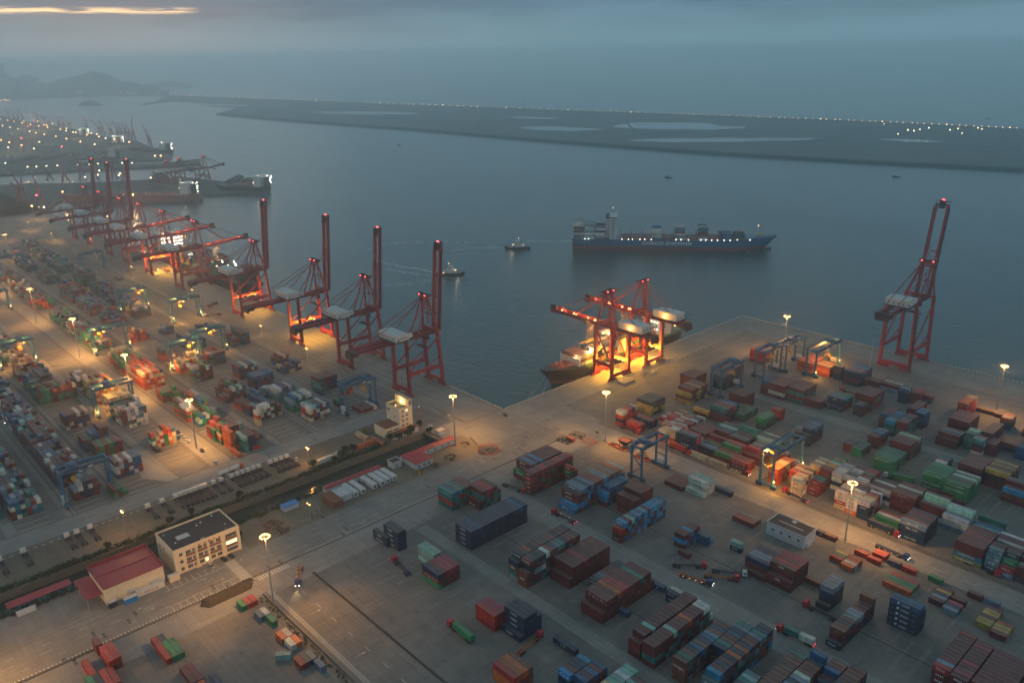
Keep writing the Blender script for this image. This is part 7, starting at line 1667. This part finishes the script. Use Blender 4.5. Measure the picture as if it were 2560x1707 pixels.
LU = [((150, 400), (120, 215)), ((215, 400), (185, 215)), ((272, 392), (245, 235)), ((335, 392), (300, 230)), ((540, 400), (510, 255)), ((630, 405), (560, 280)), ((690, 405), (605, 300)), ((830, 440), (740, 310)), ((900, 450), (830, 315)), ((975, 460), (880, 310)), ((1230, 530), (1220, 335)), ((1400, 540), (1295, 360)), ((1450, 550), (1425, 365)), ((1565, 575), (1505, 375)), ((1665, 600), (1620, 390)), ((1715, 605), (1680, 400)), ((1775, 605), (1740, 405)), ((1825, 610), (1800, 415)), ((1880, 640), (1890, 355)), ((2110, 745), (2050, 450)),
      ((700, 1190), (650, 1030)), ((920, 1205), (895, 950)), ((1165, 1195), (1105, 850)), ((1340, 1190), (1300, 870)), ((1610, 1170), (1520, 830)), ((1760, 1180), (1720, 1050)), ((340, 1490), (230, 1080)), ((570, 1500), (545, 1155)), ((290, 1500), (215, 1240)), ((2200, 1230), (2170, 1130))]
where = ["at the far left of the bay skyline", "second at the bay skyline's left", "third in the skyline's left group", "fourth in the skyline's left group", "left of the leaning pair on the skyline", "first leaning crane behind the bright lamps", "second leaning crane behind the bright lamps", "leaning furthest, mid skyline", "middle of the leaning trio", "last of the leaning trio", "tallest at the lit ship berth", "leaning over the lit ship berth", "upright past the lit berth", "leaning alone past the berth", "first of four upright in a line", "second of four upright in a line", "third of four upright in a line", "fourth of four upright in a line", "hook-topped beside the four", "alone at the tip of the far pier", "short one by the basin's yellow reflection", "stout one by the brightest basin reflection", "tall one mid basin", "hazy one behind the raised booms", "tall one with a wide house by the basin", "low one among white ship lights", "front one rising at the left edge", "front one with spread stays, red lamp", "front low one at the left edge", "small one right of the basin"]
for (a, b), w_ in zip(LU, where): luffing(Z6(*a), Z6(*b), f"slewing portal crane {w_}")
# shore unloaders at the pier's right end
for i, (x, y, lab) in enumerate([(430, 462, "dark bridge unloader nearest the red bulk ship"), (462, 455, "middle of three dark bridge unloaders on the pier"), (520, 448, "dark bridge unloader farthest out on the pier")]):
    p = W(x, y, 0); sts("ship_unloader", (p.x, p.y, 0), D2R(8), lab, "dark bridge unloaders on the ore pier", G=22, a=8, zg=24, zp=10, apex=(-4, 46), up=False, tip=(38, 26), back=-34, house=(-24, -16, 9), hh=3, near=False, cn=None)
def bulker(pa, pb, label, hullm, B=30, dk=12, lit=True, sup=.1, flip=False, glow=12000):
    a, b = W(*pa, WZ), W(*pb, WZ); d = b-a; L_ = d.length; an = math.atan2(d.y, d.x)
    R = empty("cargo_ship", (a.x, a.y, WZ), an, label, "cargo ship", "bulk ships in the old harbour"); ship_hull(R, L_, B, dk, 3, 3, M['hullred'], M[hullm], False)
    q = MB(); n = int(L_*.7/22)
    for i in range(n): x = L_*.2+i*22; q.box(x, x+15, -B*.3, B*.3, dk, dk+2.4)
    q.build("hatch_cover", M['deckred'], R); x = L_*.07
    MB().box(x, x+14, -B*.42, B*.42, dk, dk+17).box(x+2, x+12, -B*.5, B*.5, dk+17, dk+20).build("superstructure", M['white'], R); MB().box(x-9, x-2, -4, 4, dk, dk+16).build("funnel", M['hullblack'], R)
    MB().beam((x+7, 0, dk+20), (x+7, 0, dk+31), .6).build("radar_mast", M['dark'], R)
    if lit:
        rd = random.Random(int(L_)); lights_row(R, [(x+14.4, rd.uniform(-B*.4, B*.4), dk+2+rd.uniform(0, 15)) for _ in range(16)]+[(x+rd.uniform(-9, 12), -B*.44, dk+rd.uniform(1, 18)) for _ in range(16)], M['lampw'], 1.25)
        c = a+d*.1; emit_lamp("deck_glow", (c.x+8, c.y-12, WZ+dk+22), glow, (1, .98, .75))
bulker((505, 500), (150, 506), "long red bulk ship moored along the pier with a blazing white-lit stern", 'hullred', glow=7000)
bulker((672, 482), (545, 478), "bulk ship at the pier's outer end with a tower of white lights", 'hullblack', glow=7000)
bulker((428, 387), (318, 378), "bulk ship at the tip of the far pier, white lights at its stern", 'hullblack', B=28, glow=7000)
bulker((300, 403), (180, 408), "dull red unlit hull between the two finger piers", 'hullred', lit=False)
bulker((215, 345), (175, 339), "lit ship among the skyline cranes, left of centre", 'hullblack', dk=10, glow=5000)
bulker((300, 366), (265, 360), "lit ship beyond the ore berth cranes", 'hullblack', dk=10, glow=5000)
for i, (x, y, w_, h_, lab) in enumerate([(585, 458, 40, 8, "long low conveyor gallery at the outer end of the pier"), (620, 468, 14, 14, "square rust-brown transfer tower at the pier end"), (395, 455, 30, 8, "low shed on the middle of the pier"), (140, 395, 60, 6, "low warehouse on the far pier"), (240, 398, 70, 6, "long grey storage hall on the far pier"), (60, 402, 60, 6, "dark storage hall at the left of the far pier")]):
    p = W(x, y, 0); R = empty("harbour_shed", (p.x, p.y, 0), D2R(140), lab, "shed"); MB().box(-w_, w_, -9, 9, 0, h_).build("wall", M['hullred' if i == 1 else 'greywall' if i == 4 else 'pierland'], R); MB().sweep([[(x_, -9.5, h_), (x_, 9.5, h_), (x_, 0, h_+3)] for x_ in (-w_-.5, w_+.5)]).build("roof", M['roofdark'], R)
# far lamps: each a post with its own head
GF = "street lamps of the far harbour"
lp = MB().tube((0, 0, -24), (0, 0, 0), .3, .2, k=5); _o = lp.build("pole", M['dark']); LPM = _o.data; bpy.data.objects.remove(_o)
def head_mesh(mt, s):
    o = MB().tube((0, 0, -s*.4), (0, 0, s*.4), s*.6, s*.45, k=8).build("lamp_head", M[mt]); me = o.data; bpy.data.objects.remove(o); return me
HM = {'y': head_mesh('lampfar', 3.0), 'w': head_mesh('lampfarw', 2.8), 'r': head_mesh('lampfarr', 3.2)}
def far_lamp(px, py, kind='y', z=22, scale=1.0, label="", grp=GF, power=0, pole=True):
    p = W(px, py, z); R = empty("street_lamp", p, 0, label, "street lamp", grp)
    h = bpy.data.objects.new("lamp_head", HM[kind]); COL.objects.link(h); h.parent = R; h.scale = (scale,)*3
    if pole: l = bpy.data.objects.new("pole", LPM); COL.objects.link(l); l.parent = R; l.scale = (1, 1, z/24)
    if power: emit_lamp("far_glow", (p.x, p.y, z-3), power, (1, .55, .22), size=1)
zl = [(10, 325, 'w'), (105, 340, 'y'), (195, 358, 'y'), (335, 352, 'y'), (310, 378, 'y'), (425, 400, 'y'), (385, 425, 'r'), (540, 420, 'y'), (35, 420, 'y'), (140, 442, 'y'), (250, 462, 'w'), (415, 497, 'w'), (500, 515, 'y'), (620, 540, 'y'), (780, 565, 'y'), (930, 598, 'y'), (1125, 640, 'y'), (1325, 678, 'w'), (845, 468, 'y'), (930, 458, 'w'), (925, 487, 'w'), (1060, 512, 'w'), (1025, 508, 'y'), (1280, 522, 'y'), (1355, 535, 'w'), (1385, 570, 'y'), (1215, 545, 'y'), (1480, 592, 'w'), (1600, 608, 'y'), (1810, 645, 'y'), (615, 405, 'y'), (650, 410, 'y'), (665, 440, 'y'), (735, 387, 'y'), (525, 355, 'y'), (475, 347, 'r'), (15, 620, 'y'), (130, 650, 'y'), (300, 690, 'y'), (475, 738, 'w'), (115, 722, 'w'), (298, 590, 'r'), (865, 710, 'r'), (550, 645, 'w'), (385, 992, 'w'), (510, 990, 'w'), (650, 980, 'w'), (803, 975, 'w'), (1090, 963, 'w'), (1253, 958, 'w'), (1370, 950, 'w'), (1710, 938, 'w'), (1848, 935, 'w'), (1390, 1045, 'w'), (1370, 1105, 'w'), (875, 1342, 'y'), (1810, 1260, 'r'), (1818, 1355, 'y'), (1860, 1380, 'y'), (2110, 1145, 'w'), (2340, 1065, 'w'), (2170, 838, 'y'), (2250, 838, 'y'), (1190, 1135, 'w'), (1680, 1085, 'y'), (1660, 1110, 'w'), (1790, 1110, 'w'), (445, 1540, 'y'), (615, 1555, 'w'), (75, 940, 'w'), (480, 1145, 'w'), (510, 1390, 'r'), (1500, 1690, 'y')]
colw = {'y': 'orange-yellow', 'w': 'white', 'r': 'red'}
zone = lambda x, y: "on the bay skyline" if y < 560 else ("across the far pier fields" if y < 800 else ("lining the second pier above the basin" if y < 1060 else "around the basin and the ore pier"))
for x, y, k in zl: far_lamp(*Z6(x, y), k, 20, 1.0 if y < 900 else .75, f"{colw[k]} street lamp {zone(x, y)}", f"{colw[k]} lamps {zone(x, y)}", power=(26000 if (y < 760 and (x*7+y) % 3 == 0) else (16000 if y > 1200 and k != 'r' else 0)))
# the lamp line on the causeway and the lights of the town
rd = random.Random(2); cwp = [(250, 233.5), (420, 238), (700, 248.5), (1000, 260.5), (1400, 275), (1800, 289), (2200, 304.5), (2540, 321)]
def on_line(t_):
    t_ = t_*(cwp[-1][0]-cwp[0][0])+cwp[0][0]
    for i in range(len(cwp)-1):
        if t_ <= cwp[i+1][0]: u = (t_-cwp[i][0])/(cwp[i+1][0]-cwp[i][0]); return t_, cwp[i][1]*(1-u)+cwp[i+1][1]*u
    return cwp[-1]
for i in range(132):
    x, y = on_line(((i/131)**1.0)); big = i % 9 == 4; x += rd.uniform(-3, 3)
    far_lamp(x, y-1.0, 'y', 14, (1.0 if big else .62)*(1.3 if x < 1200 else .85), "orange street lamp in the line along the causeway", "street lamps along the causeway", pole=False)
for i in range(52):
    x, y = [(rd.uniform(100, 160), rd.uniform(226, 244)), (rd.uniform(190, 225), rd.uniform(226, 233)), (rd.uniform(235, 400), rd.uniform(231, 237)), (rd.uniform(0, 25), rd.uniform(249, 253)), (rd.uniform(140, 165), rd.uniform(214, 230))][i % 5]
    k = rd.choice('yyywr'); far_lamp(x, y, k, 12, rd.uniform(.7, 1.7), f"{colw[k]} town light at the foot of the hill", f"{colw[k]} town lights below the hill", pole=False)
far_lamp(55, 201, 'r', 40, 3.0, "large red glowing sign light above the town", GF, pole=False)
for i, (x, y, s) in enumerate([(2245, 335, 1), (2270, 325, 1.3), (2285, 327, 1.3), (2300, 324, 1), (2322, 320, 1.2), (2375, 325, 1.2), (2395, 322, 1.2), (2405, 333, 1), (2445, 320, 1), (2455, 323, 1), (2210, 310, .8)]): far_lamp(x, y, 'w', 18, s*.8, "white lamp in the bright cluster at the island's right end", "white lamps at the island's right end")
p = W(1311, 275, 0); R = empty("pylon", (p.x, p.y, 0), 0, "thin pylon standing alone on the causeway", "pylon"); MB().beam((0, 0, 0), (0, 0, 46), 2.4, 2.4, w2=.8).beam((-6, 0, 36), (6, 0, 36), .8).build("mast", M['dark'], R)
# town towers at the left edge
for i, (x, y0_, y1_, w_) in enumerate([(-6, 215, 172, 60), (8, 218, 176, 50), (18, 222, 200, 60), (40, 224, 206, 80), (72, 226, 200, 60), (88, 227, 203, 50), (30, 226, 212, 90), (105, 229, 215, 60)]):
    b = W(x, 236, 0); D = math.hypot(b.x-CAM.x, b.y-CAM.y); h = (236-y1_)/FPX*D
    R = empty("tower_block", (b.x, b.y, 0), D2R(20+i*7), f"hazy town tower block {['cut by the left edge, tallest', 'second tallest beside the edge', 'third from the left edge', 'wide one under the red light', 'slim one left of the hill', 'slim one touching the hill slope', 'low broad one in front', 'small one at the hill foot'][i]}", "tower block", "town towers in the haze")
    s = w_*.5*D/6500; MB().box(-s, s, -s, s, 0, h).build("wall", M['greywall'], R); MB().box(-s*.5, s*.5, -s*.5, s*.5, h, h+6).build("roof", M['roofdark'], R)
    q = MB()
    for k in range(int(h/9)): q.box(-s-.3, s+.3, -s-.3, s+.3, 4+k*9, 6+k*9)
    q.build("window_band", M['glass'], R)
